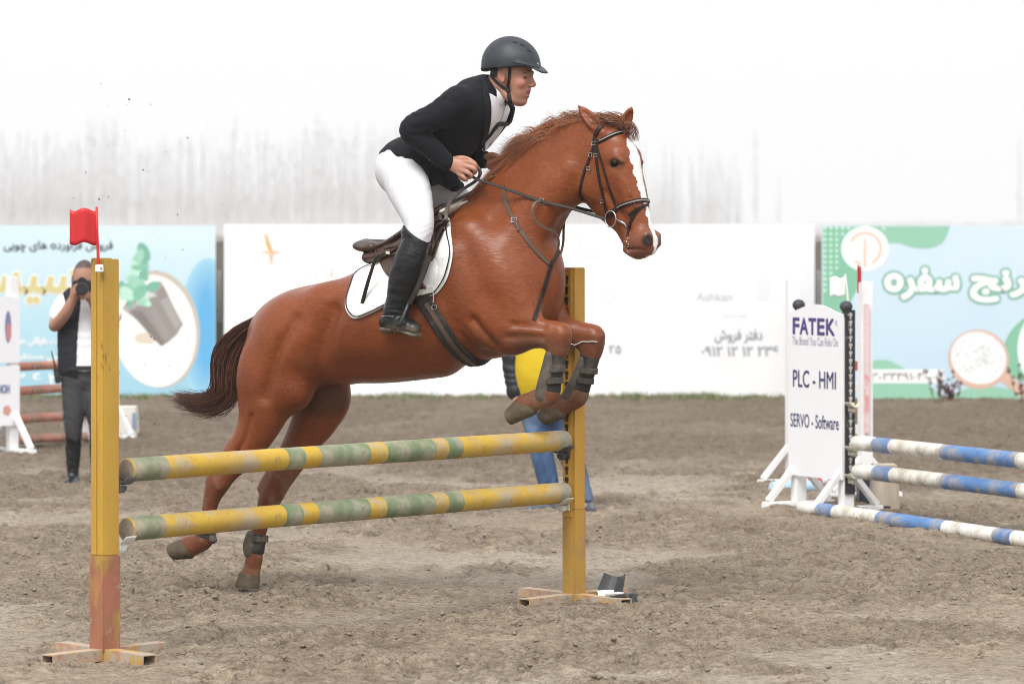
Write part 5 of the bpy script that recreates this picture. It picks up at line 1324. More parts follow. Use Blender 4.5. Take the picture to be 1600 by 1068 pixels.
# forelock blown back between the ears
st = []
for k in range(320):
    root = H(hr.uniform(945, 972), 196 + hr.normal(0, 3) + 3, hr.uniform(-.03, .03)); L = .5 + .6 * hr.random(); sd = hr.normal(0, .02)
    p1 = root + np.array([.01, sd * .5, .035 * L]); p2 = root + np.array([-.045 * L + hr.normal(0, .012), sd, .045 * L + hr.normal(0, .008)]); p3 = root + np.array([-.11 * L + hr.normal(0, .02), sd * 1.5, .035 * L + hr.normal(0, .016)])
    g = hr.random(); st.append(([root, p1, p2, p3], .0018 + .001 * hr.random(), (np.array([.11, .036, .015]) * (1 - g) + np.array([.36, .13, .05]) * g)))
for k in range(120):                       # a few locks lying forward on the brow
    root = H(hr.uniform(962, 980), 199 + hr.normal(0, 2), hr.uniform(-.03, .02)); p1 = root + np.array([.03, .0, .012]); p2 = p1 + np.array([.02, hr.normal(0, .015), -.03]); p3 = p2 + np.array([.005, hr.normal(0, .015), -.045])
    g = hr.random(); st.append(([root, p1, p2, p3], .0016, (np.array([.13, .042, .018]) * (1 - g) + np.array([.26, .09, .036]) * g)))
locks('forelock', st, horse, 8)
# ================================================================== THE RIDER
skin = mat('rider_skin', (.46, .235, .155), .5, .4, attr='Col', bump=.15, bscale=160)
navy_j = mat('navy_jacket_cloth', (.0095, .0105, .0150), .85, .22, sheen=.06, layers=[((.011, .012, .016), 9, .45, .65, .7)], bump=.35, bscale=420, bump2=(26, .35, .012))
breech = mat('white_breeches_cloth', (.66, .66, .68), .75, .25, layers=[((.58, .58, .61), 6, .5, .7, .6)], bump=.15, bscale=300, bump2=(18, .25, .012))
shirtm = mat('white_shirt_cloth', (.82, .82, .84), .8, .2, bump=.1, bscale=300, bump2=(22, .3, .01))
leather = mat('black_boot_leather', (.008, .008, .009), .34, .4, layers=[((.020, .019, .018), 9, .5, .66, .7), ((.10, .09, .075), 17, .64, .76, .5)], bump=.2, bscale=60, bump2=(20, .5, .015))
helm_m = mat('helmet_shell', (.026, .031, .039), .48, .4, layers=[((.042, .048, .056), 30, .4, .6, .7)], bump=.12, bscale=400)
strap_m = mat('black_webbing', (.012, .012, .013), .7)
def Q(px, py, lat, s=1): q = P(px, py, lat); return q * np.array([1, s, 1])
def field_for(pts, pad, res):
    A = np.array(pts); return Field(A.min(0) - pad, A.max(0) + pad, res)
def finish(f, name, m, parent, col=None, it=2):
    V, Fc = f.mesh(); V = relax(V, Fc, it); o = link_mesh(name, toW(V), Fc, m, parent, smooth=True)
    if col is not None: set_col(o, col(V))
    return o, V, Fc
rider_loc = toW(P(630, 268, 0)); rider = empty('person', rider_loc, 'rider in navy jacket, white breeches and dark helmet leaning over the chestnut horse', 'person')
TORSO = [(636, 264, .130, .162), (674, 236, .126, .155), (710, 204, .136, .172), (741, 172, .134, .185), (760, 149, .092, .13)]
def torso_chain(f, grow, k=.04):
    f.chain([P(t[0], t[1], 0) for t in TORSO], [t[2] + grow for t in TORSO], [t[3] + grow for t in TORSO], k=k)
SH, EL, WR = Q(716, 162, .185), Q(643, 203, .255), Q(698, 254, .165)
FSH, FEL, FWR = Q(733, 172, .185, -1), P(722, 246, -.26), P(765, 262, -.10)
THN = [(628, 266, .085, .115, .105), (640, 298, .17, .105, .088), (652, 334, .26, .081, .070), (655, 356, .295, .070, .062), (650, 378, .315, .062, .056)]
CALF = [(650, 380, .318, .062, .056), (640, 408, .338, .069, .060), (631, 436, .345, .066, .056), (624, 465, .345, .054, .048), (619, 486, .345, .050, .044)]
def leg_chain(f, lst, s, grow, k=.03):
    f.chain([Q(t[0], t[1], t[2], s) for t in lst], [t[3] + grow for t in lst], [t[4] + grow for t in lst], k=k)
# ---- body: head, neck, trunk, arms, hands and legs in one skin
def hand(f, M):
    """fist closed round the rein; M maps a local near-hand point to its place"""
    C = lambda pts, r, k=.008: f.chain([M(Q(*p)) for p in pts], r, r, k=k, n=4, mar=.03)
    f.chain([M(WR), M(Q(706, 256, .160)), M(Q(716, 260, .155)), M(Q(726, 262, .150))], [.028, .032, .038, .034], [.021, .019, .019, .017], k=.02)
    C([(725, 252, .155), (737, 254, .160), (744, 259, .150), (742, 264, .125), (733, 264, .115)], [.0115, .0108, .0100, .0095, .009])
    C([(725, 259, .160), (737, 262, .163), (743, 267, .150), (739, 271, .125), (730, 269, .115)], [.0118, .0110, .0102, .0097, .009])
    C([(722, 266, .160), (732, 270, .162), (737, 275, .150), (732, 277, .125), (724, 274, .115)], [.0115, .0105, .0098, .0092, .009])
    C([(717, 272, .157), (725, 277, .158), (729, 281, .147), (724, 281, .127), (718, 278, .118)], [.0102, .0093, .0088, .0083, .008])
    C([(708, 250, .145), (720, 247, .130), (732, 249, .122), (742, 255, .124)], [.016, .0135, .0115, .0095], .010)
IDN = lambda q: q
FSHIFT = P(777, 257, -.10) - Q(722, 262, .155, -1)
FARM = lambda q: q * np.array([1, -1, 1]) + FSHIFT
def build_rider_body():
    f = Field(P(596, 545, .0) - (.25, .46, .0), P(860, 56, 0) + (.14, .46, .02), .0048)
    torso_chain(f, -.022)
    # neck and head
    f.chain([P(752, 152), P(768, 142), P(782, 128)], [.068, .060, .058], [.070, .060, .058], k=.03)
    f.ell(P(797, 104), (.098, .078, .112), k=.02)
    f.chain([P(812, 104), P(813, 124), P(813, 142), P(811, 153)], [.052, .052, .045, .036], [.066, .066, .056, .042], k=.02)
    f.chain([Q(788, 136, 0), Q(800, 153, 0), Q(813, 158, 0)], [.030, .026, .022], [.062, .052, .032], k=.018)
    f.ell(P(816.5, 158.5), (.019, .024, .017), k=.012)
    f.chain([P(827, 114), P(829.5, 122), P(833, 131)], [.009, .0105, .0125], [.010, .011, .0125], k=.010)
    f.ell(P(834, 132.5), (.011, .012, .0095), k=.006)
    f.ell(P(824.3, 141.5), (.011, .022, .009), k=.010); f.ell(P(823, 150.5), (.0115, .019, .008), k=.009)
    f.ell(P(829, 146.3), (.020, .019, .0042), k=.002, mode='sub')
    for s in (1, -1):
        f.ell(Q(829.5, 134, .013, s), (.010, .008, .007), k=.006)
        f.ell(Q(822, 121, .040, s), (.017, .015, .011), k=.010, mode='sub')
        f.chain([Q(826, 114.5, .014, s), Q(822, 113, .036, s), Q(813, 115, .056, s)], .008, .008, k=.012)
        f.chain([Q(825, 118.4, .018, s), Q(821.5, 118.4, .038, s), Q(815, 120, .052, s)], .0052, .0052, k=.006)
        f.chain([Q(824, 124.5, .020, s), Q(819.5, 125, .038, s), Q(814, 123, .050, s)], .0040, .0040, k=.006)
        f.ell(Q(813, 130, .046, s), (.024, .016, .018), k=.018)
        f.ell(Q(783, 119.5, .078, s), (.019, .008, .033), ax=[[.95, 0, .3], [0, 1, 0], [-.3, 0, .95]], k=.008); f.ell(Q(785, 119, .088, s), (.010, .007, .020), k=.003, mode='sub')
    # arms
    f.chain([SH, (SH + EL) / 2, EL, (EL + WR) / 2, WR], [.052, .046, .04, .038, .029], [.052, .046, .04, .036, .024], k=.02)
    f.chain([FSH, (FSH + FEL) / 2, FEL, (FEL + FWR) / 2, FARM(WR)], [.052, .046, .04, .038, .029], [.052, .046, .04, .036, .024], k=.02)
    hand(f, IDN); hand(f, FARM)
    for s in (1, -1):
        leg_chain(f, THN, s, -.018); leg_chain(f, CALF, s, -.016)
        f.chain([Q(617, 492, .345, s), Q(634, 504, .365, s)], [.025, .018], [.02, .02], k=.02)
    return f
def skin_col(V):
    C = np.tile([.47, .235, .155], (len(V), 1))
    def mixc(C, col, t): t = np.clip(t, 0, 1)[:, None]; return C * (1 - t) + np.array(col) * t
    for s in (1, -1):
        C = mixc(C, (.52, .185, .13), smooth01(-np.linalg.norm(V - Q(813, 131, .052, s), axis=1), -.035, -.010) * .7)
        C = mixc(C, (.50, .19, .14), smooth01(-np.linalg.norm(V - Q(783, 120, .082, s), axis=1), -.03, -.012) * .7)
    C = mixc(C, (.50, .19, .135), smooth01(-np.linalg.norm(V - P(834, 132), axis=1), -.022, -.008) * .6)
    lips = np.minimum(np.linalg.norm((V - P(826, 142.5)) / (.013, .024, .0065), axis=1), np.linalg.norm((V - P(825, 150)) / (.013, .022, .0065), axis=1)); C = mixc(C, (.36, .12, .10), smooth01(-lips, -1.25, -.9) * .9)
    C = mixc(C, (.025, .010, .010), smooth01(-np.linalg.norm((V - P(822, 146.3)) / (.016, .020, .0045), axis=1), -1.2, -.8))
    stub = np.linalg.norm((V - P(812, 155)) / (.05, .065, .030), axis=1); C = mixc(C, (.33, .18, .13), smooth01(-stub, -1.1, -.6) * .45)
    hair = np.linalg.norm((V - P(781, 112)) / (.045, .10, .045), axis=1); C = mixc(C, (.018, .013, .011), smooth01(-hair, -1.0, -.85) * (np.linalg.norm((V - Q(784, 120, .082)) / (.022, .012, .034), axis=1) > 1))
    for s in (1, -1):
        br = np.linalg.norm((V - Q(820, 114, .036, s)) / (.014, .026, .0055), axis=1); C = mixc(C, (.03, .02, .016), smooth01(-br, -1.1, -.8) * .9)
    hd = np.linalg.norm(V - Q(728, 262, .15), axis=1); C = mixc(C, (.52, .25, .17), smooth01(-hd, -.08, -.03) * .6)
    return C
rb, RV, RF = finish(build_rider_body(), 'body', skin, rider, lambda v: skin_col(v) * .86)
rbvh = BVHTree.FromPolygons([tuple(p) for p in toW(RV)], RF.tolist())
eyew = mat('eye_white', (.70, .66, .62), .25, .5); eyed = mat('eye_iris', (.035, .02, .014), .15, .5)
for s in (1, -1):
    mb = MB(); c = toW(Q(817.8, 120.8, .034, s)); n = 10; mb.lathe([(.0115 * math.sin(R(a)), .0115 * math.cos(R(a))) for a in (178, 150, 120, 90, 60, 30, 2)], c, 14); e = mb.build('eye', eyew, rider, smooth=True)
    mb = MB(); c2 = toW(Q(817.8, 120.8, .034, s) + np.array([.0095, s * .005, -.002])); mb.lathe([(.0062 * math.sin(R(a)), .0062 * math.cos(R(a))) for a in (178, 130, 90, 50, 2)], c2, 12); mb.build('iris', eyed, e, smooth=True)
# ---- jacket
FWR = FARM(WR)
def build_jacket():
    f = Field(P(575, 330, .0) - (.10, .40, .0), P(815, 115, 0) + (.06, .40, .02), .0055)
    torso_chain(f, .0); f.chain([P(612, 280, 0), P(637, 262, 0)], [.115, .138], [.185, .185], k=.06)
    f.chain([P(690, 262, 0), P(710, 290, -.04)], [.06, .030], [.14, .09], k=.06)
    f.chain([P(738, 146, 0), P(764, 138, 0)], [.070, .062], [.10, .075], k=.04)
    f.chain([SH + (-.01, -.02, .01), SH * .55 + EL * .45, EL, EL * .5 + WR * .5, WR - (WR - EL) / np.linalg.norm(WR - EL) * .005], [.078, .066, .060, .052, .043], [.078, .064, .058, .050, .038], k=.03)
    f.chain([FSH + (-.01, .02, .01), FSH * .55 + FEL * .45, FEL, FEL * .5 + FWR * .5, FWR], [.078, .066, .060, .052, .043], [.078, .064, .058, .050, .038], k=.03)
    # folds: sleeve, elbow crook, waist
    f.wrinkle(EL - .12, EL + .12, .0075, 85, (WR - SH), 2, EL + (.03, 0, .03), .085)
    f.wrinkle(SH - .16, SH + .10, .0060, 48, (.5, 0, 1), 5, SH + (-.07, .03, -.04), .10)
    f.wrinkle(P(668, 240, .15) - .15, P(668, 240, .15) + .15, .0060, 45, (1, 0, -.3), 8, P(668, 240, .15), .13)
    f.wrinkle(P(620, 240, .1) - .12, P(620, 240, .1) + .12, .0045, 40, (1, 0, .5), 3, P(625, 240, .12), .10)
    # open front, hem and cuffs
    f.chain([P(764, 132, 0), P(780, 128, 0), P(800, 122, 0)], [.050, .06, .08], [.052, .065, .09], k=.006, mode='sub')
    a, b = P(598, 244, .10), P(671, 302, .10); d = b - a; n = np.array([d[2], 0, -d[0]]); n = n if n[2] < 0 else -n
    lo, hi = P(575, 335, 0) - (.1, .4, 0), P(720, 225, 0) + (.05, .4, 0); f.plane_cut(a, n, lo, hi)
    a, b = P(671, 302, .10), P(716, 280, .10); d = b - a; n = np.array([d[2], 0, -d[0]]); n = n if n[2] < 0 else -n
    f.plane_cut(a, n, P(655, 340, 0) - (.0, .02, .0), P(760, 268, 0) + (.0, .42, 0))
    return f
jk, JV, JF = finish(build_jacket(), 'jacket', navy_j, rider)
jbvh = BVHTree.FromPolygons([tuple(p) for p in toW(JV)], JF.tolist())
# ---- shirt (shows in the open front) and collar
def build_shirt():
    f = Field(P(690, 260, .0) - (.05, .25, .0), P(815, 120, 0) + (.06, .25, .02), .005)
    f.chain([P(t[0], t[1], 0) for t in TORSO[1:]], [t[2] - .008 for t in TORSO[1:]], [t[3] - .018 for t in TORSO[1:]], k=.03)
    f.chain([P(752, 152), P(763, 146)], [.072, .066], [.078, .068], k=.03)
    f.wrinkle(P(690, 260, 0) - .05, P(800, 130, 0) + .2, .0025, 70, (.6, .3, 1), 4, P(780, 200, 0), .12)
    return f
sh, SV, SF = finish(build_shirt(), 'shirt', shirtm, rider)
def patch(name, pts, th, m, parent, out=(0, 1, 0)):
    """thin leaf of cloth: outline of (px, py, lat), thickness th along out"""
    A = [Q(*p) for p in pts]; B = [a + np.array(out) * th for a in A]; k = len(A); mb = MB()
    mb.add([toW(v) for v in A + B], [list(range(k))[::-1], [k + i for i in range(k)]] + [[i, (i + 1) % k, k + (i + 1) % k, k + i] for i in range(k)])
    return mb.build(name, m, parent)
def collar():
    f = Field(P(745, 185, 0) - (.05, .14, 0), P(810, 110, 0) + (.03, .14, .0), .004)
    f.chain([P(770, 141), P(776, 135)], [.078, .074], [.078, .074], k=.004); f.chain([P(762, 150), P(786, 124)], [.065, .060], [.065, .062], k=.004, mode='sub')
    return f
mb = MB()
ring = []
for k in range(25):
    a = 2 * math.pi * k / 24; ring.append(a)
# collar band as a closed strip round the neck, points folded down in front
V = []; Fc = []; nn = 36
cn = P(776, 139, 0); axn = (P(790, 122, 0) - P(764, 152, 0)); axn /= np.linalg.norm(axn); fwd = np.cross(np.array([0, 1.0, 0]), axn); fwd = fwd if fwd[0] > 0 else -fwd
for lay, (gr_, dz) in enumerate(((.064, .016), (.070, .008), (.080, -.018), (.076, -.020), (.066, .004))):
    for k in range(nn):
        a = 2 * math.pi * k / nn; fr_ = max(0, math.cos(a)); drop = -.030 * fr_ ** 3 if lay in (2, 3) else 0
        gap = .012 * fr_ ** 6 if lay in (2, 3) else 0
        V.append(toW(cn + fwd * math.cos(a) * (gr_ + .012 * fr_) + np.array([0, 1, 0]) * math.sin(a) * (gr_ - .004) + axn * (dz + drop)))
for i in range(4):
    for k in range(2, nn - 2): Fc.append([i * nn + k, i * nn + (k + 1) % nn, (i + 1) * nn + (k + 1) % nn, (i + 1) * nn + k])
mb.add(V, Fc); mb.build('shirt_collar', mat('white_collar_cloth', (.80, .80, .82), .75, .2), rider, smooth=True)
# ---- lapels and jacket collar laid on the jacket
def on_surface(bvh, pts, off=.003, src=None):
    """photo points -> points lying on a surface seen from the camera, with normals"""
    Pw = []; Nw = []
    for x, y in pts:
        d = Vector(ray(x, y)); d.normalize(); h = bvh.ray_cast(Vector((0, 0, CAMZ)), d)
        if h[0] is None:
            loc = Vector(Pw[-1]) if Pw else Vector(toW(P(x, y, 0))); q = bvh.find_nearest(Vector(toW(P(x, y, 0)))); p, n = q[0], q[1]
        else: p, n = h[0], h[1]
        if n.dot(d) > 0: n = -n
        Pw.append(p + n * off); Nw.append(n)
    return Pw, Nw
def smooth_path(Pw, Nw, it=2):
    Pw = [Vector(p) for p in Pw]; Nw = [Vector(n) for n in Nw]
    for _ in range(it):
        Pw = [Pw[0]] + [(Pw[i - 1] + Pw[i] * 2 + Pw[i + 1]) / 4 for i in range(1, len(Pw) - 1)] + [Pw[-1]]
        Nw = [Nw[0]] + [(Nw[i - 1] + Nw[i] * 2 + Nw[i + 1]).normalized() for i in range(1, len(Nw) - 1)] + [Nw[-1]]
    return Pw, Nw
def strap(name, px_pts, w, t, m, parent, bvh, off=.002, n=6, it=2):
    Pw, Nw = smooth_path(*on_surface(bvh, [tuple(p) for p in catmull([np.array(q, float) for q in px_pts], n)], off), it)
    mb = MB(); mb.ribbon(Pw, Nw, w, t); return mb.build(name, m, parent, smooth=False), Pw, Nw
strap('jacket_collar', [(752, 124), (756, 130), (759, 142), (758, 155)], .026, .006, navy_j, jk, jbvh)
seam = mat('dark_seam', (.004, .004, .005), .8)
strap('seam', [(731, 130), (738, 143), (737, 158), (729, 172), (719, 182)], .0035, .0012, seam, jk, jbvh, off=.0006)
strap('seam', [(694, 150), (672, 170), (652, 192)], .003, .0012, seam, jk, jbvh, off=.0006)
strap('seam', [(662, 236), (652, 252), (648, 272)], .003, .0012, seam, jk, jbvh, off=.0006)
btn = mat('cuff_button', (.05, .05, .055), .35)
for (x, y) in ((672, 250), (676.5, 255.5), (681, 260)):
    Pw, Nw = on_surface(jbvh, [(x, y)], .001); mb = MB(); M = Nw[0].to_track_quat('Z', 'Y').to_matrix(); mb.lathe([(.007, 0), (.007, .003), (.005, .0045)], Pw[0], 10, M); mb.build('cuff_button', btn, jk)
# ---- breeches
def build_breeches():
    f = Field(P(585, 400, 0) - (.10, .43, 0), P(735, 235, 0) + (.10, .43, 0), .0058)
    f.chain([P(632, 262, 0), P(655, 245, 0)], [.125, .11], [.16, .15], k=.05)
    for s in (1, -1):
        leg_chain(f, THN, s, .0, k=.04); f.ell(Q(620, 266, .085, s), (.088, .095, .10), k=.05)
    f.wrinkle(P(625, 285, .15) - .12, P(625, 285, .15) + .12, .0035, 50, (.9, .1, .6), 4, P(618, 300, .17), .09)
    f.wrinkle(P(668, 300, .15) - .1, P(668, 300, .15) + .1, .005, 70, (.4, .2, 1), 6, P(672, 312, .16), .07)
    f.wrinkle(P(660, 365, .3) - .07, P(660, 365, .3) + .07, .0045, 110, (.2, 0, 1), 9, P(668, 362, .3), .05)
    return f
bc, BV, BF = finish(build_breeches(), 'breeches', breech, rider)
bbvh = BVHTree.FromPolygons([tuple(p) for p in toW(BV)], BF.tolist())
strap('seam', [(622, 276), (634, 300), (646, 330), (652, 352)], .003, .0010, mat('white_seam', (.56, .56, .58), .8), bc, bbvh, off=.0004)
# ---- boots
def build_boot(s):
    f = Field(Q(585, 545, .345, 1) - (.06, .16, .0), Q(690, 345, .345, 1) + (.06, .16, .0), .0048)
    leg_chain(f, [(652, 366, .305, .072, .064)] + CALF, 1, .008, k=.02)
    f.chain([Q(618, 484, .345), Q(612, 499, .347)], [.052, .046], [.045, .042], k=.02)
    f.chain([Q(603, 504, .347), Q(620, 506, .355), Q(636, 508, .370), Q(649, 513, .386)], [.034, .040, .036, .026], [.034, .042, .046, .036], k=.02)
    f.wrinkle(Q(618, 470, .345) - .09, Q(618, 470, .345) + .09, .0045, 85, (.25, 0, 1), 3, Q(622, 474, .36), .055)
    f.wrinkle(Q(630, 430, .345) - .09, Q(630, 430, .345) + .09, .0022, 60, (.4, 0, 1), 6, Q(625, 445, .36), .06)
    a, b = Q(634, 357, .36), Q(672, 386, .36); d = b - a; n = np.array([d[2], 0, -d[0]]); n = n if n[2] > 0 else -n
    f.plane_cut(a, n, f.lo, f.lo + f.n * f.res)
    return f
solem = mat('muddy_sole', (.15, .12, .085), .85, layers=[((.05, .045, .04), 16, .5, .6, .8), ((.28, .23, .17), 10, .52, .66, .8)], bump=.5, bscale=50)
boot_m = mat('riding_boot_leather', (.008, .008, .009), .32, .3, attr='Col', layers=[((.013, .012, .012), 9, .5, .66, .6), ((.10, .088, .072), 17, .66, .78, .45)], bump=.2, bscale=60, bump2=(20, .5, .015))
def boot_col(V):
    z = V[:, 2]; t = smooth01(-z, -Q(0, 496, .36)[2], -Q(0, 512, .36)[2]) * smooth01(fbm(V[:, 0] * 22 + 30, V[:, 2] * 22 + V[:, 1] * 9 + 30, 88, 3), .36, .52); t = t[:, None]
    return np.array([.008, .008, .009]) * (1 - t) + np.array([.20, .165, .12]) * t
V, Fc = build_boot(1).mesh(); V = relax(V, Fc, 2)
for s in (1, -1):
    Vs = V * np.array([1, s, 1]); o = link_mesh('boot', toW(Vs), Fc if s > 0 else Fc[:, ::-1], boot_m, rider, smooth=True); set_col(o, boot_col(V))
    if s > 0: near_boot = o
    f2 = Field(Q(585, 545, .345) - (.06, .16, 0), Q(675, 500, .345) + (.06, .16, .02), .005)
    f2.chain([Q(600, 514.5, .347), Q(614, 515, .352)], [.017, .016], [.036, .036], k=.01); f2.chain([Q(624, 515, .358), Q(640, 520, .372), Q(652, 524, .386)], [.012, .013, .012], [.040, .047, .038], k=.01); f2.wrinkle(f2.lo, f2.lo + f2.n * f2.res, .002, 300, (1, .4, 0), 2)
    v2, F2 = f2.mesh(); link_mesh('boot_sole', toW(v2 * np.array([1, s, 1])), F2 if s > 0 else F2[:, ::-1], solem, o, smooth=True)
bootb = BVHTree.FromPolygons([tuple(p) for p in toW(V)], Fc.tolist())
strap('boot_seam', [(668, 386), (650, 396), (632, 408), (616, 420), (608, 430)], .004, .0016, leather, near_boot, bootb, off=.0008)
strap('spur_strap', [(602, 487), (612, 485), (624, 487), (637, 492)], .011, .004, mat('spur_strap_leather', (.02, .02, .021), .4), near_boot, bootb)
strap('spur', [(598, 494), (606, 493), (616, 494)], .006, .005, mat('steel', (.55, .55, .56), .3, .5, metallic=1.0), near_boot, bootb)
# ---- helmet
def build_helmet():
    f = Field(P(745, 125, 0) - (.05, .16, 0), P(862, 52, 0) + (.04, .16, .0), .0045)
    f.ell(P(799.5, 103), (.143, .112, .130), k=.0); f.ell(P(795, 98), (.128, .106, .122), k=.03)
    f.ell(P(799, 106), (.126, .098, .112), k=.004, mode='sub')
    a, b = P(756, 110.5), P(838, 104); d = b - a; n = np.array([d[2], 0, -d[0]]); n = n if n[2] < 0 else -n
    f.plane_cut(a, n, f.lo, f.lo + f.n * f.res, k=.004)
    f.chain([P(822, 101), P(838, 105.5), P(851, 113.5)], [.010, .0075, .0055], [.095, .082, .042], k=.015)
    f.chain([P(757, 107), P(757.5, 110)], [.006, .006], [.04, .04], k=.01)
    return f
hm_, HMV, HMF = finish(build_helmet(), 'helmet', helm_m, rider)
hmb = BVHTree.FromPolygons([tuple(p) for p in toW(HMV)], HMF.tolist())
slot = mat('vent_dark', (.006, .006, .007), .7)
for (x0, y0, x1, y1) in ((802, 65.5, 808, 67.5), (813, 69.5, 819, 72), (824, 78.5, 829, 81.5)):
    strap('vent_slot', [(x0, y0), ((x0 + x1) / 2, (y0 + y1) / 2), (x1, y1)], .005, .002, slot, hm_, hmb, off=.0005)
strap('helmet_edge', [(757, 108), (770, 108.2), (785, 106.5), (800, 104), (815, 102.5), (830, 105)], .008, .003, slot, hm_, hmb, off=.0008)
strap('helmet_trim', [(801, 97.5), (815, 100), (830, 104), (842, 106)], .004, .002, slot, hm_, hmb, off=.0008)
lg = mat('helmet_badge', (.55, .55, .56), .4); strap('helmet_badge', [(838.5, 98.5), (840, 99.5), (841.5, 101)], .005, .001, lg, hm_, hmb, off=.001, n=2)
strap('chin_strap', [(797, 105), (796.5, 115), (795.5, 126), (794, 137), (795, 148), (797, 158)], .014, .003, strap_m, hm_, rbvh, off=.003)
strap('chin_strap', [(763, 112), (770, 121), (779, 131), (787, 138), (793, 141)], .013, .003, strap_m, hm_, rbvh, off=.003)
mb = MB(); Pw, Nw = on_surface(rbvh, [(793.5, 141)], .008); mb.box(Pw[0], (.022, .010, .026), Nw[0].to_track_quat('Y', 'Z').to_matrix(), bev=.004); mb.build('strap_buckle', strap_m, hm_)
strap('chin_strap', [(795, 148), (797, 157), (799, 163)], .020, .004, strap_m, hm_, rbvh, off=.003)
# ================================================================== SADDLERY (each lifts off the horse: things of their own)
brown = mat('brown_leather', (.075, .040, .027), .42, .4, layers=[((.125, .075, .053), 8, .48, .64, .7), ((.03, .017, .012), 14, .55, .68, .7)], bump=.2, bscale=90)
brown_l = mat('worn_brown_leather', (.115, .068, .048), .5, .4, layers=[((.17, .115, .085), 10, .48, .64, .6)], bump=.2, bscale=90)
brown_d = mat('dark_brown_leather', (.020, .012, .009), .55, .25, layers=[((.034, .023, .017), 12, .5, .66, .6)], bump=.15, bscale=90)
steel = mat('steel', 0)
padm = mat('quilted_pad', (.78, .775, .74), .85, .2, layers=[((.66, .64, .58), 7, .52, .7, .5)], bump=.25, bscale=30, bump2=(55, .4, .006))
piping = mat('black_piping', (.012, .012, .014), .6)
mud_boot = mat('muddy_boot_shell', (.115, .095, .075), .7, .3, layers=[((.19, .16, .125), 12, .48, .62, .8), ((.05, .045, .04), 8, .55, .68, .7)], bump=.4, bscale=40)
dark_boot = mat('dark_boot_fabric', (.030, .028, .027), .75, .25, layers=[((.12, .10, .08), 10, .50, .64, .7)], bump=.3, bscale=60)
def cam_hit(bvh, x, y):
    d = Vector(ray(x, y)); d.normalize(); h = bvh.ray_cast(Vector((0, 0, CAMZ)), d); return h
def mirror_w(p):
    q = toL(np.array(p)); q = q * np.array([1, -1, 1]); return Vector(toW(q))
def mirror_n(n):
    q = FR @ np.array(n); q = q * np.array([1, -1, 1]); return Vector(q @ FR)
def inside_poly(x, y, poly):
    c = False; j = len(poly) - 1
    for i in range(len(poly)):
        xi, yi = poly[i]; xj, yj = poly[j]
        if (yi > y) != (yj > y) and x < (xj - xi) * (y - yi) / (yj - yi) + xi: c = not c
        j = i
    return c
def shell(name, outline, off, th, m, parent, bvh, rings=7, side=1, puff=0.0, edge=None, closed_pts=True, quilt=0.0):
    """a sheet following the body: photo outline, cast onto the surface, off metres above it, th thick; rings shrink to the middle"""
    O = [np.array(p, float) for p in catmull([np.array(q, float) for q in outline], 5, closed=True)]; c = sum(O) / len(O); k = len(O); Pt = []; Nm = []
    for r_ in range(rings + 1):
        s = 1 - r_ / rings
        for p in O:
            q = c + (p - c) * s; h = cam_hit(bvh, q[0], q[1])
            if h[0] is None: f = bvh.find_nearest(Vector(toW(P(q[0], q[1], .2)))); pos, n = f[0], f[1]
            else: pos, n = h[0], h[1]
            if n.dot(Vector(ray(q[0], q[1]))) > 0: n = -n
            Pt.append(np.array(pos)); Nm.append(np.array(n))
    Pt = np.array(Pt); Nm = np.array(Nm)
    # even the normals and positions a little
    G = Nm.reshape(rings + 1, k, 3)
    for _ in range(4): G = (G + np.roll(G, 1, 1) + np.roll(G, -1, 1)) / 3; G[1:-1] = (G[1:-1] * 2 + G[:-2] + G[2:]) / 4
    G /= np.linalg.norm(G, axis=2)[..., None]; B = Pt.reshape(rings + 1, k, 3)
    for _ in range(2): B[1:-1] = (B[1:-1] * 2 + B[:-2] + B[2:]) / 4
    top = []
    for r_ in range(rings + 1):
        e = 1 - math.exp(-r_ * 1.6) if r_ else 0
        for j in range(k):
            qd = quilt * (math.sin(B[r_, j, 2] * 95) * math.sin((B[r_, j] @ DV) * 95)) if quilt else 0
            top.append(B[r_, j] + G[r_, j] * (off + th * (.35 + .65 * e) + puff * e + qd * e))
    bot = [B[0, j] + G[0, j] * off for j in range(k)]
    V = [Vector(t) for t in top] + [Vector(b) for b in bot]; Fc = []
    for r_ in range(rings):
        for j in range(k): Fc.append([r_ * k + j, r_ * k + (j + 1) % k, (r_ + 1) * k + (j + 1) % k, (r_ + 1) * k + j])
    n0 = (rings + 1) * k
    for j in range(k): Fc.append([n0 + j, n0 + (j + 1) % k, (j + 1) % k, j])
    # underside
    Fc.append([n0 + j for j in range(k)][::-1])
    if side < 0: V = [mirror_w(v) for v in V]
    mb = MB(); mb.add(V, Fc); o = mb.build(name, m, parent); autosmooth(o, 60); return o, [Vector(t) for t in top], k, rings, G, B
# the rider's open jacket front: white shirt panel with the lapels turned back along both edges
SHIRTO = [(763, 146), (766, 160), (767, 176), (765, 197), (760, 218), (752, 238), (763, 231), (775, 216), (786, 199), (793, 182), (796, 170), (788, 160), (776, 152)]
shell('shirt_front', SHIRTO, .0015, .004, shirtm, rider, jbvh, rings=6)
lapm = mat('lapel_cloth', (.012, .013, .018), .8, .25, sheen=.1, bump=.3, bscale=400)
strap('lapel', [(757, 132), (759, 148), (761, 168), (760, 192), (756, 214), (749, 239)], [.012 + .026 * math.sin(math.pi * min(1, (i / 30) * 1.05)) ** .8 for i in range(31)], .007, lapm, jk, jbvh, n=6, off=.006)
strap('lapel', [(801, 168), (797, 184), (790, 201), (779, 218), (766, 232), (752, 240)], [.010 + .016 * math.sin(math.pi * i / 30) for i in range(31)], .007, lapm, jk, jbvh, n=6, off=.006)
strap('shirt_placket', [(787, 168), (783, 184), (775, 204), (764, 226)], .010, .002, mat('placket_cloth', (.60, .60, .64), .8), rider, jbvh, n=5, off=.006)
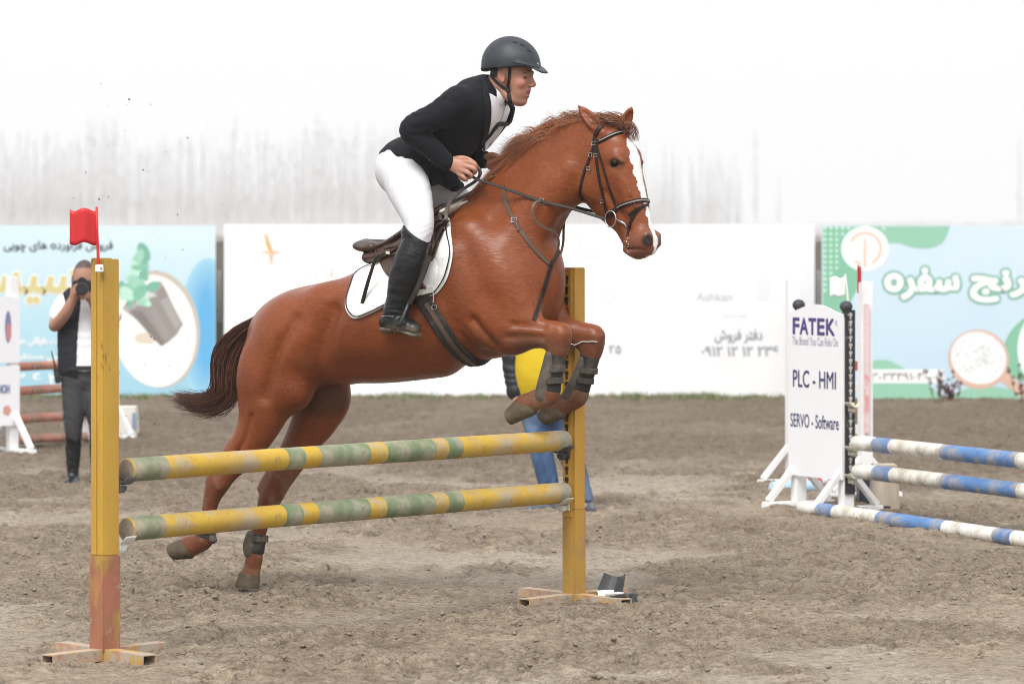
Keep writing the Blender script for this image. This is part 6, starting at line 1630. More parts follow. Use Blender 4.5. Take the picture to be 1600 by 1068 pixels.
# ---------------------------------------------------------------- saddle pad
pad_root = empty('saddle_pad', toW(P(630, 420, 0)), 'white quilted saddle pad with black piping under the brown saddle', 'saddle pad')
PADO = [(556, 430), (546, 452), (541, 471), (544, 488), (556, 498), (580, 490), (603, 479), (628, 469), (652, 462), (672, 463), (685, 457), (699, 437), (706, 412), (708, 392), (706, 368), (703, 342), (690, 345), (660, 364), (622, 392), (585, 414)]
for s in (1, -1):
    o, top, k, rn, G, B = shell('pad_side', PADO, .004, .016, padm, pad_root, hbvh, rings=12, side=s, quilt=.0022)
    # black piping line set in from the edge
    idx = [j for j in range(k)]; pth = []; nn_ = []
    O = [np.array(p, float) for p in catmull([np.array(q, float) for q in PADO], 5, closed=True)]; c = sum(O) / len(O)
    for j in range(k):
        if O[j][1] < 400 and O[j][0] < 690: continue
        pth.append(Vector(B[0, j] * .905 + B[2, j] * .095 + (B[1, j] - B[0, j]) * .35 + G[0, j] * .0205)); nn_.append(Vector(G[0, j]))
    # start the line where the gap is
    st_ = max(range(len(pth)), key=lambda i: (pth[i] - pth[i - 1]).length); pth = pth[st_:] + pth[:st_]; nn_ = nn_[st_:] + nn_[:st_]
    if s < 0: pth = [mirror_w(p) for p in pth]; nn_ = [mirror_n(n) for n in nn_]
    mb = MB(); mb.ribbon(pth, nn_, .0055, .003); mb.build('piping', piping, pad_root)
# fleece showing at the withers
f = Field(P(700, 352, 0) - (.02, .16, 0), P(750, 300, 0) + (.02, .16, 0), .005); f.chain([P(706, 331, 0), P(722, 322, 0), P(738, 314, 0)], [.022, .018, .008], [.13, .09, .05], k=.01); f.wrinkle(f.lo, f.lo + f.n * f.res, .003, 260, (1, .4, .2), 1)
finish(f, 'wither_fleece', mat('cream_fleece', (.66, .63, .54), .95, .1, bump=.6, bscale=150), pad_root)
# ---------------------------------------------------------------- saddle
sad = empty('saddle', toW(P(630, 400, 0)), 'brown leather jumping saddle under the rider with girth and stirrups', 'saddle')
def saddle_seat():
    f = Field(P(560, 430, 0) - (.03, .26, 0), P(712, 300, 0) + (.03, .26, .03), .006)
    # seat from the high cantle down and forward up to the pommel
    f.chain([P(573, 384, 0), P(592, 387, 0), P(620, 380, 0), P(650, 358, 0), P(678, 338, 0), P(694, 326, 0)], [.030, .026, .024, .024, .028, .026], [.14, .17, .16, .125, .085, .055], k=.02)
    f.chain([Q(571, 382, .0), Q(573, 381, .10), Q(580, 386, .16)], .020, .020, k=.02); f.chain([Q(571, 382, .0), Q(573, 381, .10, -1), Q(580, 386, .16, -1)], .020, .020, k=.02)
    for s in (1, -1):
        f.chain([Q(578, 402, .10, s), Q(600, 398, .12, s), Q(640, 378, .12, s), Q(684, 345, .09, s)], [.030, .030, .030, .026], [.065, .07, .07, .05], k=.02)      # panels
    for s in (1, -1): f.chain([Q(563, 394.5, .14, s), Q(585, 392.5, .19, s), Q(612, 387, .21, s)], .0055, .05, k=.006, mode='sub')
    return f
finish(saddle_seat(), 'seat', brown, sad)
# flaps and knee roll on each side, drawn where the near one shows
FLAP = [(600, 396), (597, 412), (606, 432), (625, 446), (648, 445), (661, 434), (678, 415), (690, 388), (696, 358), (692, 336), (680, 332), (655, 352), (625, 376)]
KNEE = [(672, 380), (664, 402), (662, 428), (668, 426), (682, 402), (691, 374), (692, 345), (686, 336), (681, 350)]
SKIRT = [(612, 384), (604, 398), (612, 408), (634, 400), (662, 380), (684, 352), (690, 334), (676, 334), (648, 358)]
for s in (1, -1):
    shell('flap', FLAP, .024, .008, brown, sad, hbvh, rings=7, side=s); shell('knee_block', KNEE, .032, .016, brown, sad, hbvh, rings=5, side=s, puff=.012); shell('skirt', SKIRT, .040, .008, brown_l, sad, hbvh, rings=5, side=s)
def tack_strap(name, pts, w, t, m, parent, bvh=hbvh, off=.003, n=6, both=False, it=2):
    Pw, Nw = smooth_path(*on_surface(bvh, [tuple(p) for p in catmull([np.array(q, float) for q in pts], n)], off), it)
    mb = MB(); mb.ribbon(Pw, Nw, w, t); o = mb.build(name, m, parent)
    if both:
        mb = MB(); mb.ribbon([mirror_w(p) for p in Pw], [mirror_n(q) for q in Nw], w, t); mb.build(name, m, parent)
    return Pw, Nw
# girth: black padded strap with brown centre and light keeper
tack_strap('girth', [(656, 460), (668, 478), (684, 502), (702, 530), (722, 552), (745, 568)], [.074] * 31, .014, dark_boot, sad, off=.004, both=True)
tack_strap('girth_centre', [(660, 464), (672, 482), (688, 506), (706, 533), (724, 552), (742, 565)], .022, .006, brown_l, sad, off=.017, both=True)
tack_strap('girth_keeper', [(651, 461), (664, 458.5), (680, 454)], .028, .005, mat('cream_webbing', (.62, .60, .53), .8), sad, off=.026, n=3)
tack_strap('girth_end', [(655, 463), (661, 469), (667, 475)], .070, .007, brown_d, sad, off=.018, n=3)
tack_strap('billet', [(655, 436), (660, 447), (666, 456)], .030, .006, mat('navy_webbing', (.03, .035, .07), .7), sad, off=.022, n=3)
tack_strap('billet_stripe', [(659, 437), (664, 447), (669, 455)], .007, .003, mat('red_webbing', (.35, .05, .05), .7), sad, off=.0285, n=3)
mb = MB(); Pw, Nw = on_surface(hbvh, [(680, 480)], .018); Mr = Nw[0].to_track_quat('Z', 'Y').to_matrix()
mb.tube([Pw[0] + Mr @ Vector((.012 * math.cos(a), .012 * math.sin(a), 0)) for a in np.linspace(0, 6.283, 17)[:-1]], .0022, 6, closed=True); mb.build('girth_ring', steel, sad)
mb = MB(); Pw, Nw = on_surface(hbvh, [(679, 458), (680, 466), (679, 474)], .024); mb.tube(Pw, .003, 6); mb.build('girth_hook', steel, sad)
# girth below the chest, joining both sides
bl = []; nb = []
for a in np.linspace(-1, 1, 13):
    q = P(742, 566, 0) + np.array([.0, a * .13, .0]); h = hbvh.ray_cast(Vector(toW(q - np.array([0, 0, .3]))), Vector((0, 0, 1)))
    if h[0] is not None: bl.append(h[0] + Vector((0, 0, -.004))); nb.append(Vector((0, 0, -1)))
mb = MB(); mb.ribbon(bl, nb, .075, .012); mb.build('girth_belly', dark_boot, sad)
# loose strap end hanging from the seat (stirrup leather tail)
tail_pts = [toW(Q(607, 396, .300)), toW(Q(601, 399, .312)), toW(Q(588, 404, .312)), toW(Q(580, 425, .312)), toW(Q(573, 448, .308)), toW(Q(566, 474, .300))]
nT_ = [Vector(NV)] * len(tail_pts)
pp = [Vector(p) for p in catmull([np.array(p) for p in tail_pts], 5)]; mb = MB(); mb.ribbon(pp, [Vector(NV)] * len(pp), [.011 + .008 * min(1, i / 20) for i in range(len(pp))], .004); mb.build('leather_end', brown_d, sad)
mb = MB(); mb.box(toW(Q(606, 395, .315)), (.022, .008, .014), Matrix.Rotation(-TH, 3, 'Z') @ Matrix.Rotation(.2, 3, 'Y'), bev=.002); mb.build('leather_keeper', creamp if 'creamp' in globals() else steel, sad)
# stirrups: leather down behind the leg, iron round the ball of the foot
ironm = mat('black_stirrup_iron', (.045, .047, .052), .4, .5, layers=[((.10, .085, .07), 12, .52, .66, .6)])
for s in (1, -1):
    mb = MB(); pts = [toW(Q(x, y, l, s)) for x, y, l in ((672, 400, .335), (660, 432, .365), (650, 455, .385), (640, 474, .392))]; nn_ = Vector(NV) if s > 0 else Vector(-NV)
    pp = [Vector(p) for p in catmull([np.array(p) for p in pts], 5)]; mb.ribbon(pp, [nn_] * len(pp), .026, .005); mb.build('stirrup_leather', brown_d, sad)
    c0 = Q(638, 474, .390, s); arc = []
    top_, wd, ht = c0, .062, .125
    ax_l = np.array([.45, s * .89, 0]); ax_l = ax_l / np.linalg.norm(ax_l); dn = Q(622, 515, .375, s) - c0; dn = dn / np.linalg.norm(dn)
    for a in np.linspace(0, 1, 25):
        an = math.pi * (a - .5) * 1.0; x_ = math.sin(an) * wd; y_ = (1 - math.cos(an)) * .9
        arc.append(Vector(toW(c0 + ax_l * x_ + dn * (ht * (y_ ** 1.1)))))
    mb = MB(); mb.tube(arc, [.006 + .005 * abs(a - .5) for a in np.linspace(0, 1, 25)], 8); mb.build('stirrup_iron', ironm, sad, smooth=True)
    e0, e1 = toL(np.array(arc[0])), toL(np.array(arc[-1])); fwd_ = np.cross(ax_l, dn); fwd_ = fwd_ if fwd_[0] > 0 else -fwd_
    mb = MB(); tr = []
    mb.prism([(-.022, -.004), (.022, -.004), (.022, .008), (-.022, .008)], toW(e0), Vector(fwd_ @ FR), Vector(dn @ FR), Vector((e1 - e0) @ FR)); mb.build('tread', ironm, sad)
# ---------------------------------------------------------------- breastplate
bp = empty('breastplate', toW(P(800, 380, 0)), 'brown leather breastplate strap across the horse chest', 'breastplate')
tack_strap('shoulder_strap', [(786, 290), (788, 305), (794, 325), (804, 345), (817, 365), (833, 387), (848, 403), (859, 413)], .020, .004, brown_l, bp, both=False)
tack_strap('chest_strap', [(860, 414), (856, 430), (850, 450), (843, 472), (837, 490), (834, 500)], .020, .004, brown_d, bp)
tack_strap('far_strap', [(859, 413), (868, 402), (876, 388)], .018, .004, brown_d, bp, n=4)
mb = MB(); Pw, Nw = on_surface(hbvh, [(804, 344)], .006); Mr = Nw[0].to_track_quat('Z', 'Y').to_matrix(); mb.tube([Pw[0] + Mr @ Vector((.014 * a, .011 * b, 0)) for a, b in ((-1, -1), (1, -1), (1, 1), (-1, 1))], .0025, 6, closed=True); mb.build('buckle', steel, bp)
tack_strap('strap_end', [(806, 346), (809, 353), (811, 360)], .016, .006, brown_l, bp, off=.006, n=3)
mb = MB(); Pw, Nw = on_surface(hbvh, [(860, 413)], .006); Mr = Nw[0].to_track_quat('Z', 'Y').to_matrix(); mb.lathe([(.010, 0), (.012, .004), (.008, .008)], Pw[0], 12, Mr); mb.build('joint', brown_d, bp)
# running martingale straps swinging from the chest to the reins
mp_ = [toW(Q(860, 412, .06)), toW(Q(870, 396, .10)), toW(Q(873, 376, .13)), toW(Q(866, 362, .15)), toW(Q(852, 356, .165)), toW(Q(838, 345, .17)), toW(Q(832, 330, .165)), toW(Q(836, 317, .15)), toW(Q(845, 313, .132))]
pp = [Vector(p) for p in catmull([np.array(p) for p in mp_], 5)]; mb = MB(); mb.ribbon(pp, [Vector(NV)] * len(pp), .012, .004); mb.build('martingale_strap', brown_l, bp)
mp_ = [toW(Q(861, 411, -.02)), toW(Q(874, 400, -.03)), toW(Q(880, 380, -.05)), toW(Q(881, 355, -.08)), toW(Q(884, 335, -.10)), toW(Q(892, 324, -.11))]
pp = [Vector(p) for p in catmull([np.array(p) for p in mp_], 5)]; mb = MB(); mb.ribbon(pp, [Vector(NV)] * len(pp), .012, .004); mb.build('martingale_strap', brown_l, bp)
for s, (x, y, l) in ((1, (846, 314, .12)), (-1, (893, 322, -.11))):
    c = Vector(toW(Q(x, y, l))); mb = MB(); mb.tube([c + Vector(DV) * .012 * math.cos(a) + Vector((0, 0, .013 * math.sin(a))) for a in np.linspace(0, 6.283, 15)[:-1]], .0025, 6, closed=True); mb.build('martingale_ring', steel, bp)
# ---------------------------------------------------------------- bridle
br = empty('bridle', toW(H(960, 280, 0)), 'dark brown leather bridle with noseband, browband and ring bit on the horse head', 'bridle')
BITP = (954, 342)
def head_mirror(p):
    q = toL(np.array(p)); q = q - 2 * ((q - HOl) @ HNl) * HNl; return Vector(toW(q))
def head_mirror_n(n):
    q = FR @ np.array(n); q = q - 2 * (q @ HNl) * HNl; return Vector(q @ FR)
def bridle_strap(name, pts, w, t=.004, m=brown_d, off=.003, n=6, both=True, it=2):
    Pw, Nw = smooth_path(*on_surface(hbvh, [tuple(p) for p in catmull([np.array(q, float) for q in pts], n)], off), it)
    mb = MB(); mb.ribbon(Pw, Nw, w, t); mb.build(name, m, br)
    if both:
        mb = MB(); mb.ribbon([head_mirror(p) for p in Pw], [head_mirror_n(q) for q in Nw], w, t); mb.build(name, m, br)
    return Pw, Nw
bridle_strap('browband', [(929, 224), (941, 219), (957, 211), (972, 207), (987, 207.5)], .019, .007, both=False)
bridle_strap('browband_stitching', [(938, 220.5), (950, 215), (966, 208.8), (984, 206.8)], .006, .003, mat('pale_stitch', (.30, .26, .23), .5), off=.0095, both=False)
bridle_strap('headpiece', [(929, 224), (930, 214), (934, 204), (941, 196)], .020, both=True)
bridle_strap('cheekpiece', [(929, 226), (932, 243), (934, 262), (938, 285), (943, 308), (947, 325), (950, 336)], .014, .005)
bridle_strap('noseband_cheek', [(932, 226), (939, 248), (947, 276), (955, 300), (962, 320)], .011, .004)
bridle_strap('throatlash', [(928, 228), (922, 246), (915, 264), (909, 284), (907, 302), (910, 312)], .012, .004)
bridle_strap('noseband', [(957, 333), (962, 327), (974, 320), (990, 315), (1006, 313), (1017, 316)], .021, .007, both=False)
bridle_strap('noseband_stitching', [(966, 324), (980, 317.5), (998, 313.5), (1012, 314)], .007, .003, mat('pale_stitch', 0), off=.0095, both=False)
bridle_strap('flash_strap', [(1021, 321), (1012, 320), (1000, 325), (990, 338), (983, 355), (981, 368)], .013, .004, both=False)
bridle_strap('flash_end', [(1006, 321), (994, 327), (983, 336)], .012, .004, off=.007, both=False, n=4)
bridle_strap('jaw_strap', [(957, 333), (953, 337), (948, 340)], .018, .006, both=True, n=3)
for (x, y) in ((929, 224.5), (924, 242), (932, 243), (942, 314), (921, 263)):
    Pw, Nw = on_surface(hbvh, [(x, y)], .008); Mr = Nw[0].to_track_quat('Z', 'Y').to_matrix(); mb = MB(); mb.tube([Pw[0] + Mr @ Vector((.009 * a, .008 * b, 0)) for a, b in ((-1, -1), (1, -1), (1, 1), (-1, 1))], .0022, 6, closed=True); mb.build('buckle', steel, br)
bit_c = {}
for s in (1, -1):
    q = HM(BITP[0] , BITP[1], .072, s); c = Vector(toW(q)); bit_c[s] = c; dh = Vector(HD); mb = MB()
    mb.tube([c + dh * .034 * math.cos(a) + Vector((0, 0, .038 * math.sin(a))) for a in np.linspace(0, 6.283, 25)[:-1]], .0038, 8, closed=True); mb.build('bit_ring', steel, br, smooth=True)
    mb = MB(); mb.tube([c + dh * .034, Vector(toW(HM(975, 349, .060, s))), Vector(toW(HM(981, 357, .052, s)))], [.0055, .006, .005], 8); mb.build('mouthpiece', steel, br, smooth=True)
# froth at the lips
foam = mat('froth', (.80, .78, .75), .4)
for k in range(22):
    x = 980 + hr.normal(0, 2.0) + (k > 16) * 6 * hr.random(); y = 364 + 1.25 * k + hr.normal(0, 1.5); Pw, Nw = on_surface(hbvh, [(x, y)], .0); mb = MB(); r_ = .0012 + .0014 * hr.random(); mb.lathe([(r_ * math.sin(R(a)), r_ * math.cos(R(a))) for a in (178, 120, 60, 2)], Pw[0], 7); mb.build('froth', foam, br, smooth=True)
# ---------------------------------------------------------------- reins
rn = empty('reins', toW(Q(800, 290, .12)), 'long dark leather reins running from the bit to the rider hands', 'reins')
h1 = toW(Q(730, 270, .128)); b1_ = np.array(bit_c[1] - Vector(HD) * .034)
pts = [h1, toW(Q(745, 280, .135)), toW(Q(775, 290, .135)), toW(Q(845, 314, .122)), toW(Q(890, 325, .105)), b1_]
pp = [Vector(p) for p in catmull([np.array(p) for p in pts], 6)]; mb = MB(); mb.ribbon(pp, [Vector((NV + np.array([0, 0, .5])))] * len(pp), .014, .005); mb.build('rein', brown_d, rn)
b2_ = np.array(bit_c[-1] - Vector(HD) * .034); h2 = toW(FARM(Q(730, 270, .128)))
pts = [h2, toW(P(800, 286, -.13)), toW(P(850, 305, -.13)), toW(P(893, 322, -.11)), b2_]; pp = [Vector(p) for p in catmull([np.array(p) for p in pts], 6)]; mb = MB(); mb.ribbon(pp, [Vector((NV + np.array([0, 0, .5])))] * len(pp), .014, .005); mb.build('rein', brown_d, rn)
# slack of the reins: loop from the near hand falling over the withers to the saddle front and back to the far hand
pts = [toW(Q(741, 258, .120)), toW(Q(748, 264, .125)), toW(Q(750, 273, .12)), toW(Q(742, 284, .11)), toW(Q(722, 297, .10)), toW(Q(706, 312, .11)), toW(Q(698, 328, .125)), toW(Q(697, 343, .14)), toW(Q(694, 357, .17)), toW(Q(689, 345, .15)), toW(Q(688, 330, .10)), toW(Q(700, 319, .02)), toW(Q(722, 309, -.03)), toW(Q(752, 292, -.07)), toW(Q(772, 277, -.10)), toW(FARM(Q(736, 262, .122)))]
pp = [Vector(p) for p in catmull([np.array(p) for p in pts], 5)]; mb = MB(); mb.ribbon(pp, [Vector(NV + np.array([.3, 0, .6]))] * len(pp), .018, .005); mb.build('rein_slack', mat('worn_rein_leather', (.075, .05, .04), .5, layers=[((.12, .09, .075), 14, .5, .65, .6)]), rn)
# ---------------------------------------------------------------- leg boots
strap_b = mat('boot_strap_fabric', (.075, .066, .055), .8, .2, layers=[((.15, .125, .10), 14, .48, .62, .8), ((.03, .028, .026), 10, .54, .66, .7)])
def leg_boot(label, pts, lat, shells, straps_, m_shell, name='leg_boot'):
    """pts: photo centre line with half widths; a sleeve round the leg with a thicker shell and straps"""
    root = empty(name, toW(P(*pts[1][:2], lat)), label, 'leg boot', 'boots on the horse legs')
    c = [P(p[0], p[1], lat) for p in pts]; f = field_for(c, .09, .0045)
    f.chain(c, [p[2] * PX for p in pts], [p[3] for p in pts], k=.0, n=4)
    d0 = c[1] - c[0]; d1 = c[-1] - c[-2]; f.plane_cut(c[0], -d0, f.lo, f.lo + f.n * f.res); f.plane_cut(c[-1], d1, f.lo, f.lo + f.n * f.res)
    finish(f, 'sleeve', dark_boot, root)
    for sh_ in shells:
        c2 = [P(p[0], p[1], lat + p[4]) for p in sh_]; f = field_for(c2, .08, .0042); f.chain(c2, [p[2] * PX for p in sh_], [p[3] for p in sh_], k=.0, n=4); finish(f, 'shell', m_shell, root)
    for (a, b, w) in straps_:
        q0 = P(*a, lat); q1 = P(*b, lat); dd = (q1 - q0); n_ = 20; ctr = (q0 + q1) / 2; ru = np.linalg.norm(dd) / 2; ud = dd / (2 * ru); pp = []; nn_ = []
        for j in range(n_):
            an = 2 * math.pi * j / n_; v = ud * math.cos(an) + np.array([0, 1, 0]) * math.sin(an); pp.append(Vector(toW(ctr + ud * math.cos(an) * ru + np.array([0, 1, 0]) * math.sin(an) * ru * .95))); nn_.append(Vector(v @ FR))
        mb = MB(); mb.ribbon(pp, nn_, w, .003, closed=True); mb.build('strap', strap_b, root)
    return root
leg_boot('muddy boot with dark shell on the near foreleg of the horse', [(869, 552, 16.5, .042), (866, 572, 16, .038), (862, 596, 16, .037), (859, 610, 17.5, .040)], .165,
         [[(861, 556, 10, .032, .014), (858, 575, 12, .035, .014), (852, 597, 12, .037, .014), (848, 617, 13, .037, .010)]], [((853, 577), (881, 575), .034), ((849, 596), (878, 594), .028)], mud_boot)
leg_boot('muddy boot on the far foreleg in front of the yellow steel post', [(922, 556, 16, .042), (917, 575, 15.5, .037), (909, 597, 16, .037), (905, 608, 17, .039)], -.12,
         [[(913, 562, 8.5, .034, .008), (907, 580, 9.5, .037, .008), (897, 602, 10, .038, .008), (889, 618, 11, .036, .006)]], [((903, 577), (932, 580), .028), ((898, 592), (926, 596), .026)], mud_boot)
leg_boot('brown fetlock boot on the far hind leg landing on the ground', [(404, 833, 14.5, .038), (401, 848, 15, .038), (398, 862, 15.5, .040)], -.13,
         [[(393, 836, 9, .030, .020), (391, 850, 12, .032, .020), (389, 862, 9, .028, .018)]], [((390, 838), (417, 842), .028)], mud_boot)
leg_boot('fetlock boot on the near hind leg below the lower pole', [(324, 818, 14, .037), (322, 829, 14.5, .037), (320, 839, 15.5, .040)], .15,
         [[(331, 835, 5, .028, .0), (333, 843, 6, .026, 0)]], [((308, 826), (336, 830), .022)], mud_boot)

# a thin white string caught on the far foreleg
ws = empty('white_string', toW(P(905, 535, -.08)), 'thin white string caught across the far knee of the horse', 'string')
Pw, Nw = on_surface(hbvh, [(898, 538), (904, 536), (910, 533), (918, 533.5), (926, 533), (933, 533.5)], .004)
mb = MB(); mb.tube([Vector(toW(P(893, 537, -.03)))] + Pw, .0022, 6); mb.build('thread', mat('white_thread', (.8, .8, .8), .7), ws)
# ================================================================== PEOPLE ON FOOT
def wfield(pts, pad, res):
    A = np.array(pts); return Field(A.min(0) - pad, A.max(0) + pad, res)
def wmesh(f, name, m, parent, col=None, it=2):
    V, Fc = f.mesh(); V = relax(V, Fc, it); o = link_mesh(name, V, Fc, m, parent, smooth=True)
    if col is not None: set_col(o, col(V))
    return o, V, Fc
skin2 = mat('weathered_skin', (.36, .19, .13), .55, .35, attr='Col')
# ---------------------------------------------------------------- the photographer
YP = 28.67
def A_(px, py, dy=0.0): return np.array(at(px, py, YP)) + np.array([0, dy, 0])
ph = empty('person', A_(124, 757) * np.array([1, 1, 0]), 'photographer in dark vest and grey breeches aiming a camera behind the yellow post', 'person')
def photographer_body():
    f = wfield([A_(70, 762, -.4), A_(205, 400, .3)], .02, .007)
    f.ell(A_(132, 430), (.078, .095, .108), k=.01); f.chain([A_(132, 440, -.03), A_(132, 451, -.04)], [.07, .055], [.06, .05], k=.03)
    f.chain([A_(132, 436, -.085), A_(132, 442, -.105)], .012, .012, k=.01); f.ell(A_(114, 437, .0), (.012, .02, .030), k=.01); f.ell(A_(150, 437, .0), (.012, .02, .030), k=.01)
    f.chain([A_(133, 455, .01), A_(134, 472, .02)], .058, .058, k=.03)
    f.chain([A_(134, 478, .03), A_(134, 520, .03), A_(134, 565, .02)], [.11, .12, .12], [.17, .16, .15], L=(1, 0, 0), k=.04)
    f.chain([A_(98, 480, .02), A_(87, 508, -.05), A_(105, 490, -.16), A_(121, 462, -.20)], [.050, .044, .040, .030], [.050, .044, .040, .030], k=.02)          # arm on the left, hand up to the camera
    f.chain([A_(170, 480, .02), A_(177, 512, -.05), A_(160, 490, -.16), A_(146, 464, -.20)], [.050, .044, .040, .030], [.050, .044, .040, .030], k=.02)
    f.ell(A_(123, 455, -.21), (.036, .03, .045), k=.02); f.ell(A_(141, 459, -.21), (.036, .03, .040), k=.02)
    for i in range(4):
        f.chain([A_(121, 446 + 4 * i, -.225), A_(128, 444 + 4 * i, -.255), A_(133, 446 + 4 * i, -.250)], .0095, .0095, k=.006)
        f.chain([A_(143, 452 + 4 * i, -.225), A_(138, 452 + 4.2 * i, -.265), A_(133, 454 + 4 * i, -.255)], .0095, .0095, k=.006)
    f.chain([A_(127, 459, -.20), A_(133, 461, -.235)], .011, .011, k=.006)
    for s in (0, 1):
        x0 = (118, 149)[s]; dx = (-2, 3)[s]
        f.chain([A_(x0, 580), A_(x0 + dx, 660), A_(x0 + dx * 1.5, 740)], [.05, .03, .015], [.05, .03, .015], k=.02)
    return f
def ph_col(V):
    C = np.tile([.36, .185, .125], (len(V), 1)); z = V[:, 2]
    top = smooth01(np.linalg.norm((V - A_(132, 424, .01)) / (.085, .11, .115), axis=1) * 0 + z, A_(0, 428)[2], A_(0, 416)[2]); front = V[:, 1] < YP - .05
    hair = np.where(front, smooth01(z, A_(0, 421)[2], A_(0, 416)[2]), smooth01(z, A_(0, 440)[2], A_(0, 432)[2])); hair = hair * (z > A_(0, 445)[2])
    t = np.clip(hair * .92, 0, 1)[:, None]; C = C * (1 - t) + np.array([.045, .036, .032]) * t
    bear = smooth01(-np.linalg.norm((V - A_(132, 449, -.06)) / (.075, .08, .045), axis=1), -1.1, -.8)[:, None] * .55; return C * (1 - bear) + np.array([.11, .085, .075]) * bear
wmesh(photographer_body(), 'body', skin2, ph, ph_col)
def ph_tshirt():
    f = wfield([A_(72, 575, -.25), A_(200, 455, .25)], .02, .008)
    f.chain([A_(134, 474, .03), A_(134, 520, .02), A_(134, 568, .01)], [.115, .125, .128], [.178, .172, .16], L=(1, 0, 0), k=.03); f.chain([A_(100, 476, .02), A_(92, 492, -.01)], [.072, .066], [.072, .066], k=.03); f.chain([A_(168, 476, .02), A_(176, 492, -.01)], [.072, .066], [.072, .066], k=.03)
    f.wrinkle(f.lo, f.lo + f.n * f.res, .004, 45, (.5, 0, 1), 3); return f
wmesh(ph_tshirt(), 'tshirt', mat('white_tshirt_cloth', (.76, .76, .78), .8, .2), ph)
def ph_vest():
    f = wfield([A_(80, 585, -.25), A_(190, 455, .25)], .02, .008)
    f.chain([A_(134, 472, .035), A_(134, 520, .03), A_(134, 572, .025)], [.138, .150, .155], [.182, .200, .196], L=(1, 0, 0), k=.03)
    f.chain([A_(136, 455, -.20), A_(136, 520, -.2), A_(136, 590, -.2)], [.13, .13, .13], [.072, .082, .085], L=(1, 0, 0), k=.008, mode='sub')
    f.chain([A_(134, 452, .0), A_(134, 468, .0)], .085, .085, k=.01, mode='sub')
    for x in (95, 174): f.ell(A_(x, 480, .02), (.045, .12, .085), k=.01, mode='sub')
    f.wrinkle(f.lo, f.lo + f.n * f.res, .003, 60, (.2, 0, 1), 7); return f
wmesh(ph_vest(), 'vest', mat('dark_vest_cloth', (.022, .025, .032), .8, .2, layers=[((.04, .042, .05), 10, .5, .65, .6)]), ph)
def ph_breeches():
    f = wfield([A_(80, 700, -.25), A_(200, 555, .25)], .02, .008)
    f.chain([A_(134, 572, .02), A_(134, 590, .02)], [.12, .115], [.162, .165], L=(1, 0, 0), k=.03)
    for x0, dx in ((117, -2), (150, 3)): f.chain([A_(x0, 592, .02), A_(x0 - 1, 628, .0), A_(x0 + dx, 660, -.01), A_(x0 + dx, 682, 0)], [.105, .088, .070, .060], [.095, .082, .066, .056], L=(1, 0, 0), k=.03)
    f.wrinkle(f.lo, f.lo + f.n * f.res, .003, 50, (.4, 0, 1), 2); return f
wmesh(ph_breeches(), 'breeches', mat('grey_breeches_cloth', (.060, .060, .066), .8, .2, layers=[((.085, .085, .09), 9, .5, .65, .5)]), ph)
mb = MB(); mb.box(A_(134, 574, -.115), (.24, .012, .03)); mb.build('belt', mat('dark_belt', (.02, .018, .017), .5), ph)
for x0, dx in ((115, -1.5), (153, 3)):
    f = wfield([A_(x0 - 30, 765, -.3), A_(x0 + 30, 665, .2)], .02, .007)
    f.chain([A_(x0, 678, .0), A_(x0 - 1, 700, .02), A_(x0 - 1.5, 735, .02), A_(x0 - 1.5, 746, .01)], [.062, .062, .046, .045], [.058, .056, .042, .042], L=(1, 0, 0), k=.02)
    f.chain([A_(x0 - 1.5, 749, .03), A_(x0 - 2, 751, -.08), A_(x0 - 4, 753, -.17)], [.034, .030, .024], [.040, .045, .036], L=(1, 0, 0), k=.02); f.plane_cut(A_(x0, 758), (0, 0, -1), f.lo, f.lo + f.n * f.res)
    f.wrinkle(f.lo, f.lo + f.n * f.res, .003, 90, (0, .3, 1), 4); wmesh(f, 'boot', leather, ph)
dslr = empty('camera', A_(133, 450, -.25), 'black camera held to the face of the photographer', 'camera'); cb = mat('camera_body', (.018, .018, .020), .5, .4)
mb = MB(); mb.box(A_(133, 448, -.20), (.14, .07, .095), bev=.012); mb.build('camera_body', cb, dslr); mb = MB(); mb.box(A_(133, 437, -.20), (.06, .06, .04), bev=.012); mb.build('viewfinder', cb, dslr)
mb = MB(); mb.lathe([(.040, 0), (.040, .05), (.043, .055), (.043, .10), (.038, .105)], A_(135, 450, -.225), 18, Matrix.Rotation(R(90), 3, 'X')); autosmooth(mb.build('lens', cb, dslr)); mb = MB(); mb.lathe([(.033, 0), (.033, .003)], A_(135, 450, -.329), 18, Matrix.Rotation(R(90), 3, 'X')); mb.build('lens_glass', mat('lens_glass_dark', (.01, .012, .016), .08, .6), dslr)
rd = empty('handheld_radio', A_(91, 585, -.06), 'black handheld radio with antenna clipped at the photographer hip', 'radio')
mb = MB(); mb.box(A_(91.5, 586, -.08), (.042, .03, .105), Matrix.Rotation(-.15, 3, 'Y'), bev=.006); mb.build('radio_body', cb, rd); mb = MB(); mb.tube([A_(88.5, 574, -.08), A_(82.5, 548, -.08)], [.007, .004], 8); mb.build('antenna', cb, rd); mb = MB(); mb.box(A_(91.5, 584, -.097), (.026, .006, .03)); mb.build('speaker_grille', mat('radio_grille', (.05, .05, .05), .7), rd)
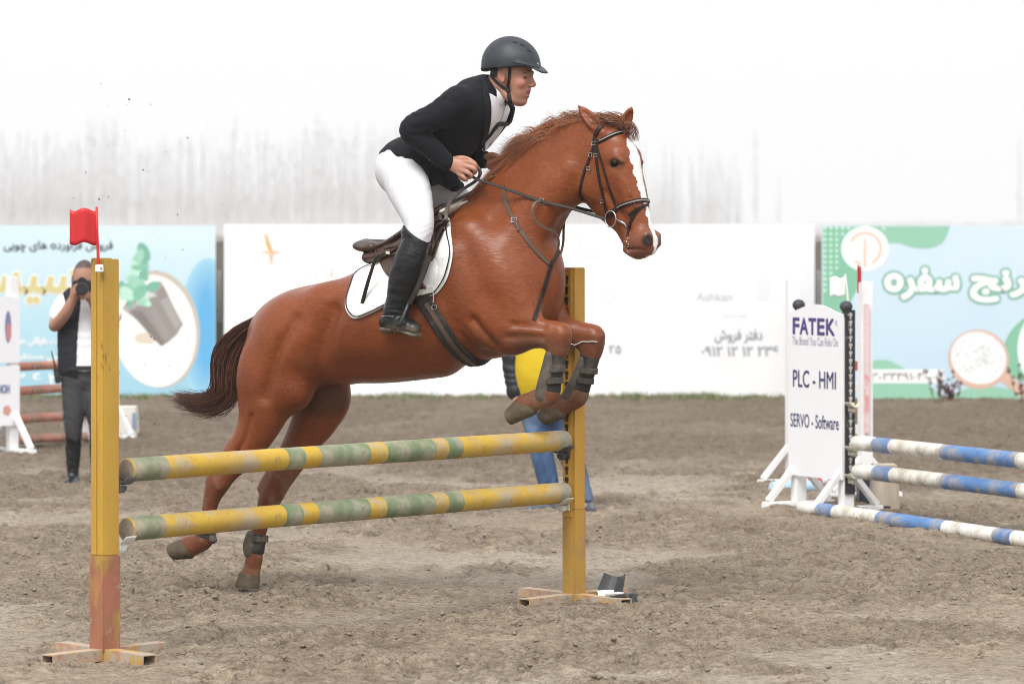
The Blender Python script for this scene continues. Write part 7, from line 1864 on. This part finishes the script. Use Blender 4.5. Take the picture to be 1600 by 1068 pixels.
# ---------------------------------------------------------------- the person in the yellow shirt behind the horse
YS = 25.95
def S_(px, py, dy=0.0): return np.array(at(px, py, YS)) + np.array([0, dy, 0])
ys = empty('person', S_(868, 800) * np.array([1, 1, 0]), 'person in yellow shirt, black jacket and blue jeans behind the forelegs of the horse', 'person')
def ys_body():
    f = wfield([S_(780, 805, -.3), S_(940, 380, .3)], .02, .008)
    f.ell(S_(838, 425), (.085, .10, .115), k=.01); f.chain([S_(836, 436, -.03), S_(836, 448, -.03)], [.068, .05], [.06, .045], k=.03); f.chain([S_(842, 448), S_(848, 472)], .06, .06, k=.03)
    f.chain([S_(824, 432, -.06), S_(822, 438, -.07)], .014, .014, k=.012); f.ell(S_(858, 428, .0), (.014, .02, .03), k=.01)
    f.chain([S_(850, 485), S_(848, 540), S_(850, 610)], [.11, .13, .12], [.16, .155, .15], L=(1, 0, 0), k=.04)
    f.chain([S_(808, 492), S_(803, 555), S_(808, 618, -.06)], [.055, .047, .035], [.055, .047, .035], k=.02); f.chain([S_(888, 492), S_(893, 555), S_(890, 618, -.06)], [.055, .047, .035], [.055, .047, .035], k=.02)
    f.ell(S_(809, 630, -.07), (.035, .035, .05), k=.015); f.ell(S_(889, 630, -.07), (.035, .035, .05), k=.015)
    f.chain([S_(840, 640), S_(850, 710), S_(862, 780)], [.07, .055, .04], [.07, .055, .04], k=.02); f.chain([S_(872, 640), S_(888, 715, .04), S_(914, 780, .08)], [.07, .055, .04], [.07, .055, .04], k=.02); return f
def ys_col(V):
    C = np.tile([.36, .19, .13], (len(V), 1)); h = smooth01(V[:, 2], S_(0, 425)[2], S_(0, 415)[2])[:, None]; return C * (1 - h) + np.array([.02, .016, .014]) * h
wmesh(ys_body(), 'body', skin2, ys, ys_col)
f = wfield([S_(790, 640, -.3), S_(910, 460, .3)], .02, .008); f.chain([S_(850, 480), S_(847, 540, -.03), S_(845, 586, -.045), S_(849, 622, -.01)], [.110, .128, .140, .128], [.165, .168, .165, .160], L=(1, 0, 0), k=.03); f.wrinkle(f.lo, f.lo + f.n * f.res, .0015, 22, (.6, 0, 1), 5)
wmesh(f, 'shirt', mat('yellow_shirt_cloth', (.72, .50, .02), .8, .2), ys)
f = wfield([S_(775, 650, -.35), S_(925, 455, .3)], .02, .008)
f.chain([S_(850, 478, .02), S_(850, 540, .03), S_(850, 618, .03)], [.135, .155, .165], [.185, .195, .20], L=(1, 0, 0), k=.03); f.chain([S_(806, 490), S_(800, 555), S_(806, 612, -.05)], [.075, .066, .056], [.075, .066, .056], k=.03); f.chain([S_(890, 490), S_(897, 555), S_(893, 612, -.05)], [.075, .066, .056], [.075, .066, .056], k=.03)
f.chain([S_(832, 500, -.22), S_(832, 560, -.24), S_(832, 640, -.24)], [.17, .17, .17], [.05, .082, .09], L=(1, 0, 0), k=.008, mode='sub'); f.chain([S_(846, 452), S_(848, 474)], .085, .085, k=.01, mode='sub'); f.wrinkle(f.lo, f.lo + f.n * f.res, .007, 60, (.15, 0, 1), 8)
wmesh(f, 'jacket', mat('black_padded_jacket', (.016, .018, .024), .55, .35), ys)
f = wfield([S_(810, 795, -.3), S_(935, 600, .35)], .02, .008); f.chain([S_(852, 615), S_(853, 640)], [.125, .12], [.16, .162], L=(1, 0, 0), k=.03)
f.chain([S_(836, 645), S_(845, 700, -.02), S_(856, 750), S_(861, 786)], [.088, .074, .066, .066], [.085, .072, .064, .062], k=.03); f.chain([S_(874, 645), S_(889, 700, .03), S_(905, 750, .06), S_(914, 784, .08)], [.088, .074, .062, .058], [.085, .072, .062, .058], k=.03)
f.wrinkle(f.lo, f.lo + f.n * f.res, .0022, 34, (.7, 0, 1), 6); f.plane_cut(S_(860, 784), (0, 0, -1), f.lo, f.lo + f.n * f.res)
wmesh(f, 'jeans', mat('blue_denim', (.070, .130, .260), .85, .2, layers=[((.20, .29, .42), 6, .44, .60, .8, (1, 1, .4)), ((.035, .065, .14), 9, .52, .64, .7, (1, 1, .5))], bump=.2, bscale=200), ys)
for (x0, x1, dy) in ((872, 823, 0), (908, 927, .08)):
    f = wfield([S_(min(x0, x1) - 12, 806, -.15 + dy), S_(max(x0, x1) + 12, 775, .15 + dy)], .02, .006); d = (x1 - x0)
    f.chain([S_(x0, 792, dy), S_(x0 + d * .5, 793, dy - .02), S_(x1 - d * .08, 797, dy - .03)], [.050, .042, .026], [.042, .044, .036], L=(0, 1, 0), k=.02); f.plane_cut(S_(x0, 801.5, dy), (0, 0, -1), f.lo, f.lo + f.n * f.res); wmesh(f, 'shoe', mat('grey_trainer', (.10, .11, .135), .7, .3, layers=[((.34, .35, .37), 14, .54, .62, .8), ((.20, .16, .12), 9, .6, .7, .7)]), ys)
    mb = MB(); z0 = S_(0, 800.5)[2]; mb.box(np.array(S_((x0 + x1) / 2, 800.5, dy - .015)), (abs(d) / F * YS + .05, .085, .028), bev=.010); mb.build('shoe_sole', solem, ys)
